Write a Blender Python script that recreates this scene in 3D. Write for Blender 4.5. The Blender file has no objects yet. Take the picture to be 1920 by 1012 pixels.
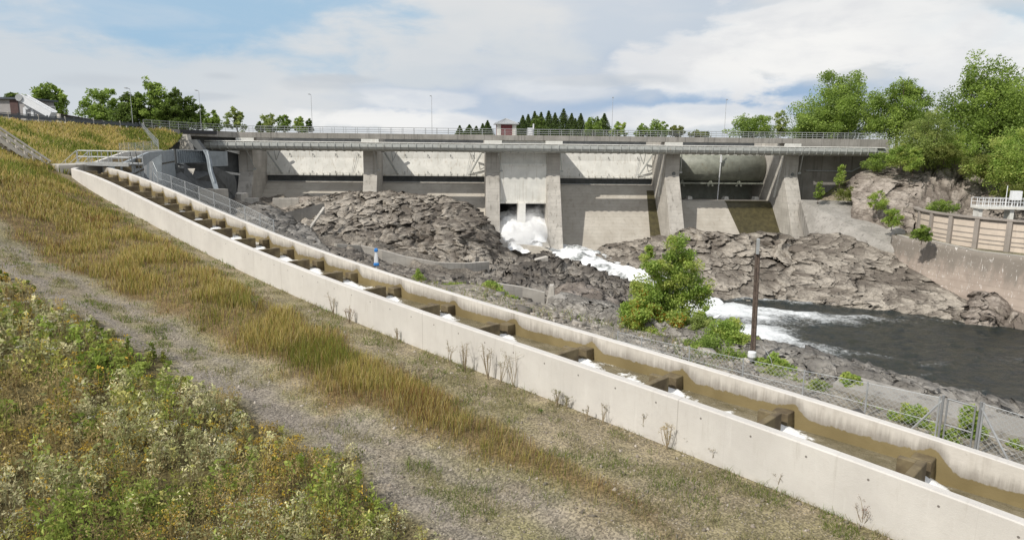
import bpy, math, random
import numpy as np
from mathutils import Matrix, Vector
rnd = random.Random(7)
RS = np.random.RandomState(11)
# ------------------------------------------------------------------ camera
F_, CX_, CY_ = 1300.0, 960.0, 506.0
PITCH, ROLL = math.radians(10.3), math.radians(0.6)
FW = np.array([0, math.cos(PITCH), -math.sin(PITCH)])
_r0 = np.array([1.0, 0, 0]); _u0 = np.cross(_r0, FW)
RT = _r0 * math.cos(ROLL) + _u0 * math.sin(ROLL)
UP = _u0 * math.cos(ROLL) - _r0 * math.sin(ROLL)
scene = bpy.context.scene
cd = bpy.data.cameras.new('camera'); cam = bpy.data.objects.new('camera', cd)
scene.collection.objects.link(cam)
cd.sensor_width = 36; cd.lens = F_ / 1920 * 36; cd.clip_start = 0.1; cd.clip_end = 6000
cam.matrix_world = Matrix(((RT[0], UP[0], -FW[0], 0), (RT[1], UP[1], -FW[1], 0), (RT[2], UP[2], -FW[2], 0), (0, 0, 0, 1)))
scene.camera = cam
# ------------------------------------------------------------------ light
SUN_EL = math.radians(44); SH = (-0.76, -0.65)
sdir = Vector((SH[0] * math.cos(SUN_EL), SH[1] * math.cos(SUN_EL), math.sin(SUN_EL))).normalized()
sl = bpy.data.lights.new('sun', 'SUN'); sl.energy = 3.6; sl.angle = math.radians(0.6); sl.color = (1.0, 0.955, 0.88)
so = bpy.data.objects.new('sun', sl); scene.collection.objects.link(so)
so.rotation_euler = sdir.to_track_quat('Z', 'Y').to_euler()
scene.view_settings.view_transform = 'Standard'; scene.view_settings.look = 'None'
scene.view_settings.exposure = 0.12; scene.view_settings.gamma = 1
scene.cycles.volume_bounces = 6; scene.cycles.transparent_max_bounces = 12
world = bpy.data.worlds.new('World'); scene.world = world; world.use_nodes = True
def build_world():
    nt = world.node_tree; N = nt.nodes; L = nt.links; N.clear()
    out = N.new('ShaderNodeOutputWorld'); bg = N.new('ShaderNodeBackground'); bg.inputs[1].default_value = 0.1
    L.new(bg.outputs[0], out.inputs[0])
    sky = N.new('ShaderNodeTexSky'); sky.sky_type = 'NISHITA'; sky.sun_disc = False
    sky.sun_elevation = SUN_EL; sky.sun_rotation = math.atan2(SH[0], SH[1]); sky.air_density = 1.0; sky.dust_density = 0.6; sky.ozone_density = 1.5
    tc = N.new('ShaderNodeTexCoord'); sep = N.new('ShaderNodeSeparateXYZ'); L.new(tc.outputs['Generated'], sep.inputs[0])
    def m(op, a, b=None, c=None):
        n = N.new('ShaderNodeMath'); n.operation = op
        for i, v in enumerate((a, b, c)):
            if v is None: continue
            if isinstance(v, (int, float)): n.inputs[i].default_value = v
            else: L.new(v, n.inputs[i])
        return n.outputs[0]
    x, y, z = sep.outputs
    az = m('ARCTAN2', x, y)                      # azimuth, 0 = north (+Y)
    hyp = m('SQRT', m('ADD', m('MULTIPLY', x, x), m('MULTIPLY', y, y)))
    el = m('ARCTAN2', z, hyp)
    def vec(a, b, c=0.0):
        n = N.new('ShaderNodeCombineXYZ')
        for i, v in enumerate((a, b, c)):
            if isinstance(v, (int, float)): n.inputs[i].default_value = v
            else: L.new(v, n.inputs[i])
        return n.outputs[0]
    def noise(v, sc, det, rough=0.55, dist=0.0):
        n = N.new('ShaderNodeTexNoise'); n.inputs['Scale'].default_value = sc; n.inputs['Detail'].default_value = det
        n.inputs['Roughness'].default_value = rough; n.inputs['Distortion'].default_value = dist; L.new(v, n.inputs['Vector']); return n.outputs['Fac']
    def ramp(f, a, b):
        n = N.new('ShaderNodeMapRange'); n.interpolation_type = 'SMOOTHSTEP'
        L.new(f, n.inputs[0]); n.inputs[1].default_value = a; n.inputs[2].default_value = b; return n.outputs[0]
    def mix(f, a, b):
        n = N.new('ShaderNodeMix'); n.data_type = 'RGBA'
        if isinstance(f, (int, float)): n.inputs[0].default_value = f
        else: L.new(f, n.inputs[0])
        for i, v in ((6, a), (7, b)):
            if isinstance(v, tuple): n.inputs[i].default_value = (*v, 1)
            else: L.new(v, n.inputs[i])
        return n.outputs[2]
    big = noise(vec(az, m('MULTIPLY', el, 3.2), 2.3), 2.3, 5, 0.5, 0.3)
    fine = noise(vec(az, m('MULTIPLY', el, 2.6), 7.1), 7.5, 7, 0.55, 0.2)
    wisp = noise(vec(az, m('MULTIPLY', el, 4.5), 4.7), 4.0, 6, 0.6, 0.5)
    def blob(a0, e0, ra, re_, wob=0.35, lo=0.35, hi=1.15):          # soft cloud bank / gap at a compass bearing and height
        da = m('MULTIPLY', m('SUBTRACT', az, a0), 1 / ra); de = m('MULTIPLY', m('SUBTRACT', el, e0), 1 / re_)
        d = m('SQRT', m('ADD', m('MULTIPLY', da, da), m('MULTIPLY', de, de)))
        d = m('ADD', d, m('MULTIPLY', m('SUBTRACT', fine, 0.5), 2.4 * wob))
        return m('SUBTRACT', 1.0, ramp(d, lo, hi))
    def A(px, py):
        d = FW + RT * ((px - CX_) / F_) - UP * ((py - CY_) / F_)
        return math.atan2(d[0], d[1]), math.atan2(d[2], math.hypot(d[0], d[1]))
    veil = mix(ramp(big, 0.35, 0.68), (5.75, 6.2, 6.6), (6.85, 6.95, 7.0))
    blue = mix(0.55, (1.7, 3.3, 5.2), sky.outputs[0])
    col = veil
    def over(col, f, k, c):
        return mix(m('MULTIPLY', f, k), col, c)
    a, e = A(370, 20); col = over(col, blob(a, e, 0.26, 0.08, 0.9), 0.8, (2.7, 4.7, 6.6))
    a, e = A(230, 10); col = over(col, blob(a, e, 0.30, 0.05, 0.9), 0.35, (3.4, 5.0, 6.6))
    a, e = A(1240, 40); col = over(col, blob(a, e, 0.20, 0.06, 0.9), 0.45, (3.9, 5.0, 6.4))
    a, e = A(850, 205); col = over(col, blob(a, e, 0.22, 0.035, 0.9), 0.6, (3.9, 4.9, 6.4))
    a, e = A(1180, 165); col = over(col, blob(a, e, 0.30, 0.045, 0.8), 0.55, (4.3, 5.1, 6.3))
    a, e = A(1440, 172); col = over(col, blob(a, e, 0.19, 0.024, 0.7), 0.85, (2.7, 4.1, 6.0))
    a, e = A(1330, 200); col = over(col, blob(a, e, 0.20, 0.018, 0.7), 0.7, (3.0, 4.3, 6.1))
    a, e = A(1890, 50); col = over(col, blob(a, e, 0.12, 0.03, 0.8), 0.6, (3.3, 5.2, 6.8))
    a, e = A(1800, 120); col = over(col, blob(a, e, 0.12, 0.03, 0.8), 0.4, (4.3, 5.3, 6.6))
    # bright cumulus banks
    for px, py, ra, re_, k in ((1480, 95, 0.16, 0.062, 0.95), (1620, 50, 0.16, 0.07, 0.8), (1330, 140, 0.13, 0.035, 0.85), (700, 226, 0.18, 0.022, 0.9),
                               (770, 190, 0.10, 0.018, 0.55), (1290, 222, 0.12, 0.022, 0.8), (1880, 100, 0.12, 0.05, 0.8), (1030, 165, 0.10, 0.02, 0.4)):
        a, e = A(px, py); col = over(col, blob(a, e, ra, re_, 1.0, .62, 1.02), k, mix(ramp(fine, 0.35, 0.6), (7.1, 7.2, 7.35), (8.5, 8.45, 8.3)))
    # small grey shreds
    for px, py, ra, re_ in ((195, 150, 0.06, 0.011), (415, 143, 0.035, 0.007), (590, 157, 0.06, 0.012), (640, 148, 0.05, 0.006), (395, 180, 0.05, 0.006), (1110, 152, 0.12, 0.010)):
        a, e = A(px, py); col = over(col, blob(a, e, ra, re_, 0.8), 0.55, (5.0, 5.4, 5.85))
    col = mix(m('MULTIPLY', ramp(wisp, 0.5, 0.75), 0.25), col, (7.0, 7.0, 7.1))
    # above the part that shows, a broken sky, its clouds brightened to lift shade
    hi = mix(ramp(big, 0.40, 0.58), sky.outputs[0], (9.5, 9.6, 9.7))
    col = mix(ramp(el, 0.26, 0.5), col, hi)
    low = m('SUBTRACT', 1.0, ramp(el, -0.06, 0.0))
    col = mix(low, col, (2.2, 2.3, 2.1))
    L.new(col, bg.inputs[0])
build_world()
# ------------------------------------------------------------------ pixel helpers (bearings read off the photograph)
def ray(x, y): return FW + RT * ((x - CX_) / F_) - UP * ((y - CY_) / F_)
def at(x, y, Y): r = ray(x, y); return r * (Y / r[1])
def atz(x, y, z): r = ray(x, y); return r * (z / r[2])
def proj(p):
    p = np.asarray(p, float); d = p @ FW
    return CX_ + F_ * (p @ RT) / d, CY_ - F_ * (p @ UP) / d
# ------------------------------------------------------------------ noise
def _h(i, j, k, s):
    n = (i * 374761393 + j * 668265263 + k * 2147483647 + s * 974634777) & 0xffffffff
    n = ((n ^ (n >> 13)) * 1274126177) & 0xffffffff
    n = ((n ^ (n >> 16)) * 2246822519) & 0xffffffff
    return ((n ^ (n >> 15)) & 0xffffff) / float(0xffffff)
def vnoise(P, sc=1.0, seed=0):
    P = np.asarray(P, float) * sc
    if P.shape[1] == 2: P = np.c_[P, np.zeros(len(P))]
    I = np.floor(P).astype(np.int64); f = P - I; f = f * f * (3 - 2 * f); r = 0
    for a in (0, 1):
        for b in (0, 1):
            for c in (0, 1):
                w = (f[:, 0] if a else 1 - f[:, 0]) * (f[:, 1] if b else 1 - f[:, 1]) * (f[:, 2] if c else 1 - f[:, 2])
                r = r + w * _h(I[:, 0] + a, I[:, 1] + b, I[:, 2] + c, seed)
    return r
def fbm(P, sc=1.0, oct=4, seed=0, gain=0.5):
    r = 0; a = 1; t = 0
    for o in range(oct): r = r + a * vnoise(P, sc * 2 ** o, seed + o * 17); t += a; a *= gain
    return r / t
def facet(P, sc, seed=0, tilt=0.8):
    """blocky rock relief: every Voronoi cell is a tilted plane of its own"""
    Q = np.asarray(P, float) * sc; I = np.floor(Q).astype(np.int64)
    best = np.full(len(Q), 1e9); sec = best.copy(); val = np.zeros(len(Q))
    for a in (-1, 0, 1):
        for b in (-1, 0, 1):
            for c in (-1, 0, 1):
                i, j, k = I[:, 0] + a, I[:, 1] + b, I[:, 2] + c
                C = np.stack([i + _h(i, j, k, seed + 1), j + _h(i, j, k, seed + 2), k + _h(i, j, k, seed + 3)], 1)
                D = Q - C; d = (D * D).sum(1)
                v = _h(i, j, k, seed + 4) + tilt * ((_h(i, j, k, seed + 5) - .5) * D[:, 0] + (_h(i, j, k, seed + 6) - .5) * D[:, 1] + (_h(i, j, k, seed + 7) - .5) * D[:, 2]) * 2
                m = d < best
                sec = np.where(m, best, np.minimum(sec, d)); val = np.where(m, v, val); best = np.where(m, d, best)
    return val - .5, np.sqrt(sec) - np.sqrt(best)
def sstep(x, a, b):
    t = np.clip((np.asarray(x, float) - a) / (b - a), 0, 1); return t * t * (3 - 2 * t)
# ------------------------------------------------------------------ objects
COL = scene.collection
def tag(o, label=None, cat=None, group=None, kind=None):
    if label: o['label'] = label
    if cat: o['category'] = cat
    if group: o['group'] = group
    if kind: o['kind'] = kind
    return o
def wpos(o):
    p = np.zeros(3)
    while o is not None: p = p + np.array(o.location); o = o.parent
    return p
def empty(name, loc, label=None, cat=None, group=None, kind=None):
    o = bpy.data.objects.new(name, None); o.empty_display_size = .5; o.location = tuple(loc); COL.objects.link(o)
    return tag(o, label, cat, group, kind)
def mesh(name, V, F, mat, parent=None, smooth=False, col=None, attr=None, origin=None):
    V = np.asarray(V, float)
    if parent is not None: org = wpos(parent)
    elif origin is not None: org = np.asarray(origin, float)
    else: org = np.array([V[:, 0].mean(), V[:, 1].mean(), V[:, 2].min()])
    V = V - org
    me = bpy.data.meshes.new(name)
    if isinstance(F, np.ndarray):
        n, k = F.shape
        me.vertices.add(len(V)); me.vertices.foreach_set('co', V.ravel())
        me.loops.add(n * k); me.loops.foreach_set('vertex_index', F.ravel().astype(np.int32))
        me.polygons.add(n); me.polygons.foreach_set('loop_start', (np.arange(n) * k).astype(np.int32))
        try: me.polygons.foreach_set('loop_total', np.full(n, k, np.int32))
        except Exception: pass
        me.update(calc_edges=True)
    else:
        me.from_pydata(V.tolist(), [], [list(map(int, f)) for f in F]); me.update()
    if smooth: me.polygons.foreach_set('use_smooth', np.ones(len(me.polygons), bool))
    if col is not None:
        a = me.color_attributes.new('Col', 'FLOAT_COLOR', 'POINT'); c = np.ones((len(V), 4)); c[:, :3] = col
        a.data.foreach_set('color', c.ravel())
    for k_, v_ in (attr or {}).items():
        a = me.attributes.new(k_, 'FLOAT', 'POINT'); a.data.foreach_set('value', np.asarray(v_, float).ravel())
    me.materials.append(mat)
    o = bpy.data.objects.new(name, me); COL.objects.link(o)
    if parent is not None: o.parent = parent
    else: o.location = tuple(org)
    return o
class MB:
    def __init__(s): s.V = []; s.F = []
    def add(s, V, F):
        b = len(s.V); s.V += [tuple(v) for v in V]; s.F += [[b + i for i in f] for f in F]; return s
    def box(s, c, size, ax=None, ay=None, az=None):
        c = np.asarray(c, float); ax = np.array([1., 0, 0]) if ax is None else np.asarray(ax, float) / np.linalg.norm(ax)
        az = np.array([0, 0, 1.]) if az is None else np.asarray(az, float) / np.linalg.norm(az)
        ay = np.cross(az, ax) if ay is None else np.asarray(ay, float); ay = ay / np.linalg.norm(ay)
        h = np.asarray(size, float) / 2
        V = [c + ax * h[0] * i + ay * h[1] * j + az * h[2] * k for k in (-1, 1) for j in (-1, 1) for i in (-1, 1)]
        return s.add(V, [(0, 2, 3, 1), (4, 5, 7, 6), (0, 1, 5, 4), (2, 6, 7, 3), (0, 4, 6, 2), (1, 3, 7, 5)])
    def bar(s, p, q, w, h=None, up=(0, 0, 1)):
        """rectangular bar from p to q, w across, h in the up direction"""
        p = np.asarray(p, float); q = np.asarray(q, float); h = w if h is None else h
        ax = q - p; Lh = np.linalg.norm(ax); ax = ax / Lh; u = np.asarray(up, float); ay = np.cross(u, ax)
        if np.linalg.norm(ay) < 1e-4: ay = np.array([1., 0, 0])
        ay /= np.linalg.norm(ay); az = np.cross(ax, ay)
        return s.box((p + q) / 2, (Lh, w, h), ax, ay, az)
    def tube(s, p, q, r0, r1=None, n=8, cap=True):
        p = np.asarray(p, float); q = np.asarray(q, float); r1 = r0 if r1 is None else r1
        ax = q - p; ax = ax / np.linalg.norm(ax); u = np.array([0, 0, 1.]) if abs(ax[2]) < .9 else np.array([1., 0, 0])
        a = np.cross(u, ax); a /= np.linalg.norm(a); b = np.cross(ax, a); V = []
        for c, r in ((p, r0), (q, r1)):
            for i in range(n): t = 2 * math.pi * i / n; V.append(c + r * (a * math.cos(t) + b * math.sin(t)))
        Fs = [(i, (i + 1) % n, n + (i + 1) % n, n + i) for i in range(n)]
        if cap: Fs += [tuple(range(n))[::-1], tuple(range(n, 2 * n))]
        return s.add(V, Fs)
    def path(s, pts, r, n=6):
        for i in range(len(pts) - 1): s.tube(pts[i], pts[i + 1], r[i] if hasattr(r, '__len__') else r, r[i + 1] if hasattr(r, '__len__') else r, n)
        return s
    def prism(s, poly, ext):
        n = len(poly); ext = np.asarray(ext, float); A = [np.asarray(p, float) for p in poly]
        return s.add(A + [p + ext for p in A], [tuple(range(n))[::-1], tuple(range(n, 2 * n))] + [(i, (i + 1) % n, n + (i + 1) % n, n + i) for i in range(n)])
    def ribbon(s, rows):
        """rows: list of equal-length point rows -> closed skin around (ring per station)"""
        n = len(rows[0]); V = [p for r in rows for p in r]; Fs = []
        for k in range(len(rows) - 1):
            for i in range(n): Fs.append((k * n + i, k * n + (i + 1) % n, (k + 1) * n + (i + 1) % n, (k + 1) * n + i))
        Fs += [tuple(range(n))[::-1], tuple(range((len(rows) - 1) * n, len(rows) * n))]
        return s.add(V, Fs)
    def build(s, name, mat, parent=None, smooth=False): return mesh(name, s.V, s.F, mat, parent, smooth)
def grid_faces(n, m):
    i = np.arange(n - 1)[:, None] * m + np.arange(m - 1)[None]; i = i.ravel()
    return np.stack([i, i + 1, i + m + 1, i + m], 1)
def bevel(o, w=.03, seg=2):
    b = o.modifiers.new('bevel', 'BEVEL'); b.width = w; b.segments = seg; b.limit_method = 'ANGLE'; b.angle_limit = math.radians(40); return o
# ------------------------------------------------------------------ materials
def new_mat(name):
    m = bpy.data.materials.new(name); m.use_nodes = True; nt = m.node_tree
    return m, nt, nt.nodes, nt.links, nt.nodes['Principled BSDF']
class G:
    """tiny node-graph writer"""
    def __init__(s, name): s.m, s.nt, s.N, s.L, s.b = new_mat(name)
    def inp(s, n, i, v):
        if v is None: return
        if isinstance(v, (int, float)): n.inputs[i].default_value = v
        elif isinstance(v, tuple): n.inputs[i].default_value = (*v, 1) if len(v) == 3 and n.inputs[i].type == 'RGBA' else v
        else: s.L.new(v, n.inputs[i])
    def pos(s, sc=(1, 1, 1), rot=(0, 0, 0), obj=False):
        mp = s.N.new('ShaderNodeMapping'); mp.inputs['Scale'].default_value = sc; mp.inputs['Rotation'].default_value = rot
        if obj: t = s.N.new('ShaderNodeTexCoord'); s.L.new(t.outputs['Object'], mp.inputs[0])
        else: t = s.N.new('ShaderNodeNewGeometry'); s.L.new(t.outputs['Position'], mp.inputs[0])
        return mp.outputs[0]
    def noise(s, v, sc, det=4, rough=.55, dist=0):
        n = s.N.new('ShaderNodeTexNoise'); s.L.new(v, n.inputs['Vector'])
        for k, x in (('Scale', sc), ('Detail', det), ('Roughness', rough), ('Distortion', dist)): n.inputs[k].default_value = x
        return n.outputs['Fac']
    def vor(s, v, sc, feat='F1', out='Distance'):
        n = s.N.new('ShaderNodeTexVoronoi'); n.feature = feat; s.L.new(v, n.inputs['Vector']); n.inputs['Scale'].default_value = sc; return n.outputs[out]
    def ramp(s, f, a, b, c=0.0, d=1.0):
        n = s.N.new('ShaderNodeMapRange'); n.interpolation_type = 'SMOOTHSTEP'
        for i, v in enumerate((f, a, b, c, d)): s.inp(n, i, v)
        return n.outputs[0]
    def mix(s, f, a, b, mode='MIX'):
        n = s.N.new('ShaderNodeMix'); n.data_type = 'RGBA'; n.blend_type = mode
        s.inp(n, 0, f); s.inp(n, 6, a); s.inp(n, 7, b); return n.outputs[2]
    def math(s, op, a, b=None):
        n = s.N.new('ShaderNodeMath'); n.operation = op; s.inp(n, 0, a); s.inp(n, 1, b); return n.outputs[0]
    def attr(s, name, out='Fac'):
        n = s.N.new('ShaderNodeAttribute'); n.attribute_name = name; return n.outputs[out]
    def rand(s): return s.N.new('ShaderNodeObjectInfo').outputs['Random']
    def bump(s, h, strength=.5, dist=.02):
        n = s.N.new('ShaderNodeBump'); s.inp(n, 'Height', h); n.inputs['Strength'].default_value = strength; n.inputs['Distance'].default_value = dist
        s.L.new(n.outputs[0], s.b.inputs['Normal']); return n
    def done(s, col, rough=.85, metal=0, spec=None):
        s.inp(s.b, 'Base Color', col); s.inp(s.b, 'Roughness', rough); s.inp(s.b, 'Metallic', metal)
        if spec is not None: s.inp(s.b, 'Specular IOR Level', spec)
        return s.m
def concrete(name, base, dark, stain=(.1, .09, .075), streak=.5, sc=1.0, boards=0.0, warm=None, blotch=.5):
    g = G(name); p = g.pos()
    big = g.noise(p, .35 * sc, 5, .6); mid = g.noise(p, 2.2 * sc, 6, .65); fine = g.noise(p, 30 * sc, 3, .6)
    c = g.mix(g.ramp(big, .35, .68), dark, base); c = g.mix(g.math('MULTIPLY', g.ramp(mid, .45, .75), blotch), c, tuple(x * .72 for x in base))
    st = g.noise(g.pos((1.6 * sc, 1.6 * sc, .06 * sc)), 1.5, 5, .6)
    c = g.mix(g.math('MULTIPLY', g.ramp(st, .52, .72), streak), c, stain)
    if warm: c = g.mix(g.math('MULTIPLY', g.ramp(g.noise(p, .12 * sc, 3), .4, .65), .6), c, warm)
    c = g.mix(g.math('MULTIPLY', g.ramp(fine, .55, .8), .25), c, tuple(x * .6 for x in base))
    h = g.math('ADD', g.math('MULTIPLY', mid, .6), g.math('MULTIPLY', fine, .35))
    if boards:
        w = g.N.new('ShaderNodeTexWave'); w.wave_type = 'BANDS'; w.bands_direction = 'Z'; g.L.new(p, w.inputs[0]); w.inputs['Scale'].default_value = boards
        w.inputs['Distortion'].default_value = .25; w.inputs['Detail'].default_value = 1
        ln = g.ramp(w.outputs['Fac'], .0, .12); c = g.mix(g.math('MULTIPLY', g.math('SUBTRACT', 1.0, ln), .3), c, tuple(x * .6 for x in base)); h = g.math('ADD', h, g.math('MULTIPLY', ln, .3))
    g.bump(h, .35, .03)
    return g.done(c, .9, 0, .3)
def plain(name, base, rough=.6, metal=0, var=.25, sc=3.0, rust=None):
    g = G(name); p = g.pos(); n = g.noise(p, sc, 5, .6)
    c = g.mix(g.ramp(n, .3, .7), tuple(x * (1 - var) for x in base), base)
    if rust: c = g.mix(g.math('MULTIPLY', g.ramp(g.noise(g.pos((1, 1, .2)), sc * 1.7, 6, .7), .58, .7), .8), c, rust)
    g.bump(g.noise(p, sc * 8, 3), .15, .01); return g.done(c, rough, metal)
def leafmat(name, rough=.6, trans=.35, spec=.25):
    g = G(name); c = g.attr('Col', 'Color'); p = g.pos()
    c = g.mix(.25, c, g.mix(1.0, c, g.mix(g.noise(p, 1.2, 3), (.5, .5, .5), (1.7, 1.6, 1.3)), 'MULTIPLY'))
    g.done(c, rough, 0, spec)
    tr = g.N.new('ShaderNodeBsdfTranslucent'); g.L.new(c, tr.inputs[0]); mx = g.N.new('ShaderNodeMixShader'); mx.inputs[0].default_value = trans
    out = [n for n in g.N if n.type == 'OUTPUT_MATERIAL'][0]
    g.L.new(g.b.outputs[0], mx.inputs[1]); g.L.new(tr.outputs[0], mx.inputs[2]); g.L.new(mx.outputs[0], out.inputs[0]); return g.m
M = {}
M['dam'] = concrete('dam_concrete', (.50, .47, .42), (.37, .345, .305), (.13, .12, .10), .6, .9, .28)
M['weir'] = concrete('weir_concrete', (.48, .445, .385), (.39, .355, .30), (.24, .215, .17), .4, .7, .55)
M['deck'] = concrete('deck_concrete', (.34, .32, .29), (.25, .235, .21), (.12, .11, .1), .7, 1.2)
M['gate'] = concrete('gate_painted', (.76, .745, .69), (.64, .63, .58), (.36, .30, .22), .5, 1.4, 0, None, .25)
M['wet'] = plain('wet_algae_concrete', (.085, .072, .03), .45, 0, .5, 1.5)
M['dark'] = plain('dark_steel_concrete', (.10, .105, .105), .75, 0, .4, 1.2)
M['drum'] = plain('drum_steel', (.26, .27, .22), .55, .0, .3, 1.0, (.16, .13, .08))
M['steel'] = plain('galvanised_steel', (.46, .47, .47), .45, .35, .2, 4)
M['beam'] = plain('painted_beam', (.40, .41, .385), .55, 0, .2, 1.5, (.27, .25, .2))
M['white'] = plain('white_paint', (.74, .75, .76), .5, 0, .08, 3)
M['timber'] = plain('weathered_timber', (.68, .63, .56), .85, 0, .15, 8)
M['brownwood'] = plain('tarred_pole_wood', (.13, .095, .075), .85, 0, .5, 12, (.36, .30, .25))
M['redwood'] = plain('dark_red_paint', (.19, .045, .045), .7, 0, .2, 3)
M['bluegrey'] = plain('blue_grey_cladding', (.27, .30, .32), .5, .1, .25, 1.2)
def mat_ladder():
    g = G('ladder_concrete'); p = g.pos(); t = g.attr('run'); dz = g.attr('depth'); big = g.noise(p, .45, 5, .6); mid = g.noise(p, 3.5, 6, .65); fine = g.noise(p, 40, 3, .6)
    cv = g.N.new('ShaderNodeCombineXYZ'); g.L.new(g.math('MULTIPLY', t, 3.2), cv.inputs[0]); g.L.new(g.math('MULTIPLY', dz, .35), cv.inputs[1]); st = g.noise(cv.outputs[0], 1.6, 5, .65)
    c = g.mix(g.ramp(big, .32, .68), (.53, .505, .47), (.60, .575, .535)); c = g.mix(g.math('MULTIPLY', g.ramp(mid, .5, .75), .22), c, (.44, .41, .37))
    c = g.mix(g.math('MULTIPLY', g.ramp(st, .55, .72), .30), c, (.68, .66, .62)); c = g.mix(g.math('MULTIPLY', g.math('MULTIPLY', g.ramp(st, .30, .45, 1, 0), g.ramp(dz, .0, 1.3, 1, 0)), .45), c, (.36, .33, .28))
    pan = g.math('FRACT', g.math('MULTIPLY', t, .1)); c = g.mix(g.math('MULTIPLY', g.ramp(g.math('ABSOLUTE', g.math('SUBTRACT', pan, .5)), .0, .0022, 1, 0), .55), c, (.25, .22, .19))
    sub_ = g.math('FRACT', g.math('MULTIPLY', t, .4)); c = g.mix(g.math('MULTIPLY', g.ramp(g.math('ABSOLUTE', g.math('SUBTRACT', sub_, .5)), .0, .004, 1, 0), .16), c, (.3, .27, .24))
    u = g.math('MULTIPLY', g.math('SUBTRACT', g.math('FRACT', g.math('MULTIPLY', t, .8)), .5), 1.25); v = g.math('SUBTRACT', g.math('PINGPONG', g.math('SUBTRACT', dz, .27), .78), 0)
    r2 = g.math('SQRT', g.math('ADD', g.math('MULTIPLY', u, u), g.math('MULTIPLY', v, v))); c = g.mix(g.math('MULTIPLY', g.ramp(r2, .018, .032, 1, 0), .85), c, (.10, .085, .07))
    c = g.mix(g.math('MULTIPLY', g.ramp(dz, 1.05, 1.45), g.math('MULTIPLY', g.ramp(mid, .35, .65), .5)), c, (.33, .295, .24)); c = g.mix(g.math('MULTIPLY', g.ramp(fine, .55, .8), .18), c, (.38, .35, .31))
    g.bump(g.math('ADD', g.math('MULTIPLY', mid, .6), g.math('MULTIPLY', fine, .35)), .4, .03); return g.done(c, .9, 0, .3)
M['ladder'] = mat_ladder()
M['asphalt'] = plain('asphalt', (.055, .055, .057), .9, 0, .3, 5)
M['bark'] = plain('bark', (.12, .09, .065), .9, 0, .4, 9)
M['birch'] = plain('birch_bark', (.38, .35, .31), .85, 0, .5, 14)
M['leaf'] = leafmat('foliage', .5, .55, .3)
M['grass'] = leafmat('dry_grass', .7, .5, .15)
def rockmat(name, a, b, c, green=.0, sc=1.0):
    g = G(name); p = g.pos((1, 1, 1)); q = g.pos((1, .55, 1.9), (.35, .5, .2))
    n1 = g.noise(q, .55 * sc, 7, .62, .6); n2 = g.noise(p, 3.2 * sc, 8, .7, .3); dv_ = g.N.new('ShaderNodeTexNoise'); g.L.new(p, dv_.inputs['Vector']); dv_.inputs['Scale'].default_value = .9 * sc; dv_.inputs['Detail'].default_value = 5; qa = g.N.new('ShaderNodeVectorMath'); qa.operation = 'MULTIPLY_ADD'; g.L.new(dv_.outputs['Color'], qa.inputs[0]); qa.inputs[1].default_value = (1.6, 1.6, 1.6); g.L.new(q, qa.inputs[2]); n3 = g.vor(qa.outputs[0], .75 * sc, 'DISTANCE_TO_EDGE')
    tn = g.attr('tone'); mxn = g.math('ADD', g.math('MULTIPLY', n1, .65), g.math('MULTIPLY', tn, .35)); col = g.mix(g.ramp(mxn, .34, .66), a, b); col = g.mix(g.math('MULTIPLY', g.ramp(g.math('ADD', g.math('MULTIPLY', n2, .7), g.math('MULTIPLY', tn, .3)), .45, .72), .9), col, c)
    col = g.mix(g.math('MULTIPLY', g.ramp(g.noise(q, 1.3 * sc, 6, .7), .58, .68), .5), col, tuple(x * .5 for x in a))
    col = g.mix(g.math('MULTIPLY', g.math('SUBTRACT', 1.0, g.ramp(n3, .0, .02)), .3), col, tuple(x * .4 for x in a))
    if green: col = g.mix(g.math('MULTIPLY', g.ramp(g.noise(p, .8, 5), .58, .7), green), col, (.10, .11, .03))
    h = g.math('ADD', g.math('MULTIPLY', n2, 1.0), g.math('MULTIPLY', g.ramp(n3, 0, .06), .35)); g.bump(h, .9, .22)
    return g.done(col, .88, 0, .3)
M['rock'] = rockmat('grey_gneiss', (.145, .124, .102), (.27, .238, .198), (.44, .395, .332))
M['rockdark'] = rockmat('dark_wet_rock', (.10, .087, .073), (.21, .187, .16), (.37, .335, .285))
M['rockpink'] = rockmat('pinkish_rock', (.165, .138, .115), (.28, .24, .203), (.42, .37, .32), .12)
M['rubble'] = rockmat('rubble', (.185, .17, .15), (.31, .288, .255), (.45, .42, .375), 0, 1.6)
def mat_ground(name, gravel):
    g = G(name); c = g.attr('Col', 'Color'); p = g.pos()
    n = g.noise(p, 1.1, 5, .7); v = g.vor(p, 26 if gravel else 9, 'F1', 'Color'); bw = g.N.new('ShaderNodeRGBToBW'); g.L.new(v, bw.inputs[0])
    f = g.noise(p, 55, 3, .7)
    c = g.mix(1.0, c, g.mix(g.ramp(bw.outputs[0], .1, .95), (.55, .545, .52), (1.42, 1.39, 1.30)), 'MULTIPLY')
    c = g.mix(1.0, c, g.mix(g.ramp(n, .3, .7), (.78, .77, .74), (1.2, 1.18, 1.15)), 'MULTIPLY')
    c = g.mix(g.math('MULTIPLY', g.ramp(f, .6, .75), .5), c, (.10, .085, .065))
    g.bump(g.math('ADD', g.math('MULTIPLY', bw.outputs[0], .6), g.math('MULTIPLY', f, .5)), .8, .03); return g.done(c, .95, 0, .2)
M['ground'] = mat_ground('gravel_and_soil', True)
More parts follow.
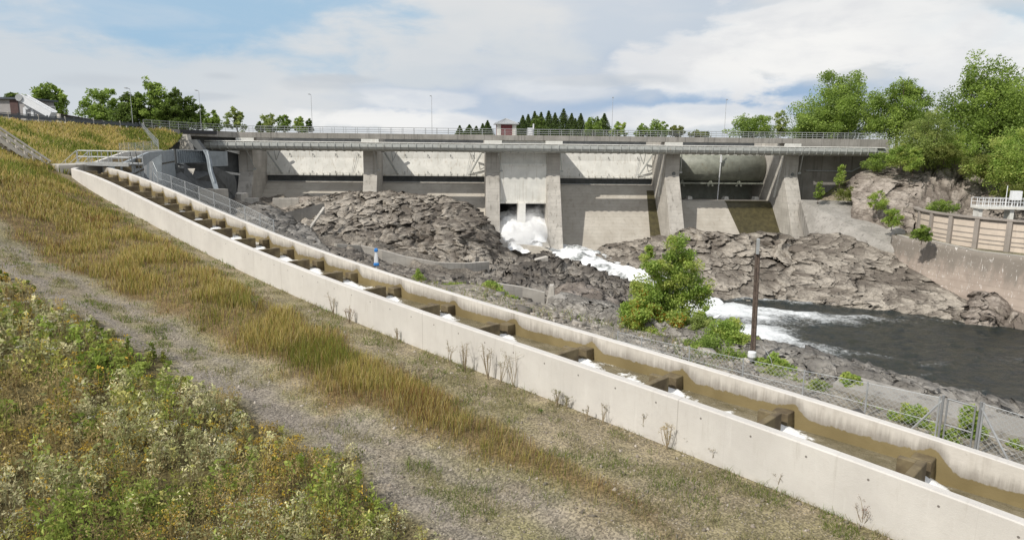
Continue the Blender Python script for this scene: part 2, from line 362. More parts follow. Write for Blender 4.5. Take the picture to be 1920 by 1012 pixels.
def mat_terrain():
    g = G('terrain_soil_rock'); c = g.attr('Col', 'Color'); p = g.pos(); q = g.pos((1, .55, 1.9), (.35, .5, .2)); n = g.noise(q, .7, 7, .65, .5); n2 = g.noise(p, 4.5, 8, .72, .4)
    c = g.mix(1.0, c, g.mix(g.ramp(n, .33, .67), (.6, .6, .6), (1.35, 1.33, 1.3)), 'MULTIPLY'); c = g.mix(1.0, c, g.mix(g.ramp(n2, .35, .65), (.55, .54, .53), (1.4, 1.38, 1.35)), 'MULTIPLY')
    g.bump(g.math('ADD', n, n2), .9, .2); return g.done(c, .92, 0, .25)
M['terrain'] = mat_terrain()
# ------------------------------------------------------------------ fish ladder frame: t runs upstream, off runs to the camera side
LANG = 0.7937; LO = np.array([9.592, 14.5, 0]); LD = np.array([-math.sin(LANG), math.cos(LANG), 0]); LN = np.array([-math.cos(LANG), -math.sin(LANG), 0])
LW = 2.7825; ZC = [-6.3216, 4.4398, -15.6269, 44.4454, -29.9118]
def zt(t):
    t = np.asarray(t, float); u = np.clip(t, -7, 57) / 70; z = sum(c * u ** i for i, c in enumerate(ZC))
    return z + np.minimum(t + 7, 0) * .075 + np.maximum(t - 57, 0) * .06
def LP(t, off, z=0.0): return LO + LD * t + LN * off + np.array([0, 0, z])
def LPv(t, off, z):
    t, off, z = np.broadcast_arrays(np.asarray(t, float), np.asarray(off, float), np.asarray(z, float))
    return LO + t[..., None] * LD + off[..., None] * LN + z[..., None] * np.array([0, 0, 1.])
def tsolve(px, off, dz=0.0):
    lo, hi = -9.0, 66.0
    for _ in range(50):
        m_ = (lo + hi) / 2
        if proj(LP(m_, off, float(zt(m_)) + dz))[0] > px: lo = m_
        else: hi = m_
    return (lo + hi) / 2
TE = tsolve(133, LW); TEF = tsolve(200, 0)
STX = [1744, 1478, 1270, 1103, 956, 844, 743, 662, 599, 543, 497, 453, 415, 382, 352, 324, 300, 277, 254, 235, 216, 197]
TK = [tsolve(x, .5, -.9) for x in STX]
TK = [TK[0] - 7.6, TK[0] - 3.8] + TK
WL = [float(zt(t)) - .66 for t in TK]          # pool level above each baffle
A_n = LP(TE, LW, float(zt(TE))); A_f = LP(TEF, 0, float(zt(TEF)))
C_n = [A_n, at(176, 303, 66), at(228, 285.5, 73), at(300, 280.5, 88)]
C_f = [A_f, at(234, 305, 65), at(280, 285.5, 72), at(326, 281, 86)]
ladder = empty('fish_ladder', LP(20, 1.4, -7), 'long pale concrete fish ladder of stepped pools running down the bank', 'fish ladder')
def wallstrip(name, ts, off0, off1, depth, mat, zf=None):
    """a wall along the ladder; rings of 6 points with a small chamfer on top"""
    rows = []
    for t in ts:
        z = float(zt(t)); c = .025
        rows.append([LP(t, off0, z - depth), LP(t, off0, z - c), LP(t, off0 + c, z), LP(t, off1 - c, z), LP(t, off1, z - c), LP(t, off1, z - depth)])
    mb = MB(); mb.ribbon(rows); return mb
tsn = np.r_[-26:TE:1.0, TE]
def run_attr(o, side):
    """distance along the ladder and depth below the wall top, for the formwork marks"""
    w_ = wpos(o); me = o.data; co = np.zeros(len(me.vertices) * 3); me.vertices.foreach_get('co', co); co = co.reshape(-1, 3) + w_; t = (co[:, :2] - LO[:2]) @ LD[:2]
    for k_, v_ in (('run', t), ('depth', zt(t) - co[:, 2])): a = me.attributes.new(k_, 'FLOAT', 'POINT'); a.data.foreach_set('value', v_)
nw = wallstrip('near_wall', tsn, LW - .26, LW, 2.3, None).build('near_wall', M['ladder'], ladder); run_attr(nw, 1)
# wall with algae line: the wet zone follows each pool's level
g = G('algae_wall'); p = g.pos(); wz = g.attr('wet'); n = g.noise(p, 5, 5, .7)
big = g.noise(p, .6, 4); cc = g.mix(g.ramp(big, .3, .7), (.50, .465, .41), (.60, .56, .50))
st = g.noise(g.pos((2.5, 2.5, .15)), 2.2, 5, .6); cc = g.mix(g.math('MULTIPLY', g.ramp(st, .5, .7), .35), cc, (.36, .32, .27))
lim = g.math('ADD', wz, g.math('MULTIPLY', g.math('SUBTRACT', n, .5), .22))
drip = g.noise(g.pos((5, 5, .35)), 2.0, 5, .65); cc = g.mix(g.math('MULTIPLY', g.ramp(g.math('ADD', lim, g.math('MULTIPLY', g.math('SUBTRACT', drip, .5), .55)), -.36, .04), .78), cc, (.20, .178, .15)); cc = g.mix(g.math('MULTIPLY', g.ramp(g.noise(p, 7, 5, .7), .62, .7), .5), cc, (.27, .24, .2)); cc = g.mix(g.ramp(lim, -.015, .02), cc, g.mix(g.ramp(big, .35, .65), (.175, .135, .062), (.235, .185, .09)))
g.bump(g.noise(p, 14, 4), .3, .02); M['algae'] = g.done(cc, .85, 0, .3)
def wet_level(t):
    """height of the algae line along the ladder"""
    z = np.full_like(t, WL[0] - .3); 
    for k in range(len(TK)):
        z = z + (((WL[k]) - (WL[k - 1] if k else WL[0] - .3)) * sstep(t, TK[k] - .45, TK[k] + .05))
    pk = sum(.16 * np.exp(-((t - a - .05) / .22) ** 2) for a in TK)
    return z + .30 + pk
def ladder_far():
    ts = np.arange(-26, TEF, .12); hs = np.linspace(0, 1, 26)
    T_, H_ = np.meshgrid(ts, hs, indexing='ij'); z = zt(T_) - .02 - H_ * 1.9
    V = LPv(T_, np.full_like(T_, .25), z).reshape(-1, 3); wl = wet_level(T_.ravel()).reshape(T_.shape)
    mesh('far_wall_face', V, grid_faces(*T_.shape)[:, ::-1], M['algae'], fw, True, attr={'wet': (wl - z).ravel()})
tsf = np.r_[-26:TEF:1.0, TEF]
fw = wallstrip('far_wall', tsf, 0, .245, 2.1, None).build('far_wall', M['ladder'], ladder)
run_attr(fw, 0)
ladder_far()
g = G('algae_baffle'); p = g.pos(); c = g.mix(g.ramp(g.noise(p, 2.5, 5), .3, .7), (.085, .062, .035), (.19, .15, .08)); g.bump(g.noise(p, 14, 4), .3, .02)
M['baffle'] = g.done(c, .8)
for k, t in enumerate(TK):
    z = float(zt(t)); top = z - .24; b0 = top - 1.5
    mb = MB(); mb.box(LP(t + .09, (LW - .26 + .98) / 2, (top + b0) / 2), (LW - .26 - .98, .18, top - b0), LN, LD)
    mb.box(LP(t + .36, 1.07, (top + b0) / 2 - .01), (.18, .36, top - b0 - .02), LN, LD)
    bevel(mb.build('baffle', M['baffle'], ladder), .015, 1)
    mb = MB(); mb.box(LP(t + .2, .25 + .19, (top - .14 + b0) / 2), (.38, .42, top - b0 - .14), LN, LD)
    bevel(mb.build('slot_block', M['baffle'], ladder), .015, 1)
# floor and the upper, turned reach
mb = MB(); mb.ribbon([[LP(t, .2, float(zt(t)) - 1.95), LP(t, LW - .2, float(zt(t)) - 1.95), LP(t, LW - .2, float(zt(t)) - 2.05), LP(t, .2, float(zt(t)) - 2.05)] for t in tsn]); mb.build('channel_floor', M['baffle'], ladder)
def polywall(pts, th, depth, side):
    rows = []
    for i, p_ in enumerate(pts):
        a = pts[max(i - 1, 0)]; b = pts[min(i + 1, len(pts) - 1)]; d = (b - a)[:2]; d /= np.linalg.norm(d); n = np.array([-d[1], d[0], 0]) * side * th
        z = np.array([0, 0, 1.]); dp = depth[i] if hasattr(depth, '__len__') else depth
        rows.append([p_ - z * dp, p_, p_ + n, p_ + n - z * dp])
    return MB().ribbon(rows)
mb = polywall(C_n, .3, [2.3, 2.2, 2.4, 3.0], -1); mb.build('upper_near_wall', M['ladder'], ladder)
mb = polywall(C_f, .3, [2.3, 3.2, 4.5, 5.5], 1); mb.build('upper_far_wall', M['bluegrey'], ladder)
rows = []
for a, b in zip(C_n, C_f):
    z = np.array([0, 0, 1.]); rows.append([a - z * 1.3, b - z * 1.3, b - z * 1.5, a - z * 1.5])
MB().ribbon(rows).build('upper_floor', M['baffle'], ladder)
for f in (.25, .5, .75):
    a = C_n[0] * (1 - f) + C_n[2] * f; b = C_f[0] * (1 - f) + C_f[2] * f
    MB().bar(a - [0, 0, .8], b - [0, 0, .8], .2, .9).build('upper_baffle', M['baffle'], ladder)
# ------------------------------------------------------------------ water in the ladder
def foam_mat(name, deep, shallow, bumpd=.04, bsc=6.0, rough=.08, foamc=(.86, .86, .84), f0=.38, f1=.62):
    g = G(name); p = g.pos(); f = g.attr('foam'); n = g.noise(p, bsc, 6, .7, .6); n2 = g.noise(p, bsc * .3, 4, .6)
    e = g.math('ADD', f, g.math('MULTIPLY', g.math('SUBTRACT', n, .5), 1.1)); fo = g.ramp(e, f0, f1)
    c = g.mix(g.ramp(n2, .3, .7), deep, shallow); c = g.mix(fo, c, foamc)
    g.bump(g.math('ADD', n, g.math('MULTIPLY', n2, .8)), .7, bumpd); r = g.ramp(fo, 0, 1, rough, .75)
    return g.done(c, r, 0, .5)
M['lwater'] = foam_mat('ladder_water', (.13, .112, .068), (.24, .21, .145), .09, 5.5)
def ladder_water():
    ts = np.arange(-25, TK[-1] + 3, .06); os_ = np.linspace(.24, LW - .255, 22)
    T_, O_ = np.meshgrid(ts, os_, indexing='ij'); z = np.full_like(T_, WL[0] - .3); foam = np.zeros_like(T_)
    slot = np.clip(1 - np.abs(O_ - .80) / .34, 0, 1) ** .5
    for k, tk in enumerate(TK):
        dz = WL[k] - (WL[k - 1] if k else WL[0] - .3)
        st_ = np.where(slot > 0, sstep(T_, tk - .75, tk + .45), sstep(T_, tk + .03, tk + .1)); z = z + dz * st_
        d = tk - T_; w = .26 + np.clip(d, 0, 3) * .35
        pl = np.exp(-((O_ - .80 - np.clip(d, 0, 3) * .35) / w) ** 2) * sstep(d, -.3, .1) * np.exp(-np.clip(d, 0, 9) / .65)
        foam = np.maximum(foam, pl * 1.05); z = z + .02 * pl
        back = np.exp(-((O_ - 2.0) / .6) ** 2) * np.exp(-((T_ - tk - .9) / .5) ** 2); foam = np.maximum(foam, back * .5); swirl = np.exp(-((T_ - tk + 1.9) / .6) ** 2) * np.exp(-((O_ - 1.7) / .7) ** 2); foam = np.maximum(foam, swirl * .42)
    V = LPv(T_, O_, z).reshape(-1, 3); nz = fbm(V, 2.2, 4, 5) - .5
    V[:, 2] += nz * (.05 + .10 * foam.ravel()) + (vnoise(V, 9, 3) - .5) * .07 * foam.ravel(); foam = foam.ravel() * (.55 + .75 * fbm(V, 4.5, 4, 61)) + .16 + .30 * sstep(fbm(V, 1.4, 4, 71), .5, .66)
    tag(mesh('ladder_water', V, grid_faces(*T_.shape), M['lwater'], None, True, attr={'foam': foam}), kind='structure')
ladder_water()
# ------------------------------------------------------------------ near bank
HB = -1.29
def zone_edges(t):
    u1 = np.interp(t, [3, 5.5, 9.6, 16, 31, 40, 60], [3.5, 2.8, 2.3, 1.7, .95, .7, .6])
    u2 = np.interp(t, [3.4, 7, 13, 24.6, 41, 60], [3.7, 3.7, 4.5, 4.8, 7.4, 12.0])
    u3 = np.interp(t, [3, 5.9, 8.6, 12.8, 17.7, 23.3, 34, 60], [7.6, 6.7, 6.4, 6.5, 6.9, 7.5, 8.8, 14.0])
    return u1, u2, u3
R_EDGE = [at(-420, 196, 40), at(-200, 205, 56), at(0, 222, 76), at(130, 231, 88), at(270, 240.5, 102), at(289, 240, 105), at(447, 247, 121)]
RE = np.array(R_EDGE)
def roaddist(XY):
    best = np.full(len(XY), 1e9); zz = np.zeros(len(XY)); sgn = np.zeros(len(XY))
    for a, b in zip(RE[:-1], RE[1:]):
        d = (b - a)[:2]; L2 = d @ d; s = np.clip(((XY - a[:2]) @ d) / L2, 0, 1); q = a[:2] + s[:, None] * d; r = XY - q; dist = np.hypot(r[:, 0], r[:, 1])
        m_ = dist < best; best = np.where(m_, dist, best); zz = np.where(m_, a[2] + s * (b[2] - a[2]), zz); sgn = np.where(m_, d[0] * r[:, 1] - d[1] * r[:, 0], sgn)
    return best, zz, sgn
def bank_z(XY):
    r = XY - LO[:2]; t = r @ LD[:2]; u = r @ LN[:2] - LW
    base = zt(np.clip(t, -60, 80)) + HB - .05 * np.clip(-u, 0, 1) + (fbm(XY, .35, 3, 3) - .5) * .35 * sstep(u, .3, 2.5)
    base = base + .10 * sstep(u, .2, 1.5) * (1 - sstep(u, 3, 5)) - .12 * sstep(u, 4.2, 5) * (1 - sstep(u, 6, 8)) + .015 * np.clip(u - 8, 0, 40)
    d, rz, sg = roaddist(XY)
    emb = np.where(sg > 0, rz - .35, rz - .3 - np.clip(d - .6, 0, 99) * .37)
    k = .6; h = np.clip(.5 + .5 * (emb - base) / k, 0, 1); return base * (1 - h) + emb * h + k * h * (1 - h) * .35
def bank_color(XY, z):
    r = XY - LO[:2]; t = r @ LD[:2]; u = r @ LN[:2] - LW; w = (fbm(XY, .8, 3, 9) - .5) * 1.3; uu = u + w
    u1, u2, u3 = zone_edges(t); gravel = np.array([.262, .226, .162]); soil = np.array([.17, .125, .065]); dk = np.array([.10, .085, .04])
    n = fbm(XY, 1.6, 3, 21)[:, None]; g1 = gravel * (.9 + .3 * n) 
    moss = np.array([.235, .22, .115]); mm = sstep(fbm(XY, 1.1, 4, 31), .42, .58)[:, None] * .85 * (.5 + .5 * sstep(uu, u2 - .5, u2 + 1))[:, None]; g1 = g1 * (1 - mm) + moss * mm
    c = g1
    gold = (sstep(uu, u1 - .3, u1 + .3) * (1 - sstep(uu, u2 - .3, u2 + .4)))[:, None]; c = c * (1 - gold) + soil * gold
    c2 = (sstep(uu, u3 - .2, u3 + .4))[:, None]; c = c * (1 - c2) + dk * c2
    tr = (np.exp(-((uu - (u3 - .5)) / .45) ** 2) + .8 * np.exp(-((uu - (u2 + .9)) / .4) ** 2))[:, None]; tr = np.clip(tr, 0, 1) * (1 - c2); c = c * (1 - tr) + np.array([.235, .213, .195]) * tr
    emb = sstep(z, -2.6, -1.6)[:, None] * sstep(t, 52, 60)[:, None]; green = np.array([.12, .12, .035]); c = c * (1 - emb) + green * emb; return c
def build_bank():
    # fan of rays away from the ladder's near wall and the upper channel
    bt = list(np.arange(-30, TE, .33)) + [TE]; P0 = [LP(t, LW - .02)[:2] for t in bt]; D0 = [LN[:2]] * len(bt)
    for i in range(3):
        for f in np.linspace(0, 1, 28)[1:]:
            P0.append((C_n[i] * (1 - f) + C_n[i + 1] * f)[:2]); q = (i + f) / 3; d = LN[:2] * (1 - q) + np.array([-1.0, .55]) * q; D0.append(d / np.linalg.norm(d))
    P0 = np.array(P0); D0 = np.array(D0); us = np.r_[0:14:.28, 14:30:.7, 30:75:2.0]
    XY = (P0[:, None, :] + us[None, :, None] * D0[:, None, :]).reshape(-1, 2); z = bank_z(XY)
    V = np.c_[XY, z]
    tag(mesh('bank_ground', V, grid_faces(len(P0), len(us)), M['ground'], None, True, col=bank_color(XY, z)), kind='structure')
build_bank()
# ------------------------------------------------------------------ gorge terrain (one sheet from the ladder to the dam and up the right bank)
WZ = -22.0
ctl = []
def cp(px, py, Y, dz=0.0): p = at(px, py, Y); ctl.append((p[0], p[1], p[2] + dz))
for t in (-25, -18, -12, -6, 0, 5, 10, 15, 20):
    z = float(zt(t)); ctl += [tuple(LP(t, o, z + dz)) for o, dz in ((-.3, -.75), (-2.5, -.8), (-5.4, -1.0), (-10, -9), (-15, -14.5))]
for t in (26, 32, 38, 45, 52, 58):
    z = float(zt(t)); ctl += [tuple(LP(t, o, z + dz)) for o, dz in ((-.3, -1.0), (-2.5, -1.5), (-7, -4.0), (-13, -7.5))]
for c in ((640, 470, 82), (560, 458, 80), (480, 432, 84), (420, 400, 88), (700, 500, 76), (780, 522, 70), (850, 542, 66), (900, 562, 62), (950, 582, 60), (1000, 600, 58),
          (480, 374, 121), (560, 376, 121), (640, 374, 122), (700, 374, 122), (800, 380, 122), (880, 402, 121), (960, 470, 121), (1000, 480, 117), (1060, 492, 113), (1110, 508, 109), (1150, 500, 113), (1180, 530, 104), (1150, 475, 120), (1250, 450, 122), (1400, 440, 122),
          (370, 388, 96), (400, 372, 104), (330, 352, 92), (440, 372, 112), (700, 470, 96), (800, 482, 96), (900, 494, 97), (600, 440, 98), (1100, 600, 74), (1150, 640, 66),
          (1550, 440, 117), (1620, 430, 115), (1690, 455, 108), (1740, 470, 98), (1830, 490, 95), (1600, 395, 124), (1540, 378, 126), (1640, 360, 126), (1600, 330, 132), (1660, 300, 134),
          (1740, 300, 128), (1830, 320, 124), (1920, 340, 118), (2050, 340, 110), (1760, 400, 112), (1920, 400, 112), (2050, 430, 112), (1920, 480, 92), (2050, 490, 95), (1700, 262, 160), (1900, 262, 160), (1560, 268, 160), (2200, 300, 150), (2300, 440, 100)):
    cp(*c, dz=-.35 if not (c[0] > 1200 and c[2] < 123) else -.35 - (2.6 if (c[0], c[1]) in ((1250, 450), (1400, 440), (1550, 440), (1620, 430), (1690, 455), (1740, 470), (1150, 462)) else .3))
for c in ((1300, 500, 110), (1400, 500, 110), (1500, 520, 106), (1600, 520, 102), (1700, 540, 97), (1800, 580, 91), (1400, 440, 116), (1330, 440, 118)): cp(*c, dz=-3.2)
for x, y, z in ((36, 121, -19.5), (44, 121, -19.5), (50, 120, -19), (40, 128, -20), (48, 128, -20), (52, 126, -18), (30, 126, -19), (22, 126, -19), (12, 126, -19)): ctl.append((x, y, z))
for x, y in ((10, 88), (25, 85), (30, 70), (35, 55), (45, 45), (60, 40), (60, 60), (60, 75), (80, 60), (95, 45), (25, 45), (40, 85), (90, 75), (120, 50)): ctl.append((x, y, -24.5))
for x, y, z in ((110, 20, -24), (140, 60, -20), (140, 90, -14), (60, 15, -22), (35, 22, -18), (130, 10, -22)): ctl.append((x, y, z))
CT = np.array(ctl)
def rbf_fit(C):
    D = np.hypot(C[:, None, 0] - C[None, :, 0], C[:, None, 1] - C[None, :, 1]) ; n = len(C)
    A = np.zeros((n + 3, n + 3)); A[:n, :n] = D - np.eye(n) * .6; Q = np.c_[np.ones(n), C[:, :2]]; A[:n, n:] = Q; A[n:, :n] = Q.T
    return np.linalg.solve(A, np.r_[C[:, 2], 0, 0, 0])
RW = rbf_fit(CT)
def gorge_z(XY):
    out = np.zeros(len(XY))
    for i in range(0, len(XY), 20000):
        X = XY[i:i + 20000]; D = np.hypot(X[:, None, 0] - CT[None, :, 0], X[:, None, 1] - CT[None, :, 1])
        out[i:i + 20000] = D @ RW[:len(CT)] + RW[len(CT)] + X @ RW[len(CT) + 1:]
    return out
def build_gorge():
    # rows run along the ladder's far wall, then sweep to the dam
    xs_ = np.arange(-72, 150, .75); ys_ = np.arange(-16, 146, .75); X, Y = np.meshgrid(xs_, ys_, indexing='ij'); XY = np.c_[X.ravel(), Y.ravel()]
    r = XY - LO[:2]; t = r @ LD[:2]; o = r @ LN[:2]
    z = gorge_z(XY); P = np.c_[XY, z]
    fa, ed = facet(P * [1, 1, 1.6], .28, 3); fb, _ = facet(P, .9, 9); far = sstep(-o, 5, 11); hill = sstep(XY[:, 0], 42, 52) * sstep(XY[:, 1], 92, 104)
    rapid = np.exp(-((XY[:, 0] - np.interp(XY[:, 1], [84, 97, 108, 118, 124], [27, 23, 14, 6, 2])) / 7) ** 2) * sstep(XY[:, 1], 80, 90)
    z = z + (fa * 1.3 + fb * .45) * far * (1 - .75 * hill) * (1 - .85 * rapid) - rapid * 2.6 + (fbm(XY, .9, 3, 4) - .5) * .3
    # inside the ladder or on the bank side: tuck it below
    z = np.where((o > -.35) & (t < TEF + 2), z - 4 - np.clip(o, 0, 5), z)
    keep = ~((o > .8) & (t < TEF + 4)) & ~((XY[:, 0] < -30) & (XY[:, 1] > 30) & (o > -6) & (t > TEF + 4) & (XY[:, 1] < 84))
    V = np.c_[XY, z]; Fq = grid_faces(len(xs_), len(ys_)); Fq = Fq[keep[Fq].all(1)]
    rockc = np.array([.24, .217, .187]); soil = np.array([.25, .22, .165]); grn = np.array([.15, .17, .055]); gr = np.array([.36, .335, .295])
    n = sstep(fbm(XY, .25, 4, 8), .42, .58)[:, None]; c = rockc * (1 - .25 * n) + 0 * XY[:, :1]
    sh = (1 - far)[:, None]; c = c * (1 - sh) + (gr * (1 - .5 * n) + soil * .5 * n) * sh
    gm = (hill * sstep(z, -12.5, -9))[:, None]; c = c * (1 - gm) + (grn * n + soil * (1 - n)) * gm
    tag(mesh('gorge_ground', V, Fq, M['terrain'], None, False, col=c), kind='structure')
build_gorge()
# far land and reservoir behind the dam, reaching the horizon
mb = MB(); mb.add([(-3000, 139, -1.2), (3000, 139, -1.2), (3000, 5000, -1.2), (-3000, 5000, -1.2)], [(0, 1, 2, 3)])
g = G('reservoir'); p = g.pos(); g.bump(g.noise(p, .8, 4), .3, .1); M['reservoir'] = g.done((.02, .035, .045), .08)
tag(mb.build('reservoir_water', M['reservoir']), kind='structure')
def far_land():
    a = np.linspace(-1.25, 1.25, 120); r = np.array([172, 185, 200, 260, 330, 420, 600, 900, 1500, 2500, 4500.]); A_, R_ = np.meshgrid(a, r, indexing='ij')
    X = np.sin(A_) * R_; Y = np.cos(A_) * R_; n = fbm(np.c_[X.ravel(), Y.ravel()], .008, 4, 2).reshape(X.shape)
    land = np.where(np.abs(A_ + .02) < .36, sstep(R_, 230, 300), np.where(A_ < 0, sstep(R_, 150, 176) , sstep(R_, 150, 180)))
    z = -5 + land * (4.6 + (n - .5) * 2.5 * np.minimum(R_ / 400, 2.5)); z = np.where(R_ < 100, -26, z)
    V = np.c_[X.ravel(), Y.ravel(), z.ravel()]; c = np.zeros((len(V), 3)) + [.07, .09, .035]
    tag(mesh('far_ground', V, grid_faces(*X.shape)[:, ::-1], M['terrain'], None, True, col=c), kind='structure')
far_land()
# ground sheet under and around everything, out of sight from the photograph's spot
mb = MB(); mb.add([(-2500, -2500, -27), (2500, -2500, -27), (2500, 130, -27), (-2500, 130, -27)], [(0, 1, 2, 3)])
M['farsoil'] = plain('far_meadow', (.12, .12, .05), .95, 0, .4, .05); tag(mb.build('lower_ground', M['farsoil']), kind='structure')
# ------------------------------------------------------------------ rock outcrops as lofted, craggy skins
def resample(row, n):
    row = np.array(row); d = np.r_[0, np.cumsum(np.linalg.norm(np.diff(row, axis=0), axis=1))]; s = np.linspace(0, d[-1], n); return np.stack([np.interp(s, d, row[:, i]) for i in range(3)], 1)
def pt(c):
    if c[2] == 'w': return atz(c[0], c[1], WZ - .3)
    return at(*c)
def crag(name, rows, mat, label, cat='rock outcrop', res=.3, amp=1.0, seed=0, back=6.0, strat=(1, .75, 1.25), group=None, drop=3.0, fine=1.0, chop=1.0):
    R = [np.array([pt(c) for c in r]) for r in rows]
    top = R[0].copy(); dr = top[:, :2] / np.linalg.norm(top[:, :2], axis=1)[:, None]; b1 = top.copy(); b1[:, :2] += dr * back; b1[:, 2] -= .25 * back; b2 = b1.copy(); b2[:, :2] += dr * 2; b2[:, 2] -= drop + 3
    bot = R[-1].copy(); bot[:, :2] -= (bot[:, :2] / np.linalg.norm(bot[:, :2], axis=1)[:, None]) * 1.0; bot[:, 2] -= drop
    R = [b2, b1] + R + [bot]
    L_ = max(np.linalg.norm(np.diff(r, axis=0), axis=1).sum() for r in R); n = int(min(L_ / res, 420)); R = np.array([resample(r, n) for r in R])
    seg = [np.linalg.norm(R[i + 1] - R[i], axis=1).mean() for i in range(len(R) - 1)]; out = [R[0]]
    for i, s_ in enumerate(seg):
        k = max(2, int(s_ / res)) 
        p0 = R[max(i - 1, 0)]; p1 = R[i]; p2 = R[i + 1]; p3 = R[min(i + 2, len(R) - 1)]
        for f in np.linspace(0, 1, k + 1)[1:]:
            cat_ = .5 * ((2 * p1) + (-p0 + p2) * f + (2 * p0 - 5 * p1 + 4 * p2 - p3) * f * f + (-p0 + 3 * p1 - 3 * p2 + p3) * f ** 3)
            out.append(.35 * cat_ + .65 * (p1 * (1 - f) + p2 * f))
    Gd = np.array(out); m_, n_ = Gd.shape[:2]
    gu = np.gradient(Gd, axis=1); gv = np.gradient(Gd, axis=0); N_ = np.cross(gu, gv); N_ /= np.maximum(np.linalg.norm(N_, axis=2, keepdims=True), 1e-6)
    N_ = N_ * .6 + np.array([0, -.35, .55]); N_ /= np.linalg.norm(N_, axis=2, keepdims=True)
    if (N_[..., 2].mean()) < 0: N_ = -N_
    P = Gd.reshape(-1, 3); rot = np.array([[.88, .36, .3], [-.4, .9, .1], [-.25, -.22, .94]]); Q = (P @ rot) * np.array(strat)
    Q = Q + (np.stack([fbm(P, .5, 2, seed + s_) for s_ in (1, 2, 3)], 1) - .5) * .9
    f1, e1 = facet(Q, .17, seed, .9); f2, e2 = facet(Q, .45, seed + 30, 1.0); f3, e3 = facet(Q, 1.15, seed + 60, 1.3)
    h = f1 * 2.1 + f2 * 1.35 + f3 * .7 * fine * (.45 + .55 * chop) - .95 * np.exp(-e1 * 8) - .7 * np.exp(-e2 * 7) + (fbm(P, 2.0, 4, seed) - .5) * .5
    edge = np.minimum(np.linspace(0, 1, n_) * 12, 1) * np.minimum(np.linspace(1, 0, n_) * 12, 1); h = h.reshape(m_, n_) * (.25 + .75 * edge)[None]
    lat = (np.stack([facet(Q, .8, seed + 90 + 9 * k_, .3)[0] for k_ in range(3)], 1)) * np.array([.9, .5, .7]) * amp * chop * np.repeat(edge[None], m_, 0).reshape(-1, 1)
    V = P + (N_ * (h * amp)[..., None]).reshape(-1, 3) + lat
    tone = np.clip(.5 + f1 * .35 + f2 * .5 + f3 * .35, 0, 1); o = mesh(name, V, grid_faces(m_, n_), mat, attr={'tone': tone})
    tag(o, label, cat, group); return o
crag('rock_outcrop', [
    [(535, 392, 113), (575, 374, 113), (610, 368, 116), (650, 362, 118), (700, 360, 119), (745, 362, 119), (790, 368, 118), (850, 376, 117), (885, 396, 115), (915, 425, 113), (938, 470, 111)],
    [(525, 410, 106), (560, 402, 107), (600, 392, 109), (650, 390, 111), (700, 388, 112), (760, 388, 112), (810, 398, 111), (860, 410, 110), (890, 430, 109), (912, 452, 108), (932, 480, 107)],
    [(520, 432, 100), (550, 430, 101), (590, 425, 102), (650, 425, 103), (700, 425, 104), (760, 428, 104), (820, 432, 104), (860, 448, 103), (890, 463, 103), (908, 475, 103), (926, 488, 103)],
    [(525, 452, 95), (548, 455, 95), (600, 460, 95), (650, 466, 96), (700, 478, 96), (760, 488, 97), (820, 493, 97), (860, 494, 98), (890, 494, 98), (908, 494, 98), (924, 494, 99)]],
    M['rock'], 'broad grey craggy rock mound in front of the left spillway bays', res=.24, amp=.85, seed=1)
crag('rock_outcrop', [
    [(505, 392, 117), (520, 376, 118), (560, 370, 119), (600, 368, 119), (640, 368, 120)], [(498, 404, 112), (520, 395, 112), (560, 392, 112), (600, 390, 113), (640, 388, 114)], [(490, 416, 108), (520, 414, 108), (560, 410, 108), (600, 408, 109), (640, 405, 110)]],
    M['rockpink'], 'low pale rock hump at the foot of the leftmost concrete spillway', res=.28, amp=.4, seed=5)
crag('rubble_mound', [
    [(425, 402, 88), (450, 390, 88), (480, 384, 88), (515, 392, 88), (545, 412, 88), (580, 428, 86)], [(425, 415, 80), (460, 408, 80), (500, 408, 80), (540, 425, 79), (590, 440, 78)],
    [(430, 440, 70), (470, 445, 70), (520, 455, 68), (560, 465, 66), (620, 475, 66)]], M['rubble'], 'grey rubble heap behind the chain link fence above the fish ladder', 'rubble', res=.28, amp=.38, seed=8, fine=2)
crag('rock_outcrop', [
    [(600, 462, 82), (650, 466, 83), (700, 484, 83), (745, 504, 82), (790, 510, 81), (840, 512, 80)], [(590, 470, 72), (650, 474, 72), (700, 493, 71), (750, 510, 70), (800, 518, 70), (850, 526, 70)],
    [(590, 478, 60), (650, 490, 58), (700, 506, 57), (760, 524, 55), (820, 540, 54), (870, 550, 54)]], M['rock'], 'jagged low rocks around the small blue and white post', res=.24, amp=.42, seed=11, fine=1.6)
crag('rock_outcrop', [
    [(850, 506, 96), (900, 502, 98), (950, 484, 102), (990, 486, 103), (1030, 482, 105), (1080, 496, 104), (1120, 514, 101), (1150, 527, 99), (1190, 536, 97), (1240, 556, 93)],
    [(835, 518, 88), (880, 520, 90), (930, 512, 94), (980, 506, 95), (1030, 506, 97), (1080, 520, 96), (1120, 532, 93), (1150, 534, 92), (1200, 540, 90), (1250, 562, 88)],
    [(825, 532, 78), (880, 540, 80), (940, 540, 82), (1000, 540, 83), (1050, 540, 84), (1090, 552, 84), (1130, 560, 84), (1160, 572, 83), (1210, 580, 83), (1260, 610, 82)],
    [(820, 552, 66), (890, 568, 67), (950, 580, 69), (1000, 590, 71), (1050, 600, 72), (1100, 618, 72), (1150, 636, 72), (1200, 650, 72), (1240, 660, 72), (1280, 680, 70)]],
    M['rockdark'], 'dark jagged rock shelf between the fish ladder and the rapids', res=.25, amp=.85, seed=21, fine=1.3)
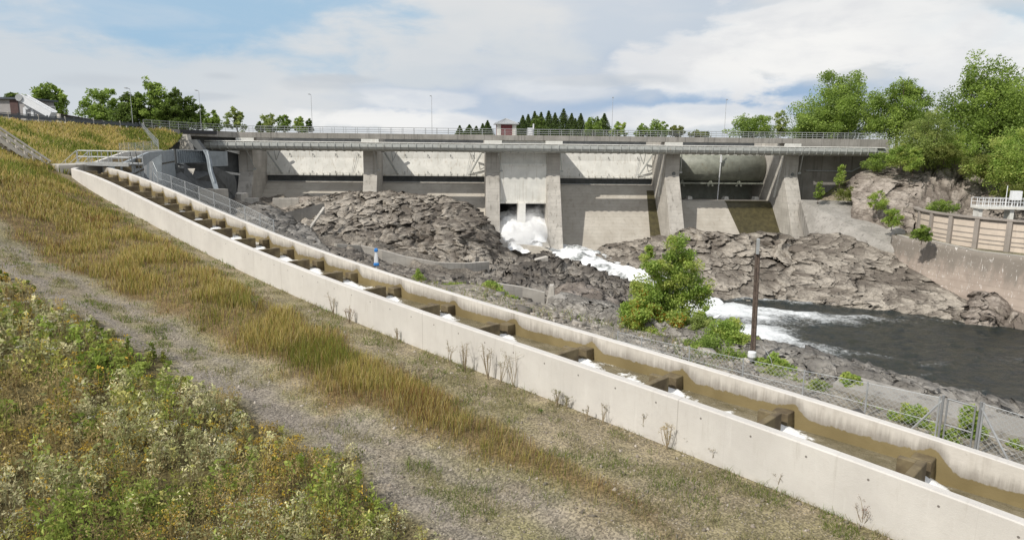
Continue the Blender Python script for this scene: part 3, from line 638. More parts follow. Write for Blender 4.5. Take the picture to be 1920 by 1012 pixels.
crag('rock_outcrop', [
    [(1040, 556, 76), (1060, 536, 77), (1090, 534, 77), (1120, 545, 77), (1150, 560, 77), (1180, 590, 77)], [(1040, 585, 70), (1065, 572, 71), (1095, 572, 71), (1130, 585, 71), (1160, 605, 71), (1190, 630, 70)],
    [(1045, 612, 66), (1070, 618, 66), (1100, 630, 66), (1130, 640, 66), (1165, 652, 66), (1200, 668, 66)]], M['rockpink'], 'paler striped rock face just left of the birch', res=.22, amp=.6, chop=.4, seed=27)
crag('rock_outcrop', [
    [(1115, 472, 117), (1135, 462, 119), (1165, 456, 120), (1200, 448, 121), (1235, 446, 121), (1275, 442, 121)], [(1120, 482, 113), (1145, 478, 114), (1180, 478, 114), (1220, 480, 113), (1290, 490, 112)],
    [(1150, 492, 110), (1170, 500, 109), (1200, 508, 107), (1250, 520, 105), (1320, 548, 100)]], M['rock'], 'small dark rocks beside the white rapids under the widest spillway', res=.28, amp=.6, seed=31)
crag('rock_outcrop', [
    [(1262, 452, 119), (1285, 432, 119), (1330, 434, 119), (1380, 440, 118), (1440, 438, 117), (1475, 442, 116), (1490, 458, 116), (1500, 474, 115)],
    [(1262, 480, 114), (1290, 470, 113), (1340, 472, 113), (1400, 478, 112), (1450, 480, 111), (1480, 485, 111), (1500, 490, 111), (1510, 500, 110)],
    [(1280, 520, 106), (1310, 520, 105), (1350, 525, 104), (1400, 532, 103), (1450, 535, 102), (1480, 535, 102), (1500, 535, 102), (1515, 540, 101)],
    [(1300, 556, 'w'), (1330, 560, 'w'), (1370, 570, 'w'), (1420, 573, 'w'), (1450, 570, 'w'), (1480, 570, 'w'), (1500, 572, 'w'), (1520, 574, 'w')]],
    M['rock'], 'big rounded grey rock mass below the right hand piers, behind the wooden pole', res=.25, amp=.95, chop=.25, seed=41)
crag('rock_outcrop', [
    [(1478, 470, 115), (1500, 452, 115), (1530, 440, 114), (1570, 438, 113), (1620, 446, 110), (1670, 460, 107), (1692, 474, 104), (1715, 500, 100), (1750, 530, 95), (1790, 552, 92), (1835, 574, 89)],
    [(1475, 500, 109), (1510, 485, 109), (1550, 478, 108), (1600, 480, 106), (1650, 492, 103), (1685, 505, 101), (1710, 525, 97), (1745, 550, 93), (1790, 568, 90), (1835, 585, 88)],
    [(1470, 540, 102), (1510, 535, 101), (1550, 530, 100), (1600, 535, 98), (1650, 545, 96), (1690, 555, 94), (1715, 565, 92), (1750, 578, 90), (1790, 588, 88), (1835, 598, 86)],
    [(1450, 570, 'w'), (1500, 572, 'w'), (1550, 577, 'w'), (1600, 582, 'w'), (1650, 588, 'w'), (1690, 593, 'w'), (1720, 597, 'w'), (1755, 602, 'w'), (1795, 608, 'w'), (1840, 614, 'w')]],
    M['rock'], 'long grey rock cliff dropping into the pool right of the last pier', res=.24, amp=.85, chop=.25, seed=47)
crag('rock_outcrop', [
    [(1812, 592, 88), (1822, 572, 88), (1845, 547, 88), (1872, 552, 87), (1890, 566, 87), (1915, 578, 86), (1950, 580, 85), (1990, 585, 84)], [(1812, 602, 86), (1835, 588, 86), (1860, 580, 85), (1890, 588, 85), (1920, 596, 84), (1990, 602, 82)],
    [(1812, 616, 'w'), (1840, 617, 'w'), (1870, 619, 'w'), (1900, 621, 'w'), (1930, 624, 'w'), (1990, 630, 'w')]], M['rockpink'], 'brownish boulder pile at the waterline below the stained retaining wall', res=.2, amp=.65, seed=53)
crag('rock_outcrop', [
    [(1590, 348, 124), (1615, 322, 124), (1650, 312, 124), (1685, 318, 123), (1710, 330, 121)], [(1596, 362, 120), (1625, 348, 119), (1655, 342, 118), (1690, 345, 117), (1715, 350, 116)],
    [(1600, 378, 117), (1635, 388, 115), (1660, 395, 113), (1690, 405, 111), (1712, 425, 108)]], M['rockpink'], 'smooth brownish rock knoll right of the dam end', res=.26, amp=.6, chop=.2, seed=61)
crag('rock_outcrop', [
    [(1690, 330, 121), (1715, 306, 121), (1745, 298, 121), (1785, 306, 120), (1820, 322, 118), (1850, 340, 115), (1900, 350, 112), (1960, 356, 110)],
    [(1692, 358, 116), (1720, 340, 116), (1755, 338, 116), (1800, 345, 115), (1845, 360, 113), (1900, 370, 110), (1960, 372, 108)],
    [(1696, 400, 111), (1730, 404, 110), (1760, 402, 110), (1810, 402, 110), (1850, 402, 109), (1900, 402, 108), (1960, 402, 106)]], M['rockpink'], 'tall brown rock face behind the round concrete tank', res=.26, amp=.75, chop=.35, seed=67)
# bank rim: broken rock edge above the pool
crag('rocky_bank_edge', [
    [tuple(proj(LP(t, -5.6, float(zt(t)) - .72))) + (float(LP(t, -5.6)[1]),) for t in (16, 12, 8, 5, 2, -1, -4, -8, -14, -22)],
    [tuple(proj(LP(t, -4.9, float(zt(t)) - .8))) + (float(LP(t, -4.9)[1]),) for t in (16, 12, 8, 5, 2, -1, -4, -8, -14, -22)]],
    M['rubble'], 'broken pale rock rim along the bank above the dark pool', 'rock rim', res=.09, amp=.16, seed=71, back=1.5, drop=.8, strat=(4, 4, 5))
# ------------------------------------------------------------------ river
def foam_field(X, Y):
    P = np.c_[X, Y]; w = (np.stack([fbm(P, .12, 3, 1), fbm(P, .12, 3, 2)], 1) - .5) * 9; Q = P + w; f = np.zeros(len(P))
    for px, py, rx, ry, k, rot in ((1355, 590, 8, 6, 1.25, -.3), (1400, 597, 9, 3.2, .95, -.1), (1480, 597, 14, 2.2, .72, .02), (1530, 597, 9, 1.0, .4, 0), (1400, 630, 7, 4.5, .95, -.5), (1455, 640, 9, 2.9, .75, -.6), (1500, 652, 8, 1.6, .42, -.6), (1560, 615, 12, 1.2, .2, .1), (1450, 568, 6, 1.0, .6, .0), (1690, 590, 10, .7, .3, -.5), (1790, 608, 9, .7, .35, -.5)):
        c = atz(px, py, WZ); dx = Q[:, 0] - c[0]; dy = Q[:, 1] - c[1]; a = dx * math.cos(rot) + dy * math.sin(rot); b = -dx * math.sin(rot) + dy * math.cos(rot)
        f = np.maximum(f, k * np.exp(-(a / rx) ** 2 - (b / ry) ** 2))
    P2 = P @ np.array([[.94, -.35], [.35, .94]]).T; return f * (.62 + .75 * fbm(P2 * [.25, 1.5], .9, 4, 77))
M['river'] = foam_mat('river_water', (.010, .018, .020), (.030, .032, .022), .36, 2.0, .16, (.74, .76, .76), .24, .92)
def build_river():
    xs_ = np.arange(-12, 170, .5); ys_ = np.arange(8, 108, .5); X, Y = np.meshgrid(xs_, ys_, indexing='ij'); P = np.c_[X.ravel(), Y.ravel()]; f = foam_field(P[:, 0], P[:, 1])
    lines = sstep(fbm(P * [.35, 1.2], .6, 4, 44), .60, .68) * sstep(fbm(P, .06, 2, 5), .48, .6) * .26; f = np.maximum(f, lines)
    z = WZ + (fbm(P, .5, 4, 7) - .5) * .35 + (fbm(P * [.6, 1.4], 1.4, 3, 17) - .5) * .22 + f * (.25 + (fbm(P, .5, 3, 8)) * .8)
    tag(mesh('river_pool_water', np.c_[P, z], grid_faces(len(xs_), len(ys_)), M['river'], None, True, attr={'foam': f + .02}), kind='structure')
build_river()
M['white_water'] = foam_mat('white_water', (.07, .08, .075), (.20, .215, .205), .25, 1.8, .2, (.82, .83, .83), .2, .85)
def build_rapids():
    Lp = [(925, 452, 124), (945, 462, 121), (1000, 470, 118), (1060, 487, 113), (1110, 504, 108), (1180, 522, 103), (1240, 552, 97), (1290, 590, 90), (1320, 625, 84)]
    Rp = [(1045, 448, 127), (1060, 456, 124), (1085, 462, 122), (1125, 476, 117), (1160, 488, 114), (1210, 506, 109), (1280, 530, 103), (1350, 560, 97), (1400, 590, 93)]
    Lw = resample([at(*c) for c in Lp], 140); Rw = resample([at(*c) for c in Rp], 140); s = np.linspace(0, 1, 40)
    zl = np.minimum.accumulate(np.minimum(Lw[:, 2], Rw[:, 2] + 2)); zr = np.minimum.accumulate(Rw[:, 2]); Lw[:, 2] = np.maximum(zl, WZ - .2); Rw[:, 2] = np.maximum(zr, WZ - .2)
    V = (Lw[:, None] * (1 - s)[None, :, None] + Rw[:, None] * s[None, :, None]).reshape(-1, 3)
    V[:, 2] += (fbm(V, .35, 4, 3) - .45) * 1.3 + (fbm(V, 1.3, 3, 5) - .5) * .5
    V[:, 2] += .5; sk = np.tile(np.maximum(np.exp(-s / .05), np.exp(-(1 - s) / .05)), 140); V[:, 2] -= 1.6 * sk; foam = .52 + (fbm(V * [.8, .8, 0], .9, 4, 9) - .45) * 1.7; foam = foam + .5 * np.tile(np.sin(np.pi * s) ** .6, 140) * .5
    top = np.repeat(np.linspace(0, 1, 140), 40); foam = foam + .35 * (1 - sstep(top, .05, .2)) + .4 * sstep(top, .72, .85)
    tag(mesh('rapids_water', V, grid_faces(140, 40)[:, ::-1], M['white_water'], None, True, attr={'foam': foam}), kind='structure')
build_rapids()
# ------------------------------------------------------------------ dam frame: s along the dam to the right, d downstream, z up
TH = math.radians(4.2); ES = np.array([math.cos(TH), math.sin(TH), 0]); ED = np.array([math.sin(TH), -math.cos(TH), 0]); DO = np.array([0, 130.0, 0])
def DP(s, d, z): return DO + ES * s + ED * d + np.array([0, 0, z])
def dpx(px, py, d):
    r = ray(px, py); k = (DO @ ED + d) / (r @ ED); q = r * k - DO; return float(q @ ES), float(q[2])
def SX(px, d, py=300): return dpx(px, py, d)[0]
def ZY(px, py, d): return dpx(px, py, d)[1]
dam = empty('dam', DP(0, 6, -19), 'long grey concrete dam with piers, flap gates and a road on top', 'dam')
FR = 6.0                                             # pier fronts
ZD = 1.50                                            # top of the road slab edge
def sbox(mb, s0, s1, d0, d1, z0, z1): mb.box(DP((s0 + s1) / 2, (d0 + d1) / 2, (z0 + z1) / 2), (abs(s1 - s0), abs(d1 - d0), abs(z1 - z0)), ES, ED); return mb
def sprof(mb, prof, s0, s1): mb.prism([DP(s0, d, z) for d, z in prof], ES * (s1 - s0)); return mb
S_L, S_R = SX(447, FR), SX(1664, FR)
# road slab: straight part with fascia, haunched deck
mb = MB(); sprof(mb, [(FR, ZD), (FR, ZD - .93), (3.3, ZD - .93), (3.3, ZD), (3.6, ZD), (3.6, ZD - .25), (FR - .35, ZD - .25), (FR - .35, ZD)], S_L, S_R)
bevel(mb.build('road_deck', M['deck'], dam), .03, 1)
mb = MB(); sbox(mb, S_L, S_R, 3.61, FR - .36, ZD - .246, ZD - .20); mb.build('road_surface', M['asphalt'], dam)
mb = MB(); sbox(mb, S_L, S_R, -10.6, -9.9, -14, ZD - .05); mb.build('dark_backing', M['dark'], dam)  # added dark backing, stands in for shade seen through the gap under the deck
# expansion joints in the fascia
for s in np.arange(S_L + 4, S_R, 11.2): mb = MB(); sbox(mb, s - .025, s + .025, FR, FR + .012, ZD - .92, ZD - .01); mb.build('joint', M['dark'], dam)
# deeper fascia over the right abutment
mb = MB(); sbox(mb, SX(1500, FR), S_R, FR - 1.0, FR + .06, ZD - 1.75, ZD - .02); mb.build('abutment_fascia', M['deck'], dam)
# curved left approach
ap = [at(447, 247, 121.4), at(400, 245.3, 117), at(350, 243, 112), at(300, 240.6, 106), at(268, 239, 102)]
ap[0] = DP(S_L, FR, ZD)
rows = []
for i, p_ in enumerate(ap):
    a = ap[max(i - 1, 0)]; b = ap[min(i + 1, len(ap) - 1)]; d = (a - b)[:2]; d /= np.linalg.norm(d); n = np.array([-d[1], d[0], 0]); z = np.array([0, 0, 1.])
    if i == 0: n = -ED
    rows.append([p_, p_ + n * .4, p_ + n * .4 - z * .25, p_ + n * 11.6 - z * .25, p_ + n * 12, p_ + n * 12 - z * 1.1, p_ + n * 1.2 - z * 1.1, p_ - z * .95])
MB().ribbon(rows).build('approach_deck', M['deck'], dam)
# railing: posts, three rails
def railing(mb, pts, h=1.08, step=2.0, r=.028, rails=(1.0, .62, .3), post=.035, kerb=None):
    for a, b in zip(pts[:-1], pts[1:]):
        L_ = np.linalg.norm(b - a); n = max(1, int(round(L_ / step))); z = np.array([0, 0, 1.])
        for f in rails: mb.tube(a + z * h * f, b + z * h * f, r, None, 5, False)
        for k in range(n + 1): q = a + (b - a) * k / n; mb.tube(q - z * .05, q + z * h, post, None, 5, False)
def balusters(mb, a, b, h, step, r=.012):
    n = int(np.linalg.norm(b - a) / step)
    for k in range(n): q = a + (b - a) * k / n; mb.tube(q + [0, 0, h * .1], q + [0, 0, h * .98], r, None, 3, False)
mb = MB(); zz = np.array([0, 0, 1.]); railing(mb, [DP(S_L, FR - .2, ZD), DP(S_R - .5, FR - .2, ZD)], 1.05); mb.build('front_railing', M['steel'], dam)
mb = MB(); railing(mb, [DP(S_L, 3.45, ZD), DP(S_R - .5, 3.45, ZD)], 1.05); mb.build('rear_railing', M['steel'], dam)
mb = MB(); railing(mb, [p_ + zz * .0 + np.array([0, .2, 0]) for p_ in ap], 1.1, 2.1)
for a, b in zip(ap[:-1], ap[1:]): balusters(mb, a + [0, .2, 0], b + [0, .2, 0], 1.1, .3)
mb.build('approach_railing', M['steel'], dam)
# ------------------------------------------------------------------ piers
ZK = -5.2
PIERS = [(447, 474), (681, 707), (911, 937), (1025, 1050.5), (1248, 1275), (1472, 1498)]
ps = []
for i, (a, b) in enumerate(PIERS):
    s0, s1 = SX(a, FR), SX(b, FR); ps.append((s0, s1)); pass; zb = [-12, -12, -20, -20, -19.5, -19.5][i]; fl = (ZK - zb) * .50
    if i in (2,): fl = (ZK - zb) * .28
    mb = MB(); sprof(mb, [(-8, ZD - .4), (3.2, ZD - .4), (3.2, ZD - .935), (FR - .3, ZD - .935), (FR - .3, -.25), (FR, -.45), (FR, ZK), (FR + fl, zb), (-8, zb)], s0, s1); bevel(mb.build('pier', M['dam'], dam), .05, 1)
    mb = MB(); sbox(mb, s0 - .25, s1 + .35, FR - .28, FR + .06, ZD - 1.6, ZD - .95); mb.build('bearing_cap', M['gate'], dam)
# ------------------------------------------------------------------ service beam: a long hood with ribs
BL, BR = SX(366, 8.4), SX(1640, 8.4); zb_ = -.02
prof = [(6.5, zb_ + .02), (8.5, zb_ + .02), (8.95, zb_ - .28), (9.02, zb_ - .75), (8.8, zb_ - 1.15), (8.1, zb_ - 1.45), (6.6, zb_ - 1.5), (6.6, zb_ - 1.35), (8.0, zb_ - 1.3), (8.6, zb_ - 1.05), (8.78, zb_ - .7), (8.72, zb_ - .38), (8.4, zb_ - .14), (6.5, zb_ - .14)]
mb = MB(); sprof(mb, prof, BL, BR)
mb.build('service_beam', M['beam'], dam)
mb = MB(); sprof(mb, [(8.3, zb_ + .07), (8.75, zb_ + .07), (8.9, zb_ + .02), (8.9, zb_ - .07), (8.3, zb_ + .02)], BL - .2, BR + 1.5); mb.build('beam_cap', M['gate'], dam)
for s in np.arange(BL + .1, BR, 1.36):
    q = [(d + (.13 if d > 7 else 0), z - (.08 if z < zb_ - 1.1 else 0)) for d, z in prof[1:7]]; mb = MB(); sprof(mb, q + [(7.5, zb_ - .7)], s - .06, s + .06)
    mb.build('beam_rib', M['beam'], dam)
mb = MB(); sprof(mb, [(8.35, zb_ - .05), (8.9, zb_ - .3), (8.95, zb_ - 1.0), (8.3, zb_ - 1.4), (7.0, zb_ - 1.45), (7.0, zb_ - .05)], BL - .35, BL - .02); mb.build('beam_end_plate', M['white'], dam)
mb = MB(); mb.prism([DP(BR, 8.5, zb_), DP(BR, 8.8, zb_ - 1.1), DP(BR, 6.8, zb_ - 1.45), DP(BR, 6.6, zb_)], ES * .01 + 0 * ED)
mb.ribbon([[DP(BR, 8.5, zb_), DP(BR, 8.8, zb_ - 1.1), DP(BR, 6.8, zb_ - 1.45), DP(BR, 6.6, zb_)], [DP(BR + 3.6, 8.2, zb_), DP(BR + 3.6, 8.3, zb_ - .45), DP(BR + 3.6, 6.8, zb_ - .5), DP(BR + 3.6, 6.6, zb_)]]); mb.build('beam_end', M['beam'], dam)
for i, (s0, s1) in enumerate(ps):
    for ds in ((.75,) if i < 4 else (.75,)):
        s = s0 + (s1 - s0) * ds; mb = MB(); mb.tube(DP(s, 9.0, zb_ - .2), DP(s + .9, FR + .15, zb_ - 4.6), .075, None, 6); mb.box(DP(s + .9, FR + .08, zb_ - 4.7), (.5, .16, .3), ES, ED); mb.tube(DP(s - .6, FR + .2, -4.95), DP(s + .7, FR + .2, -4.95), .04, None, 5); mb.build('strut', M['beam'], dam)
# ------------------------------------------------------------------ weirs and gates between piers
GD = -4.6
def weir(s0, s1, zc, zb, d1, mat, name='spillway', off=0.0):
    pr = [(-9, zc - .3), (-5, zc), (-2.6, zc - .03), (-1.6, zc - .4), (-.6, zc - 1.3)]; n = 5
    for k in range(1, n + 1): f = k / n; pr.append((-.6 + (d1 + .6) * f, zc - 1.3 + (zb - zc + 1.3) * f))
    pr += [(d1 + 1.2, zb - .6), (d1 + 1.2, zb - 2), (-9, zb - 2)]; pr = [(d + off if 0 < i < len(pr) - 3 else d, z) for i, (d, z) in enumerate(pr)]; mb = MB(); sprof(mb, pr, s0, s1); o = mb.build(name, mat, dam); return o
def hooks(mb, s0, s1, n, d, z):
    for k in range(n):
        s = s0 + (s1 - s0) * (k + .5) / n; mb.path([DP(s, GD + d, z + .25), DP(s, GD + d + .28, z + .2), DP(s + .03, GD + d + .34, z), DP(s, GD + d + .2, z - .18)], .05, 5)
def flapgate(i, s0, s1, ztop, zbot, nh, lean=1.0, arms='L'):
    root = dam
    mb = MB(); mb.ribbon([[DP(s, GD + 1.2, ztop), DP(s, GD + 1.45, (ztop * .6 + zbot * .4)), DP(s, GD + 1.5 + lean, zbot), DP(s, GD + 1.3 + lean, zbot - .05), DP(s, GD + .9, (ztop + zbot) / 2), DP(s, GD + .6, ztop)] for s in (s0, s1)])
    gt = mb.build('gate', M['gate'], root)
    mb = MB(); hooks(mb, s0 + 2, s1, nh, 1.35, ztop * .72 + zbot * .28 - .1); hooks(mb, s0 + 2, s1, nh, 1.45 + lean * .9, zbot + .45); mb.build('gate_hook', M['dark'], gt)
    mb = MB(); sbox(mb, s0, s1, GD + 1.0 + lean, GD + 1.62 + lean, zbot - .12, zbot + .14)
    for s in np.arange(s0 + .6, s1, 1.2): sbox(mb, s - .03, s + .03, GD + 1.5 + lean, GD + 1.75 + lean, zbot - .1, zbot + .42)
    mb.tube(DP(s0, GD + 1.72 + lean, zbot + .4), DP(s1, GD + 1.72 + lean, zbot + .4), .035, None, 5); mb.build('gate_lip', M['gate'], gt)
    # side ladder on the gate
    mb = MB()
    for s_ in (s1 - 2.6, s1 - 2.25): mb.tube(DP(s_, GD + 1.5, ztop * .8 + zbot * .2), DP(s_ - .8, GD + 1.62 + lean, zbot), .03, None, 4)
    mb.build('gate_ladder', M['steel'], gt)
    mb = MB(); sbox(mb, s0, s1, GD + .2, GD + .9 + lean, zbot - 1.3, zbot - .13); mb.build('gate_seal_beam', M['dark'], gt)
    mb = MB(); sbox(mb, s0, s1, GD + .9 + lean, GD + 1.1 + lean, zbot - 1.3, zbot - 1.18); mb.build('sill_edge', M['steel'], gt)
    for sd in arms:
        sa, sg = (s0 + .35, 1) if sd == 'L' else (s1 - .35, -1); mb = MB()
        mb.bar(DP(sa, GD + 4.0, ztop - .6), DP(sa + sg * 2.6, GD + 3.1, ztop - .5), .28, .32, ED); mb.bar(DP(sa + sg * .3, GD + 3.8, ztop - 1.0), DP(sa + sg * 2.6, GD + 2.4, zbot - .1), .24, .24); mb.bar(DP(sa + sg * 2.5, GD + 3.1, ztop - .6), DP(sa + sg * 1.6, GD + 3.0, (ztop + zbot) / 2), .1); mb.bar(DP(sa + sg * 1.5, GD + 3.6, ztop - .6), DP(sa + sg * 1.6, GD + 3.0, (ztop + zbot) / 2), .1)
        mb.tube(DP(sa - .3 * sg, GD + 4.0, ztop - .6), DP(sa + .25 * sg, GD + 4.0, ztop - .6), .35, None, 10); mb.build('gate_arm', M['beam'], gt)
zt1 = ZY(600, 283, -3); zb1 = ZY(600, 327.5, -2.2)
weir(ps[0][1], ps[1][0], zb1 - 1.2, -11, 4.5, M['weir']); flapgate(1, ps[0][1], ps[1][0], zt1 + .8, zb1, 4)
weir(ps[1][1], ps[2][0], zb1 - 1.2, -16, 6.6, M['weir']); flapgate(2, ps[1][1], ps[2][0], zt1 + .8, zb1, 4, 1.0, 'LR')
# narrow bottom-outlet bay: tall flat gate with two openings and a pointed splitter
s0, s1 = ps[2][1], ps[3][0]; zo = ZY(980, 381, 5.9)
mb = MB(); sbox(mb, s0, s1, 4.6, 5.55, -3.6, .56); mb.build('gate_upper_panel', M['gate'], dam)
mb = MB(); sbox(mb, s0, s1, 4.6, 5.9, zo, -3.604); mb.build('gate_lower_panel', M['gate'], dam)
mb = MB(); sbox(mb, s0, s1, 5.5, 6.1, -3.85, -3.5); mb.build('gate_rib', M['gate'], dam); mb = MB(); sbox(mb, s0, s1, 5.8, 6.15, zo - .05, zo + .3); mb.build('gate_rib', M['gate'], dam)
sm0, sm1 = SX(971, 6.5, 390), SX(985.5, 6.5, 390)
mb = MB(); mb.prism([DP(sm0, 6.5, zo), DP(sm1, 6.5, zo), DP(sm1, 6.5, zo - 4.0), DP(sm1 - .35, 6.5, zo - 6.2), DP((sm0 + sm1) / 2, 6.5, zo - 7.2), DP(sm0 + .35, 6.5, zo - 6.2), DP(sm0, 6.5, zo - 4.0)], -ED * 4); mb.build('splitter_pier', M['gate'], dam)
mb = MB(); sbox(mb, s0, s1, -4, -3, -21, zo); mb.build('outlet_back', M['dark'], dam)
mb = MB(); sbox(mb, s0 - .6, s1 + .6, -7, 3.25, ZD - .39, ZD - .15); mb.build('platform', M['deck'], dam)
# side plinths of the outlet
for sgn, sx in ((-1, s0), (1, s1)):
    mb = MB(); mb.prism([DP(sx - sgn * .02, FR, -14.5), DP(sx - sgn * .02, FR, -21), DP(sx - sgn * .02, FR + 10.5, -21), DP(sx - sgn * .02, FR + 7.5, -17.5)], ES * sgn * (-1.1)); mb.build('wing_footing', M['dam'], dam)
# bay 4
zt4 = ZY(1130, 289, -3); zb4 = ZY(1130, 333.5, -2.2)
weir(ps[3][1], ps[4][0], zb4 - 1.2, -20.5, 8.6, M['weir']); flapgate(4, ps[3][1], ps[4][0], zt4 + .8, zb4, 3, 1.0, 'R')
def slopeface(s, f): zc = zb4 - 1.2; return DP(s, -.6 + (8.6 + .6) * f + .03, zc - 1.3 + (-20.5 - zc + 1.3) * f)
mb = MB(); sA, sB = ps[4][0] - 2.3, ps[4][0] - .02; mb.add([slopeface(sA + .9, -.02), slopeface(sB, -.02), slopeface(sB, 1), slopeface(sA, 1)], [(0, 1, 2, 3)]); mb.add([slopeface(sA + .9, -.02) - ED * .1, slopeface(sB, -.02) - ED * .1, slopeface(sB, 1) - ED * .1, slopeface(sA, 1) - ED * .1], [(3, 2, 1, 0)])
mb.build('olive_streak', M['wet'], dam)  # dark olive strip down the right edge of this weir face
# bay 5: drum gate over a lower weir
s0, s1 = ps[4][1], ps[5][0]; zc5 = ZY(1380, 376.5, 1.0); cz = -4.1; R5 = 2.9
V = []; n = 28; V = [DP(s, -4.2 + R5 * math.cos(a), cz + R5 * math.sin(a)) for s in (s0 + .2, s1 - .2) for a in [2 * math.pi * k / n for k in range(n)]]
drum = mesh('drum_gate', V, [(k, (k + 1) % n, n + (k + 1) % n, n + k) for k in range(n)] + [tuple(range(n))[::-1], tuple(range(n, 2 * n))], M['drum'], dam, True)
drum.data.polygons[n].use_smooth = False; drum.data.polygons[n + 1].use_smooth = False
mb = MB(); sbox(mb, s0 + .2, s1 - .2, -4.4, -2.6, cz + R5 - .9, cz + R5 + 1.2); mb.build('drum_lit_strip', M['gate'], drum)  # pale plate stands in for the sunlit strip along the drum top
mb = MB()
for k in range(12): s = s0 + 1 + (s1 - s0 - 2) * k / 11; sbox(mb, s - .04, s + .04, -2.6, -2.4, cz + R5 - .95, cz + R5 - .5)
sbox(mb, s0 + .2, s1 - .2, -2.6, -2.35, cz + R5 - .98, cz + R5 - .86); mb.build('drum_lip', M['gate'], drum)
mb = MB(); sbox(mb, s0 + .2, s1 - .2, -3.6, -2.2, cz - R5 - .25, cz - R5 + .05); 
for k in range(3):
    s = s0 + (s1 - s0) * (.17 + .29 * k); mb.bar(DP(s - .5, -2.4, cz - R5 - .7), DP(s, -2.6, cz - R5 + .5), .3); mb.bar(DP(s + .5, -2.4, cz - R5 - .7), DP(s, -2.6, cz - R5 + .5), .3)
mb.build('drum_bracket', M['drum'], drum)
sp = SX(1350, -1, 330); mb = MB(); mb.tube(DP(sp, -.9, cz + R5 + .6), DP(sp, -1.6, zc5 - .1), .1, None, 8); mb.box(DP(sp, -1.0, cz + 1.6), (.3, .3, 1.2), ES, ED); mb.build('gate_rod', M['white'], dam)
weir(s0, s1, zc5, -21, 8.0, M['weir'], 'spillway', 3.2)
mb = MB(); sbox(mb, s0, s1, -8.5, -7.8, -12, -2); mb.build('bay_back', M['drum'], dam)
def sl5(s, f): return DP(s, 2.6 + 8.6 * f + .03, zc5 - 1.3 + (-21 - zc5 + 1.3) * f)
sA = SX(1352, -1, 380); mb = MB(); mb.add([sl5(sA, -.02), sl5(s1 - .02, -.02), sl5(s1 - .02, 1), sl5(sA + 2.2, 1)], [(0, 1, 2, 3)]); mb.add([sl5(sA, -.02) - ED * .1, sl5(s1 - .02, -.02) - ED * .1, sl5(s1 - .02, 1) - ED * .1, sl5(sA + 2.2, 1) - ED * .1], [(3, 2, 1, 0)]); mb.add([DP(sA, 2.65, zc5 - 1.25), DP(s1 - .02, 2.65, zc5 - 1.25), DP(s1 - .02, 1.65, zc5 - .36), DP(sA, 1.65, zc5 - .36)], [(0, 1, 2, 3)]); mb.add([DP(sA, 1.65, zc5 - .36), DP(s1 - .02, 1.65, zc5 - .36), DP(s1 - .02, .6, zc5 + .01), DP(sA, .6, zc5 + .01)], [(0, 1, 2, 3)]); mb.build('olive_streak', M['wet'], dam)
for k in (.25, .62, .93):
    mb = MB(); s = s0 + (s1 - s0) * k; mb.prism([DP(s - .6, -1.8, zc5 - .4), DP(s - .35, -1.8, zc5 + .55), DP(s + .35, -1.8, zc5 + .55), DP(s + .6, -1.8, zc5 - .4)], -ED * 1.4); mb.build('crest_block', M['gate'], dam)
# slanting strut left of the last two piers, round service hole
for i in (4, 5):
    s0_ = ps[i][0]; mb = MB(); mb.bar(DP(s0_ + .05, FR - .2, -.9), DP(s0_ - .12, 3.0, -9.3), .35, .3, ED); mb.build('guide_rail', M['gate'], dam)
    mb = MB(); mb.tube(DP(s0_ + (ps[i][1] - s0_) * .62, FR + .02, -5.0), DP(s0_ + (ps[i][1] - s0_) * .62, FR - .2, -5.0), .34, None, 12); mb.build('drain_hole', M['dark'], dam)
# right abutment
sr = ps[5][1]
mb = MB(); sbox(mb, sr, SX(1665, 2.0), -8, 2.2, -13, ZD - 1.16); mb.build('abutment_wall', M['dark2'] if 'dark2' in M else M['deck'], dam)
mb = MB(); mb.path([DP(SX(1512, 2.4), 2.5, ZY(1512, 320, 2.5)), DP(SX(1598, 2.4), 2.5, ZY(1598, 322, 2.5)), DP(SX(1640, 2.4), 2.5, ZY(1640, 300, 2.5))], .14, 8); mb.build('abutment_pipe', M['steel'], dam)
mb = MB(); sbox(mb, sr + .3, sr + 1.5, 4.5, 9.6, -17.5, -14.2); mb.build('toe_block', M['wet'], dam)
# concrete apron right of the dam
Q = [at(1500, 374.5, 124), at(1595, 377, 123), at(1637, 396, 118), at(1697, 432, 108.5), at(1700, 476, 103), at(1640, 470, 107), at(1560, 446, 113.5), at(1520, 446, 117)]
mb = MB(); mb.prism(Q, (0, .5, -2.5)); ap_ = mb.build('concrete_apron', M['deck'], None); tag(ap_, 'smooth sloping concrete apron right of the last pier, above the cliff', 'concrete apron')
# lamps on the road
def lamp(px, ytop, Y, label, d=None):
    b = at(px, 250, Y); b[2] = ZD - .2 if d is None else d; t = at(px, ytop, Y); h = t[2] - b[2]
    r = empty('street_lamp', b, label, 'street lamp', 'street lamps along the road over the dam')
    mb = MB(); mb.tube(b, b + zz * h, .05, .03, 8); mb.build('pole', M['steel'], r)
    mb = MB(); mb.tube(b + zz * h, b + zz * (h + .05) + np.array([-.1, -.7, .0]), .035, .03, 6); mb.box(b + zz * (h + .05) + np.array([-.1, -.8, .0]), (.26, .62, .12)); mb.build('lamp_head', M['steel'], r)
for px, yt, Y, lb in ((586, 178, 132, 'slim grey street lamp left of the middle of the dam'), (810, 181, 134, 'slim grey street lamp between the middle piers left of the red hut'),
                      (1147, 184, 136, 'slim grey street lamp right of the conifer row'), (1358, 188, 138, 'slim grey street lamp farthest right on the dam'), (378, 171, 124, 'slim grey street lamp over the left approach to the dam')): lamp(px, yt, Y, lb)
lamp(250.5, 167, 106, 'nearer grey street lamp where the embankment meets the dam', 1.2)
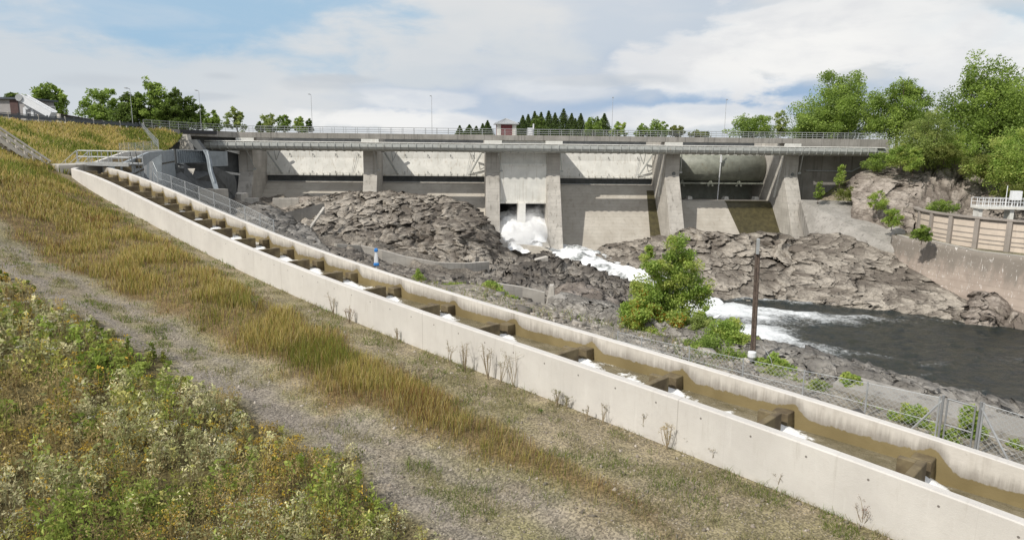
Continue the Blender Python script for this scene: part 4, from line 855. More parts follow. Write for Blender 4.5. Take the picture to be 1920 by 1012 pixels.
# gate hut on the deck
def hut():
    s0, s1 = SX(932, 0, 240), SX(967.5, 0, 240); zr = ZY(950, 232, 0)
    r = empty('gate_hut', DP((s0 + s1) / 2, -1, ZD - .2), 'small hut with dark red door and grey hipped roof on the dam', 'hut')
    mb = MB(); sbox(mb, s0, s1, -4, 0, ZD - .2, zr); mb.build('wall', M['redwood'], r)
    for s in (s0, s1 - .65): mb = MB(); sbox(mb, s - .04, s + .69, -.4, .08, ZD - .2, zr - .02); mb.build('corner_pillar', M['gate'], r)
    mb = MB(); sbox(mb, s0 + 1.0, s1 - 1.0, 0, .06, ZD - .1, zr - .35)
    for k in range(5): sbox(mb, s0 + 1.1, s1 - 1.1, .06, .08, ZD + .15 + k * .36, ZD + .19 + k * .36)
    mb.build('door', M['redwood'], r)
    e0, e1, c = s0 - .5, s1 + .5, (s0 + s1) / 2; mb = MB(); top = zr + 1.0
    mb.add([DP(e0, .5, zr), DP(e1, .5, zr), DP(e1, -4.5, zr), DP(e0, -4.5, zr), DP(e0, .5, zr - .14), DP(e1, .5, zr - .14), DP(e1, -4.5, zr - .14), DP(e0, -4.5, zr - .14), DP(c - .2, -2, top), DP(c + .2, -2, top)],
           [(0, 1, 9, 8), (1, 2, 9), (2, 3, 8, 9), (3, 0, 8), (4, 5, 1, 0), (5, 6, 2, 1), (6, 7, 3, 2), (7, 4, 0, 3), (7, 6, 5, 4)]); rf = mb.build('roof', M['steel'], r)
    mb = MB(); 
    for k in range(9):
        a = DP(e0 + (e1 - e0) * k / 8, .5, zr + .02); b = DP(c, -2, top + .02); mb.tube(a, b * .98 + a * .02, .03, None, 4)
    mb.build('roof_seam', M['steel'], rf)
hut()
r = empty('equipment_cabinet', DP(SX(993, 2), 2, ZD - .2), 'white cabinet with a thin mast beside the railing right of the hut', 'cabinet')
s = SX(993, 2); mb = MB(); sbox(mb, s - .45, s + .45, 1.6, 2.4, ZD - .2, ZD + 1.35); bevel(mb.build('body', M['white'], r), .04); mb = MB(); sbox(mb, s + .5, s + .72, 1.8, 2.1, ZD - .2, ZD + 2.1); mb.build('mast', M['white'], r)
mb = MB(); sbox(mb, s - .2, s + .2, 2.4, 2.43, ZD + .2, ZD + 1.2); mb.build('door', M['white'], r)
# ------------------------------------------------------------------ right side
g = G('stained_wall'); p = g.pos(); o_ = g.pos(obj=True)
n = g.noise(p, .5, 5, .6); c = g.mix(g.ramp(n, .3, .7), (.33, .27, .225), (.42, .35, .295))
hz = g.attr('hgt'); top = g.ramp(g.math('ADD', hz, g.math('MULTIPLY', g.math('SUBTRACT', g.noise(g.pos((1, 1, .3)), .9, 6, .65), .5), .9)), .45, .85)
c = g.mix(g.math('MULTIPLY', top, .75), c, (.17, .155, .13))
wsn = g.noise(g.pos((2.2, 2.2, .55)), 1.6, 7, .7, 1.2); c = g.mix(g.math('MULTIPLY', g.ramp(wsn, .60, .635), .75), c, (.75, .72, .68))
lv = g.N.new('ShaderNodeTexWave'); lv.bands_direction = 'Z'; g.L.new(p, lv.inputs[0]); lv.inputs['Scale'].default_value = .32; lv.inputs['Distortion'].default_value = .8
c = g.mix(g.math('MULTIPLY', g.math('SUBTRACT', 1.0, g.ramp(lv.outputs['Fac'], 0, .12)), .22), c, (.2, .17, .14)); g.bump(g.noise(p, 5, 5), .3, .05); M['stained'] = g.done(c, .9)
def retaining():
    T = [at(1682, 441, 106.5), at(1700, 446, 103), at(1749, 453, 98), at(1832, 471.5, 92), at(1920, 482, 87), at(2060, 500, 80), at(2400, 540, 62)]
    T = resample(T, 60); hs = np.linspace(0, 1, 14); V = []; H = []
    zb = -21.5
    for q in T:
        for h in hs: V.append([q[0] - .6 * (1 - h), q[1] - .5 * (1 - h), zb + (q[2] - zb) * h]); H.append(h)
    r = mesh('retaining_wall', V, grid_faces(60, 14), M['stained'], None, True, attr={'hgt': H}); r.modifiers.new('solid', 'SOLIDIFY').thickness = .8; r.modifiers['solid'].offset = -1
    tag(r, 'tall stained pinkish concrete retaining wall above the pool', 'retaining wall')
    mb = polywall([q + [0, 0, .12] for q in T], .55, .22, 1); mb.build('coping', M['dam'], r)
    # fill behind it
    B = T + np.array([10, 26, 0]); B[:, 2] = T[:, 2] + .3; V = np.concatenate([T - [0, 0, .15], (T + B) / 2, B]); V[60:120, 2] = T[:, 2] + .1
    cc = np.zeros((180, 3)) + [.2, .19, .13]; tag(mesh('terrace_ground', V, grid_faces(3, 60), M['terrain'], None, False, col=cc), kind='structure')
retaining()
M['panel'] = concrete('cream_panel', (.62, .53, .44), (.55, .47, .39), (.36, .30, .25), .35, 1.5, 0, None, .3)
M['frame'] = concrete('grey_frame', (.34, .30, .265), (.28, .25, .22), (.16, .14, .12), .4, 1.5)
def tank():
    c = np.array([80.0, 103.0, 0]); R = 17.5; zt_, zb = -9.35, -16.5
    r = empty('round_tank', c + [0, 0, zb], 'big round concrete tank with cream panels between grey ribs', 'tank')
    def ring(R0, R1, z0, z1, name, mat, a0=0, a1=2 * math.pi, n=96, parent=r):
        rows = []
        for k in range(n + 1):
            a = a0 + (a1 - a0) * k / n; u = np.array([math.cos(a), math.sin(a), 0]); rows.append([c + u * R0 + [0, 0, z0], c + u * R0 + [0, 0, z1], c + u * R1 + [0, 0, z1], c + u * R1 + [0, 0, z0]])
        mb = MB(); mb.ribbon(rows); return mb.build(name, mat, parent)
    ring(R - .35, R, zb, zt_ - .1, 'wall', M['frame']); ring(R - .5, R + .35, zt_ - .12, zt_ + .12, 'rim', M['frame']); ring(.1, R - .4, -11.0, -10.9, 'water_surface', M['dark'])
    N_ = 28
    for k in range(N_):
        a = 2 * math.pi * k / N_; 
        if not (math.pi * .75 < a < math.pi * 1.95): continue
        u = np.array([math.cos(a), math.sin(a), 0]); mb = MB(); mb.box(c + u * (R + .12) + [0, 0, (zb + zt_ - .1) / 2], (.34, .62, zt_ - .1 - zb), u); mb.build('rib', M['frame'], r)
        da = 2 * math.pi / N_; mb = MB(); z = zt_ - .55
        for j, h in enumerate((.95, .85, .7, .55, .75, .9)):
            for (f0, f1) in ((.10, .90),):
                rows = []
                for f in np.linspace(f0, f1, 5): b = a + da * f; ub = np.array([math.cos(b), math.sin(b), 0]); rows.append([c + ub * (R - .02) + [0, 0, z - h + .2], c + ub * (R - .02) + [0, 0, z], c + ub * (R + .05) + [0, 0, z], c + ub * (R + .05) + [0, 0, z - h + .2]])
                mb.ribbon(rows)
            z -= h
            if z < zb + .6: break
        mb.build('panel', M['panel'], r)
    # bridge with white railing across the tank
    pf = empty('tank_walkway', at(1880, 400, 99), 'white railed service walkway standing on the round tank', 'walkway')
    a = at(1826, 398, 98); b = at(2010, 402, 96); a[2] = b[2] = -8.1; dv = (b - a) / np.linalg.norm(b - a); nv = np.array([-dv[1], dv[0], 0])
    mb = MB(); mb.bar(a, b, 2.4, .3); mb.build('deck', M['gate'], pf)
    for sd in (-1.1, 1.1):
        mb = MB(); L_ = np.linalg.norm(b - a)
        for h in (1.15, .62, .12): mb.bar(a + nv * sd + [0, 0, .15 + h], b + nv * sd + [0, 0, .15 + h], .06)
        for k in range(int(L_ / .75) + 1): q = a + dv * k * .75 + nv * sd; mb.bar(q + [0, 0, .1], q + [0, 0, 1.3], .06)
        mb.build('railing', M['white'], pf)
    for k in (.5, 4.5, 8.5): mb = MB(); q = a + dv * k; mb.box(q + [0, 0, -1.2], (.5, 1.6, 2.1), dv); mb.build('support', M['gate'], pf)
    q = at(1903, 380, 97.5); bx = empty('control_box', q - [0, 0, .8], 'white control box standing above the railed tank walkway', 'control box')
    q[2] = -7.95; mb = MB(); mb.box(q + [0, 0, 1.55], (1.25, .8, 1.3), dv); bevel(mb.build('cabinet', M['white'], bx), .04); mb = MB(); mb.bar(q + dv * .35, q + dv * .35 + [0, 0, .9], .1); mb.bar(q - dv * .35, q - dv * .35 + [0, 0, .9], .1); mb.build('leg', M['white'], bx)
    mb = MB(); q2 = q - dv * 1.2; mb.tube(q2, q2 + [0, 0, 2.9], .05, None, 6); tag(mb.build('mast', M['white'], bx))
tank()
# ------------------------------------------------------------------ low concrete walls on the rocks
def lowwall(pts, hgt, th, label, name='low_wall', mat='dam', slope=0):
    P_ = [at(*c) for c in pts]; rows = []
    for i, q in enumerate(P_):
        a = P_[max(i - 1, 0)]; b = P_[min(i + 1, len(P_) - 1)]; d = (b - a)[:2]; d /= np.linalg.norm(d); n = np.array([-d[1], d[0], 0]); n = n if n[1] > 0 else -n; h = hgt[i] if hasattr(hgt, '__len__') else hgt
        rows.append([q - [0, 0, h], q, q + n * th, q + n * th - [0, 0, h]])
    mb = MB(); mb.ribbon(rows); o = mb.build(name, M[mat]); bevel(o, .04, 1); return tag(o, label, 'low wall', 'old low concrete walls on the river bed')
lowwall([(632, 457, 84), (676, 460, 88)], [1.6, 2.2], .5, 'short shaded concrete wall left of the blue and white post')
lowwall([(676, 460, 88), (716, 469, 88), (762, 481, 89), (823, 492, 90), (872, 493.5, 92), (918, 490, 95)], [2.4, 2.6, 2.2, 2.0, 1.8, 1.6], .5, 'long curved low concrete wall below the grey rock mound')
lowwall([(925, 456.5, 119), (975, 458, 118), (1013, 463, 115), (1030, 472, 113)], [3.2, 3.2, 3.0, 2.4], .7, 'low concrete sill with dark face under the gushing outlet', mat='weir')
lowwall([(975, 495, 100), (1028, 481, 101)], [1.6, 2.6], 1.2, 'slanted concrete slab block on the dark rocks below the rapids')
lowwall([(935, 531, 73), (980, 538, 74), (1022, 548, 74)], [1.2, 1.3, 1.5], .5, 'low concrete wall among the green plants on the dark rocks')
lowwall([(1018, 574, 66), (1060, 588, 65), (1100, 604, 64)], [1.6, 1.6, 1.8], 1.5, 'broad concrete edge strip left of the birch')
q = at(1023, 574, 67); mb = MB(); mb.prism([q + [0, 0, 0], q + [.95, 0, 0], q + [.75, .3, 2.0], q + [.35, .3, 2.0]], (.1, 1.0, 0)); tag(mb.build('concrete_block', M['dam']), 'narrow upright concrete stump right of the green plants', 'concrete block')
lowwall([(372, 354, 96), (428, 354.5, 100)], [2.6, 2.6], 3.5, 'shoulder high concrete block wall behind the fence at the dam foot')
lowwall([(430, 363, 108), (452, 364, 108)], 2.0, 3, 'small concrete block at the foot of the leftmost pier')
lowwall([(455, 372, 109), (486, 372, 110)], 1.6, 1.2, 'short concrete sill right of the leftmost pier')
lowwall([(511, 372, 113), (560, 372, 114)], 2.2, 1.0, 'pale concrete sill in front of the leftmost spillway')
# dark shaded retaining wing on the left rocks and the two leaning planks
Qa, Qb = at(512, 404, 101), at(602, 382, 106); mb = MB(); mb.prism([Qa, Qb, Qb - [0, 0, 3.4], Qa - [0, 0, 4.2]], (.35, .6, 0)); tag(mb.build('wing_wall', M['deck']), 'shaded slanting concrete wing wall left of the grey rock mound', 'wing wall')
for a, b, lb in (((576, 438, 95), (608, 396, 101), 'longer pale beam leaning on the left end of the rock mound'), ((556, 450, 94), (574, 428, 97), 'shorter pale beam leaning on the rocks beside the wing wall')):
    mb = MB(); a, b = at(*a), at(*b); mb.bar(a + [0, 0, .2], b + [0, 0, .5], .34, .28); tag(mb.build('concrete_beam', M['dam']), lb, 'beam')
mb = MB(); a, b = at(968, 541 - 30, 98), at(1000, 520, 96)
# ------------------------------------------------------------------ blue and white post
q = at(706, 505, 50); r = empty('marker_post', q - [0, 0, .6], 'small post wrapped in a blue and white covering, on the rocks behind the ladder', 'marker post')
M['blue'] = plain('blue_cloth', (.03, .22, .60), .6, 0, .15, 8)
mb = MB(); mb.tube(q - [0, 0, .8], q + [0, 0, .9], .05, None, 8); mb.build('pole', M['white'], r)
z0 = at(706, 494, 50)[2]; z1 = at(706, 468, 50)[2]
mb = MB(); n = 14; rows = []
def cone(mb, zs, rs, n=14):
    V = []; 
    for z, R in zip(zs, rs):
        for k in range(n): a = 2 * math.pi * k / n; w = 1 + .18 * math.cos(3 * a + 1); V.append((q[0] + R * w * math.cos(a), q[1] + R * w * math.sin(a), z))
    Fs = [(i * n + k, i * n + (k + 1) % n, (i + 1) * n + (k + 1) % n, (i + 1) * n + k) for i in range(len(zs) - 1) for k in range(n)]; mb.add(V, Fs + [tuple(range(n))[::-1], tuple(range((len(zs) - 1) * n, len(zs) * n))])
mb = MB(); cone(mb, [z0, z0 + .35, z1 - .25, z1 - .1], [.15, .13, .085, .075]); mb.build('wrapping', M['white'], r)
mb = MB(); cone(mb, [z1 - .14, z1, z1 + .1], [.12, .13, .09]); mb.build('blue_band', M['blue'], r); mb = MB(); cone(mb, [z0 - .14, z0 - .02, z0 + .08], [.18, .19, .15]); mb.build('blue_band', M['blue'], r)
# ------------------------------------------------------------------ wooden pole with white box
pb = at(1409, 712, 21.6); ptp = at(1421, 455, 21.9); pb[2] -= .6
r = empty('utility_pole', pb, 'weathered dark wooden pole with a white box, standing behind the fence', 'pole')
dv = (ptp - pb); Lp_ = np.linalg.norm(dv); dv /= Lp_
mb = MB(); side = np.array([1, .1, 0.]); 
mb.path([pb + dv * Lp_ * f + side * .05 for f in (0, .35, .7, .93)], [.056, .053, .05, .046], 10); mb.build('post', M['brownwood'], r)
mb = MB(); mb.bar(pb - side * .045 + dv * .3, ptp - side * .035, .055, .05, (0, 1, 0)); mb.build('plank', M['timber'] if False else M['brownwood'], r)
mb = MB(); q = at(1421, 462, 21.8); mb.box(q, (.09, .09, .5)); bevel(mb.build('top_fitting', M['steel'], r), .01)
q = at(1410, 664, 21.5); mb = MB(); mb.tube(q - [0, 0, .09], q + [0, 0, .09], .135, .135, 14); bevel(mb.build('white_box', M['white'], r), .02); mb = MB(); mb.tube(q - [0, 0, .17], q - [0, 0, .09], .1, .13, 14); mb.build('box_skirt', M['steel'], r)
mb = MB(); mb.path([at(1430, 648, 21.5) + [0, 0, 0], at(1437, 658, 21.2), at(1446, 674, 20.9), at(1449, 690, 20.8)], .008, 4); mb.build('cable', M['steel'], r)
# ------------------------------------------------------------------ chain link fences
M['wire'] = plain('fence_wire', (.5, .52, .52), .5, .4, .1, 5)
def chainpanel(mb, a, b, ha, hb_, cell=.085, r=.0028):
    """diagonal wires of a chain-link panel between base points a and b"""
    L_ = np.linalg.norm((b - a)[:2]); H = (ha + hb_) / 2; d = (b - a) / L_
    def P3(x, y): f = x / L_; return a + (b - a) * f + np.array([0, 0, y * (ha * (1 - f) + hb_ * f) / H])
    step = cell * 1.414; x0 = -H
    while x0 < L_:
        for sgn in (1, -1):
            xa, xb = (x0, x0 + H) if sgn > 0 else (x0 + H, x0); ya, yb = 0.0, H; A_ = max(0, min(xa, xb)); B_ = min(L_, max(xa, xb))
            if B_ - A_ > .02:
                fy = lambda x: (x - xa) / (xb - xa) * H
                mb.tube(P3(A_, fy(A_)), P3(B_, fy(B_)), r, None, 3, False)
        x0 += step
def fence(posts, label, cell, r, post_r=.022, group='chain link fences along the ladder'):
    """posts: list of (base, height)"""
    root = empty('chain_link_fence', posts[0][0], label, 'fence', group)
    for q, h in posts: mb = MB(); mb.tube(q - [0, 0, .4], q + [0, 0, h + .03], post_r, None, 8); mb.build('post', M['steel'], root)
    for (a, ha), (b, hb_) in zip(posts[:-1], posts[1:]):
        mb = MB(); chainpanel(mb, a, b, ha, hb_, cell, r)
        for f in (1.0, .5, .03): mb.tube(a + [0, 0, ha * f], b + [0, 0, hb_ * f], r * 1.6, None, 4, False)
        mb.build('wire_mesh', M['wire'], root)
    return root
def fpost(px, pytop, off):
    t = tsolve(px, off, .4); q = LP(t, off, float(zt(t)) - .8); Y = q[1]; top = at(px, pytop, Y)
    return q, top[2] - q[2]
OF = -1.35
fence([fpost(px, py, OF) for px, py in ((1160, 622), (1205, 633), (1295, 652), (1396, 673), (1510, 695), (1628, 718), (1762, 745))], 'chain link fence between the ladder and the pool, left of its gate', .095, .0042)
fence([fpost(px, py, OF) for px, py in ((1843, 757), (1985, 800), (2150, 850))], 'chain link fence running out of the picture, right of its gate', .095, .0042)
M['oldsteel'] = plain('dull_galvanised_pipe', (.26, .265, .265), .6, .2, .2, 4)
def fgate():
    a, ha = fpost(1768, 745, OF); b, hb_ = fpost(1838, 757, OF); root = empty('fence_gate', a, 'galvanised wire gate in the fence behind the near end of the ladder', 'gate')
    d = (b - a) / np.linalg.norm(b - a); mb = MB()
    for q, h in ((a, ha), (b, hb_)): mb.tube(q - [0, 0, .3], q + [0, 0, h + .05], .03, None, 8)
    mb.build('gate_post', M['oldsteel'], root)
    p1, p2 = a + d * .1, b - d * .1; mb = MB(); h = min(ha, hb_)
    for u, v in ((p1, p1 + zz * h), (p2, p2 + zz * h), (p1 + zz * h, p2 + zz * h), (p1 + zz * .1, p2 + zz * .1), (p1 + zz * h * .5, p2 + zz * h * .5)): mb.tube(u, v, .02, None, 6)
    mb.build('gate_frame', M['oldsteel'], root); mb = MB(); chainpanel(mb, p1, p2, h, h, .095, .0042); mb.build('wire_mesh', M['wire'], root)
    MB().tube(a + zz * ha * .95, a - d * .75, .025, None, 6).build('brace', M['steel'], root); MB().tube(b + zz * hb_ * .95, b + d * .8, .025, None, 6).build('brace', M['steel'], root)
fgate()
OF2 = -1.6
fence([fpost(px, py, OF2) for px, py in ((287, 303), (294, 322), (320, 330), (346, 340), (372, 350), (400, 361), (430, 373), (458, 386), (486, 400), (512, 413))], 'grey chain link fence behind the upper half of the ladder', .16, .006, .035)
# concrete path and slab on the shoulder
mb = MB(); rows = []
for t in np.arange(3.5, -24, -1.5): z = float(zt(t)) - .62; w = .25 * math.sin(t * .5); rows.append([LP(t, -3.3 + w * .3, z - .4), LP(t, -3.3 + w * .3, z), LP(t, -4.4 + w, z + .10), LP(t, -4.4 + w, z - .5)])
mb.ribbon(rows); tag(mb.build('bank_slab', M['deck']), 'long concrete slab between the fence and the rocky bank edge', 'concrete slab')
# ------------------------------------------------------------------ left side: walkway, stairs, block
def walkway():
    a = at(147, 306.5, 56); b = at(243, 308, 54.2); b[2] = a[2] = (a[2] + b[2]) / 2; d = (b - a) / np.linalg.norm(b - a); n = np.array([-d[1], d[0], 0])
    r = empty('steel_walkway', a, 'galvanised footbridge with railings across the top of the fish ladder', 'footbridge')
    mb = MB(); mb.bar(a + n * .6, b + n * .6, 1.3, .09); mb.bar(a - n * .08 + [0, 0, -.03], b - n * .08 + [0, 0, -.03], .08, .26); mb.bar(a + n * 1.28 + [0, 0, -.03], b + n * 1.28 + [0, 0, -.03], .08, .26); mb.build('deck', M['steel'], r)
    H = at(200, 283.5, 55)[2] - a[2]; L_ = np.linalg.norm(b - a)
    for o_ in (0.0, 1.25):
        mb = MB(); p0 = a + n * o_ - d * (1.5 if o_ else 0)
        for h in (H, H * .52): mb.tube(p0 + zz * h, b + n * o_ + zz * h, .03, None, 6)
        for k in range(6): q = a + (b - a) * k / 5 + n * o_; mb.tube(q, q + zz * H, .03, None, 6)
        mb.build('railing', M['steel'], r)
    # end ladder cage down to the right, landing and steps on the left
    mb = MB()
    for o_ in (0, .5): q = b + d * .15 + n * o_; mb.tube(q + zz * H, q - zz * 3.2 + d * .8, .03, None, 6)
    for k in range(10): f = k / 10; q = b + d * (.15 + .8 * f * .7) - zz * (3.0 * f); mb.tube(q, q + n * .5, .018, None, 5)
    mb.build('side_ladder', M['dark'], r)
    s0 = a - d * .1; s1 = a - d * 1.9 - n * .6; s1[2] = a[2] - 1.55
    for o_ in (0, 1.15):
        mb = MB(); A_, B_ = s0 + n * o_, s1 + n * o_; mb.bar(A_, B_, .06, .2); mb.tube(A_ + zz * H, B_ + zz * H, .03, None, 6); mb.tube(A_ + zz * H * .5, B_ + zz * H * .5, .025, None, 6)
        for f in (0, .5, 1): q = A_ * (1 - f) + B_ * f; mb.tube(q, q + zz * H, .03, None, 6)
        mb.build('stair_railing', M['steel'], r)
    for k in range(8): f = (k + .5) / 8; q = s0 * (1 - f) + s1 * f; mb = MB(); mb.bar(q, q + n * 1.12, .25, .04); mb.build('tread', M['steel'], r)
walkway()
B0 = at(92, 331, 54.5); mb = MB(); w = at(132, 331, 54.5)[0] - B0[0]; h = at(92, 307, 54.5)[2] - B0[2]
mb.prism([B0 - [0, 0, .8], B0 + [w * .95, -1.2, -.8], B0 + [w * .95, -1.2, h - .05], B0 + [0, 0, h]], (1.5, 4.2, 0)); o = mb.build('concrete_block', M['dam']); bevel(o, .05, 1); tag(o, 'square concrete block at the foot of the timber stairs', 'concrete block')
# timber stairs up the embankment
def stairs():
    a = at(92, 304, 58.5); b = at(-60, 208, 47); 
    c = at(88, 310, 54); r = empty('timber_stairs', c, 'long timber stair with a two rail handrail climbing the grassy slope', 'stairs')
    rt0, rt1 = at(95, 303, 54.5), at(0, 240, 52); rt1 = rt0 + (rt1 - rt0) * 1.5
    H = .98; n = (rt1 - rt0); n = np.array([-n[1], n[0], 0]) / np.linalg.norm(n[:2]); n = n if n[1] > 0 else -n
    for o_ in (0, 1.1):
        mb = MB(); A_, B_ = rt0 + n * o_, rt1 + n * o_; mb.bar(A_, B_, .13, .14); mb.bar(A_ - zz * .42, B_ - zz * .42, .08, .15)
        for k in range(9): q = A_ + (B_ - A_) * (k + .25) / 9; mb.bar(q + zz * .04, q - zz * (H + .25), .1, .1, (1, 0, 0))
        mb.build('handrail', M['timber'], r); mb = MB(); mb.bar(A_ - zz * H, B_ - zz * H, .08, .26); mb.build('stringer', M['timber'], r)
    L_ = np.linalg.norm(rt1 - rt0); N_ = int(L_ / .42)
    for k in range(N_): q = rt0 + (rt1 - rt0) * (k + .5) / N_ - zz * (H - .1); mb = MB(); mb.bar(q, q + n * 1.1, .26, .05); mb.build('tread', M['brownwood'], r)
stairs()
# ------------------------------------------------------------------ road on the left and its guard rail
rows = []; RP = resample(R_EDGE, 50)
for i, p_ in enumerate(RP):
    a = RP[max(i - 1, 0)]; b = RP[min(i + 1, 49)]; d = (b - a)[:2]; d /= np.linalg.norm(d); n = np.array([-d[1], d[0], 0]); rows.append([p_ + n * .8 - zz * .02, p_ + n * 11 - zz * .02, p_ + n * 11 - zz * .6, p_ + n * .8 - zz * .6])
tag(MB().ribbon(rows).build('road', M['asphalt']), kind='structure')
def guard():
    pts = resample(R_EDGE[:5], 40); r = empty('guard_rail', pts[20] , 'dark grey steel guard rail along the road above the grassy slope', 'guard rail')
    mb = MB()
    for a, b in zip(pts[:-1], pts[1:]): mb.bar(a + zz * .35, b + zz * .35, .08, .34); mb.bar(a + zz * .62, b + zz * .62, .07, .07)
    mb.build('rail', M['darkrail'], r)
    for k in range(0, 40): q = pts[k]; mb = MB(); mb.bar(q - zz * .6, q + zz * .75, .11, .09, (1, 0, 0)); mb.build('post', M['darkrail'] if k % 3 else M['timber'], r)
    k0 = MB()
    for a, b in zip(pts[14:-6], pts[15:-5]): k0.bar(a + [.1, -.5, -.33], b + [0.02, -.5, -.33], .3, .3)
    tag(k0.build('kerb_stones', M['gate']), 'row of pale kerb stones under the guard rail', 'kerb')
M['darkrail'] = plain('dark_guard_rail', (.09, .10, .115), .55, .3, .2, 3)
guard()
# fence down the end of the embankment
def mkposts(c): 
    out = []
    for px, pyt, pyb, Y in c: b = at(px, pyb, Y); t = at(px, pyt, Y); out.append((b, t[2] - b[2]))
    return out
fence(mkposts([(267, 231, 242, 101), (278, 243, 255, 97), (288, 253, 266, 93), (297, 262, 277, 90)]), 'grey mesh fence running down the end of the grass slope beside the dam', .16, .006, .04, 'mesh fences on the left embankment')
fence(mkposts([(298, 262, 282, 89), (285, 265, 283, 86), (270, 266, 284, 83), (255, 268, 285, 80), (242, 268, 287, 77), (225, 269, 289, 74)]), 'pale mesh fence at the foot of the grass slope above the upper channel', .16, .004, .025, 'mesh fences on the left embankment')
# ------------------------------------------------------------------ left abutment works
ab = empty('intake_structure', at(340, 300, 98), 'shaded blue grey intake structure between the fish ladder and the first pier', 'intake')
def wallpx(name, a, b, ztop_px, zbot, mat, th=.6):
    A_, B_ = at(*a), at(*b); mb = MB(); n = np.array([0, th, 0]); mb.prism([A_, B_, [B_[0], B_[1], zbot], [A_[0], A_[1], zbot]], n); return mb.build(name, M[mat], ab)
# dark chamber back and roof edge under the approach
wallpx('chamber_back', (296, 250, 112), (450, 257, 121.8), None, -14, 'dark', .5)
wallpx('lintel', (296, 262, 104), (368, 262, 110), None, at(330, 266, 104)[2], 'beam', .5)
mb = MB(); q = at(345, 252, 106); mb.prism([q + [-.55, 0, 0], q + [.4, 0, 0], q + [1.0, -.3, -2.6], q + [-.75, -.3, -2.6]], (0, 1.2, 0)); mb.build('support_pier', M['dam'], ab)
mb = MB(); q = at(352, 262, 104); mb.prism([q, q + [1.3, 0, 0], q + [2.6, -.3, -1.7], q + [1.7, -.3, -1.7]], (0, 1.0, 0)); mb.build('brace_wall', M['dark'], ab)
# corrugated box
A_, B_ = at(331, 281.5, 88), at(386, 283.5, 92); mb = MB(); zb_l = at(331, 306, 88)[2]; mb.prism([A_, B_, [B_[0], B_[1], zb_l], [A_[0], A_[1], zb_l]], (0, .3, 0)); mb.build('corrugated_box', M['bluegrey'], ab)
mb = MB()
for k in range(15): f = k / 14; q = A_ * (1 - f) + B_ * f; mb.bar([q[0], q[1] - .06, q[2] - .03], [q[0], q[1] - .06, zb_l + .02], .14, .12, (0, 1, 0))
mb.build('corrugation', M['bluegrey'], ab)
mb = MB(); mb.bar(A_ + [-.4, -.1, .06], B_ + [.3, -.1, .06], .5, .1); mb.build('box_cap', M['steel'], ab)
mb = MB(); q = at(328, 283, 87.5); mb.tube(q + [0, 0, .2], q - [0, 0, 2.3], .16, None, 10); mb.build('corner_post', M['dark'], ab)
# pier zero with curved nose
rows = []
for px, py, Y in ((384, 282.5, 90), (388, 290, 89.5), (391, 300, 89), (393, 315, 88.5), (396, 328, 87.8), (400, 340, 87), (404, 354, 86)):
    q = at(px, py, Y); rows.append([q + [-.3, .1, 0], q + [.0, -.15, 0], q + [.35, .05, 0], q * [1.075, 1.075, 1] + [.35, 0, 0], q * [1.075, 1.075, 1] + [-.3, 0, 0]])
MB().ribbon(rows).build('curved_pier', M['bluegrey'], ab)
rows = []
for px, py, Y in ((383, 281.5, 89.9), (388, 284, 89.7), (390.5, 292, 89.2), (392.5, 303, 88.8), (394, 315, 88.3), (397, 328, 87.5), (401, 341, 86.7)):
    q = at(px, py, Y); rows.append([q + [-.02, -.1, 0], q + [.14, -.16, 0], q + [.16, .05, 0], q + [-.0, .1, 0]])
MB().ribbon(rows).build('nose_trim', M['bluegrey'], ab)
A_, B_ = at(389, 283.5, 95), at(424, 284.5, 99); zb2 = at(424, 311, 99)[2]; mb = MB(); mb.prism([A_, B_, [B_[0], B_[1], zb2], [A_[0], A_[1], zb2]], (0, .4, 0)); mb.build('shield_plate', M['bluegrey'], ab)
mb = MB(); mb.prism([at(420, 282, 112), at(447, 289, 118), at(447, 283, 118)], (0, .5, 0)); mb.bar(at(336, 313, 98), at(448, 327, 112), .5, .35); mb.bar(at(337, 306, 98), at(398, 318, 104), .3, .2); mb.build('cross_beam', M['steel'], ab)
# sloping apron of the chamber, side wall toward the ladder
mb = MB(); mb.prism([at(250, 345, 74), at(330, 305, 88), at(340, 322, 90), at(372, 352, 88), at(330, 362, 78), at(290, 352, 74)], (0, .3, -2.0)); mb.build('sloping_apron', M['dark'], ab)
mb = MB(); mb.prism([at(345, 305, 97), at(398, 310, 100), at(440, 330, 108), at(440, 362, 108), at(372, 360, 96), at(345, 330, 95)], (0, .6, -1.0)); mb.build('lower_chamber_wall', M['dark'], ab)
mb = MB(); mb.prism([at(352, 316, 94.5), at(366, 316, 94.5), at(362, 328, 94.3)], (0, -.1, 0)); mb.build('lit_patch_plate', M['timber'], ab)  # pale plate stands in for a patch of sunlight on the wall
# leaning plastic/steel sheets by the fence
r = empty('stacked_panels', at(290, 340, 66), 'pale translucent sheets leaning at the head of the chain link fence', 'panels')
for k in range(4):
    a = at(270 + k * 5, 312 - k * 4, 67 - k * .2); b = at(270 + k * 5, 342, 67 - k * .2); mb = MB(); mb.prism([a, a + [.9, .1, .55], [b[0] + .9, b[1] + .1, b[2] + .2], b], (0, .04, 0)); mb.build('panel', M['bluegrey'] if k % 2 else M['steel'], r)
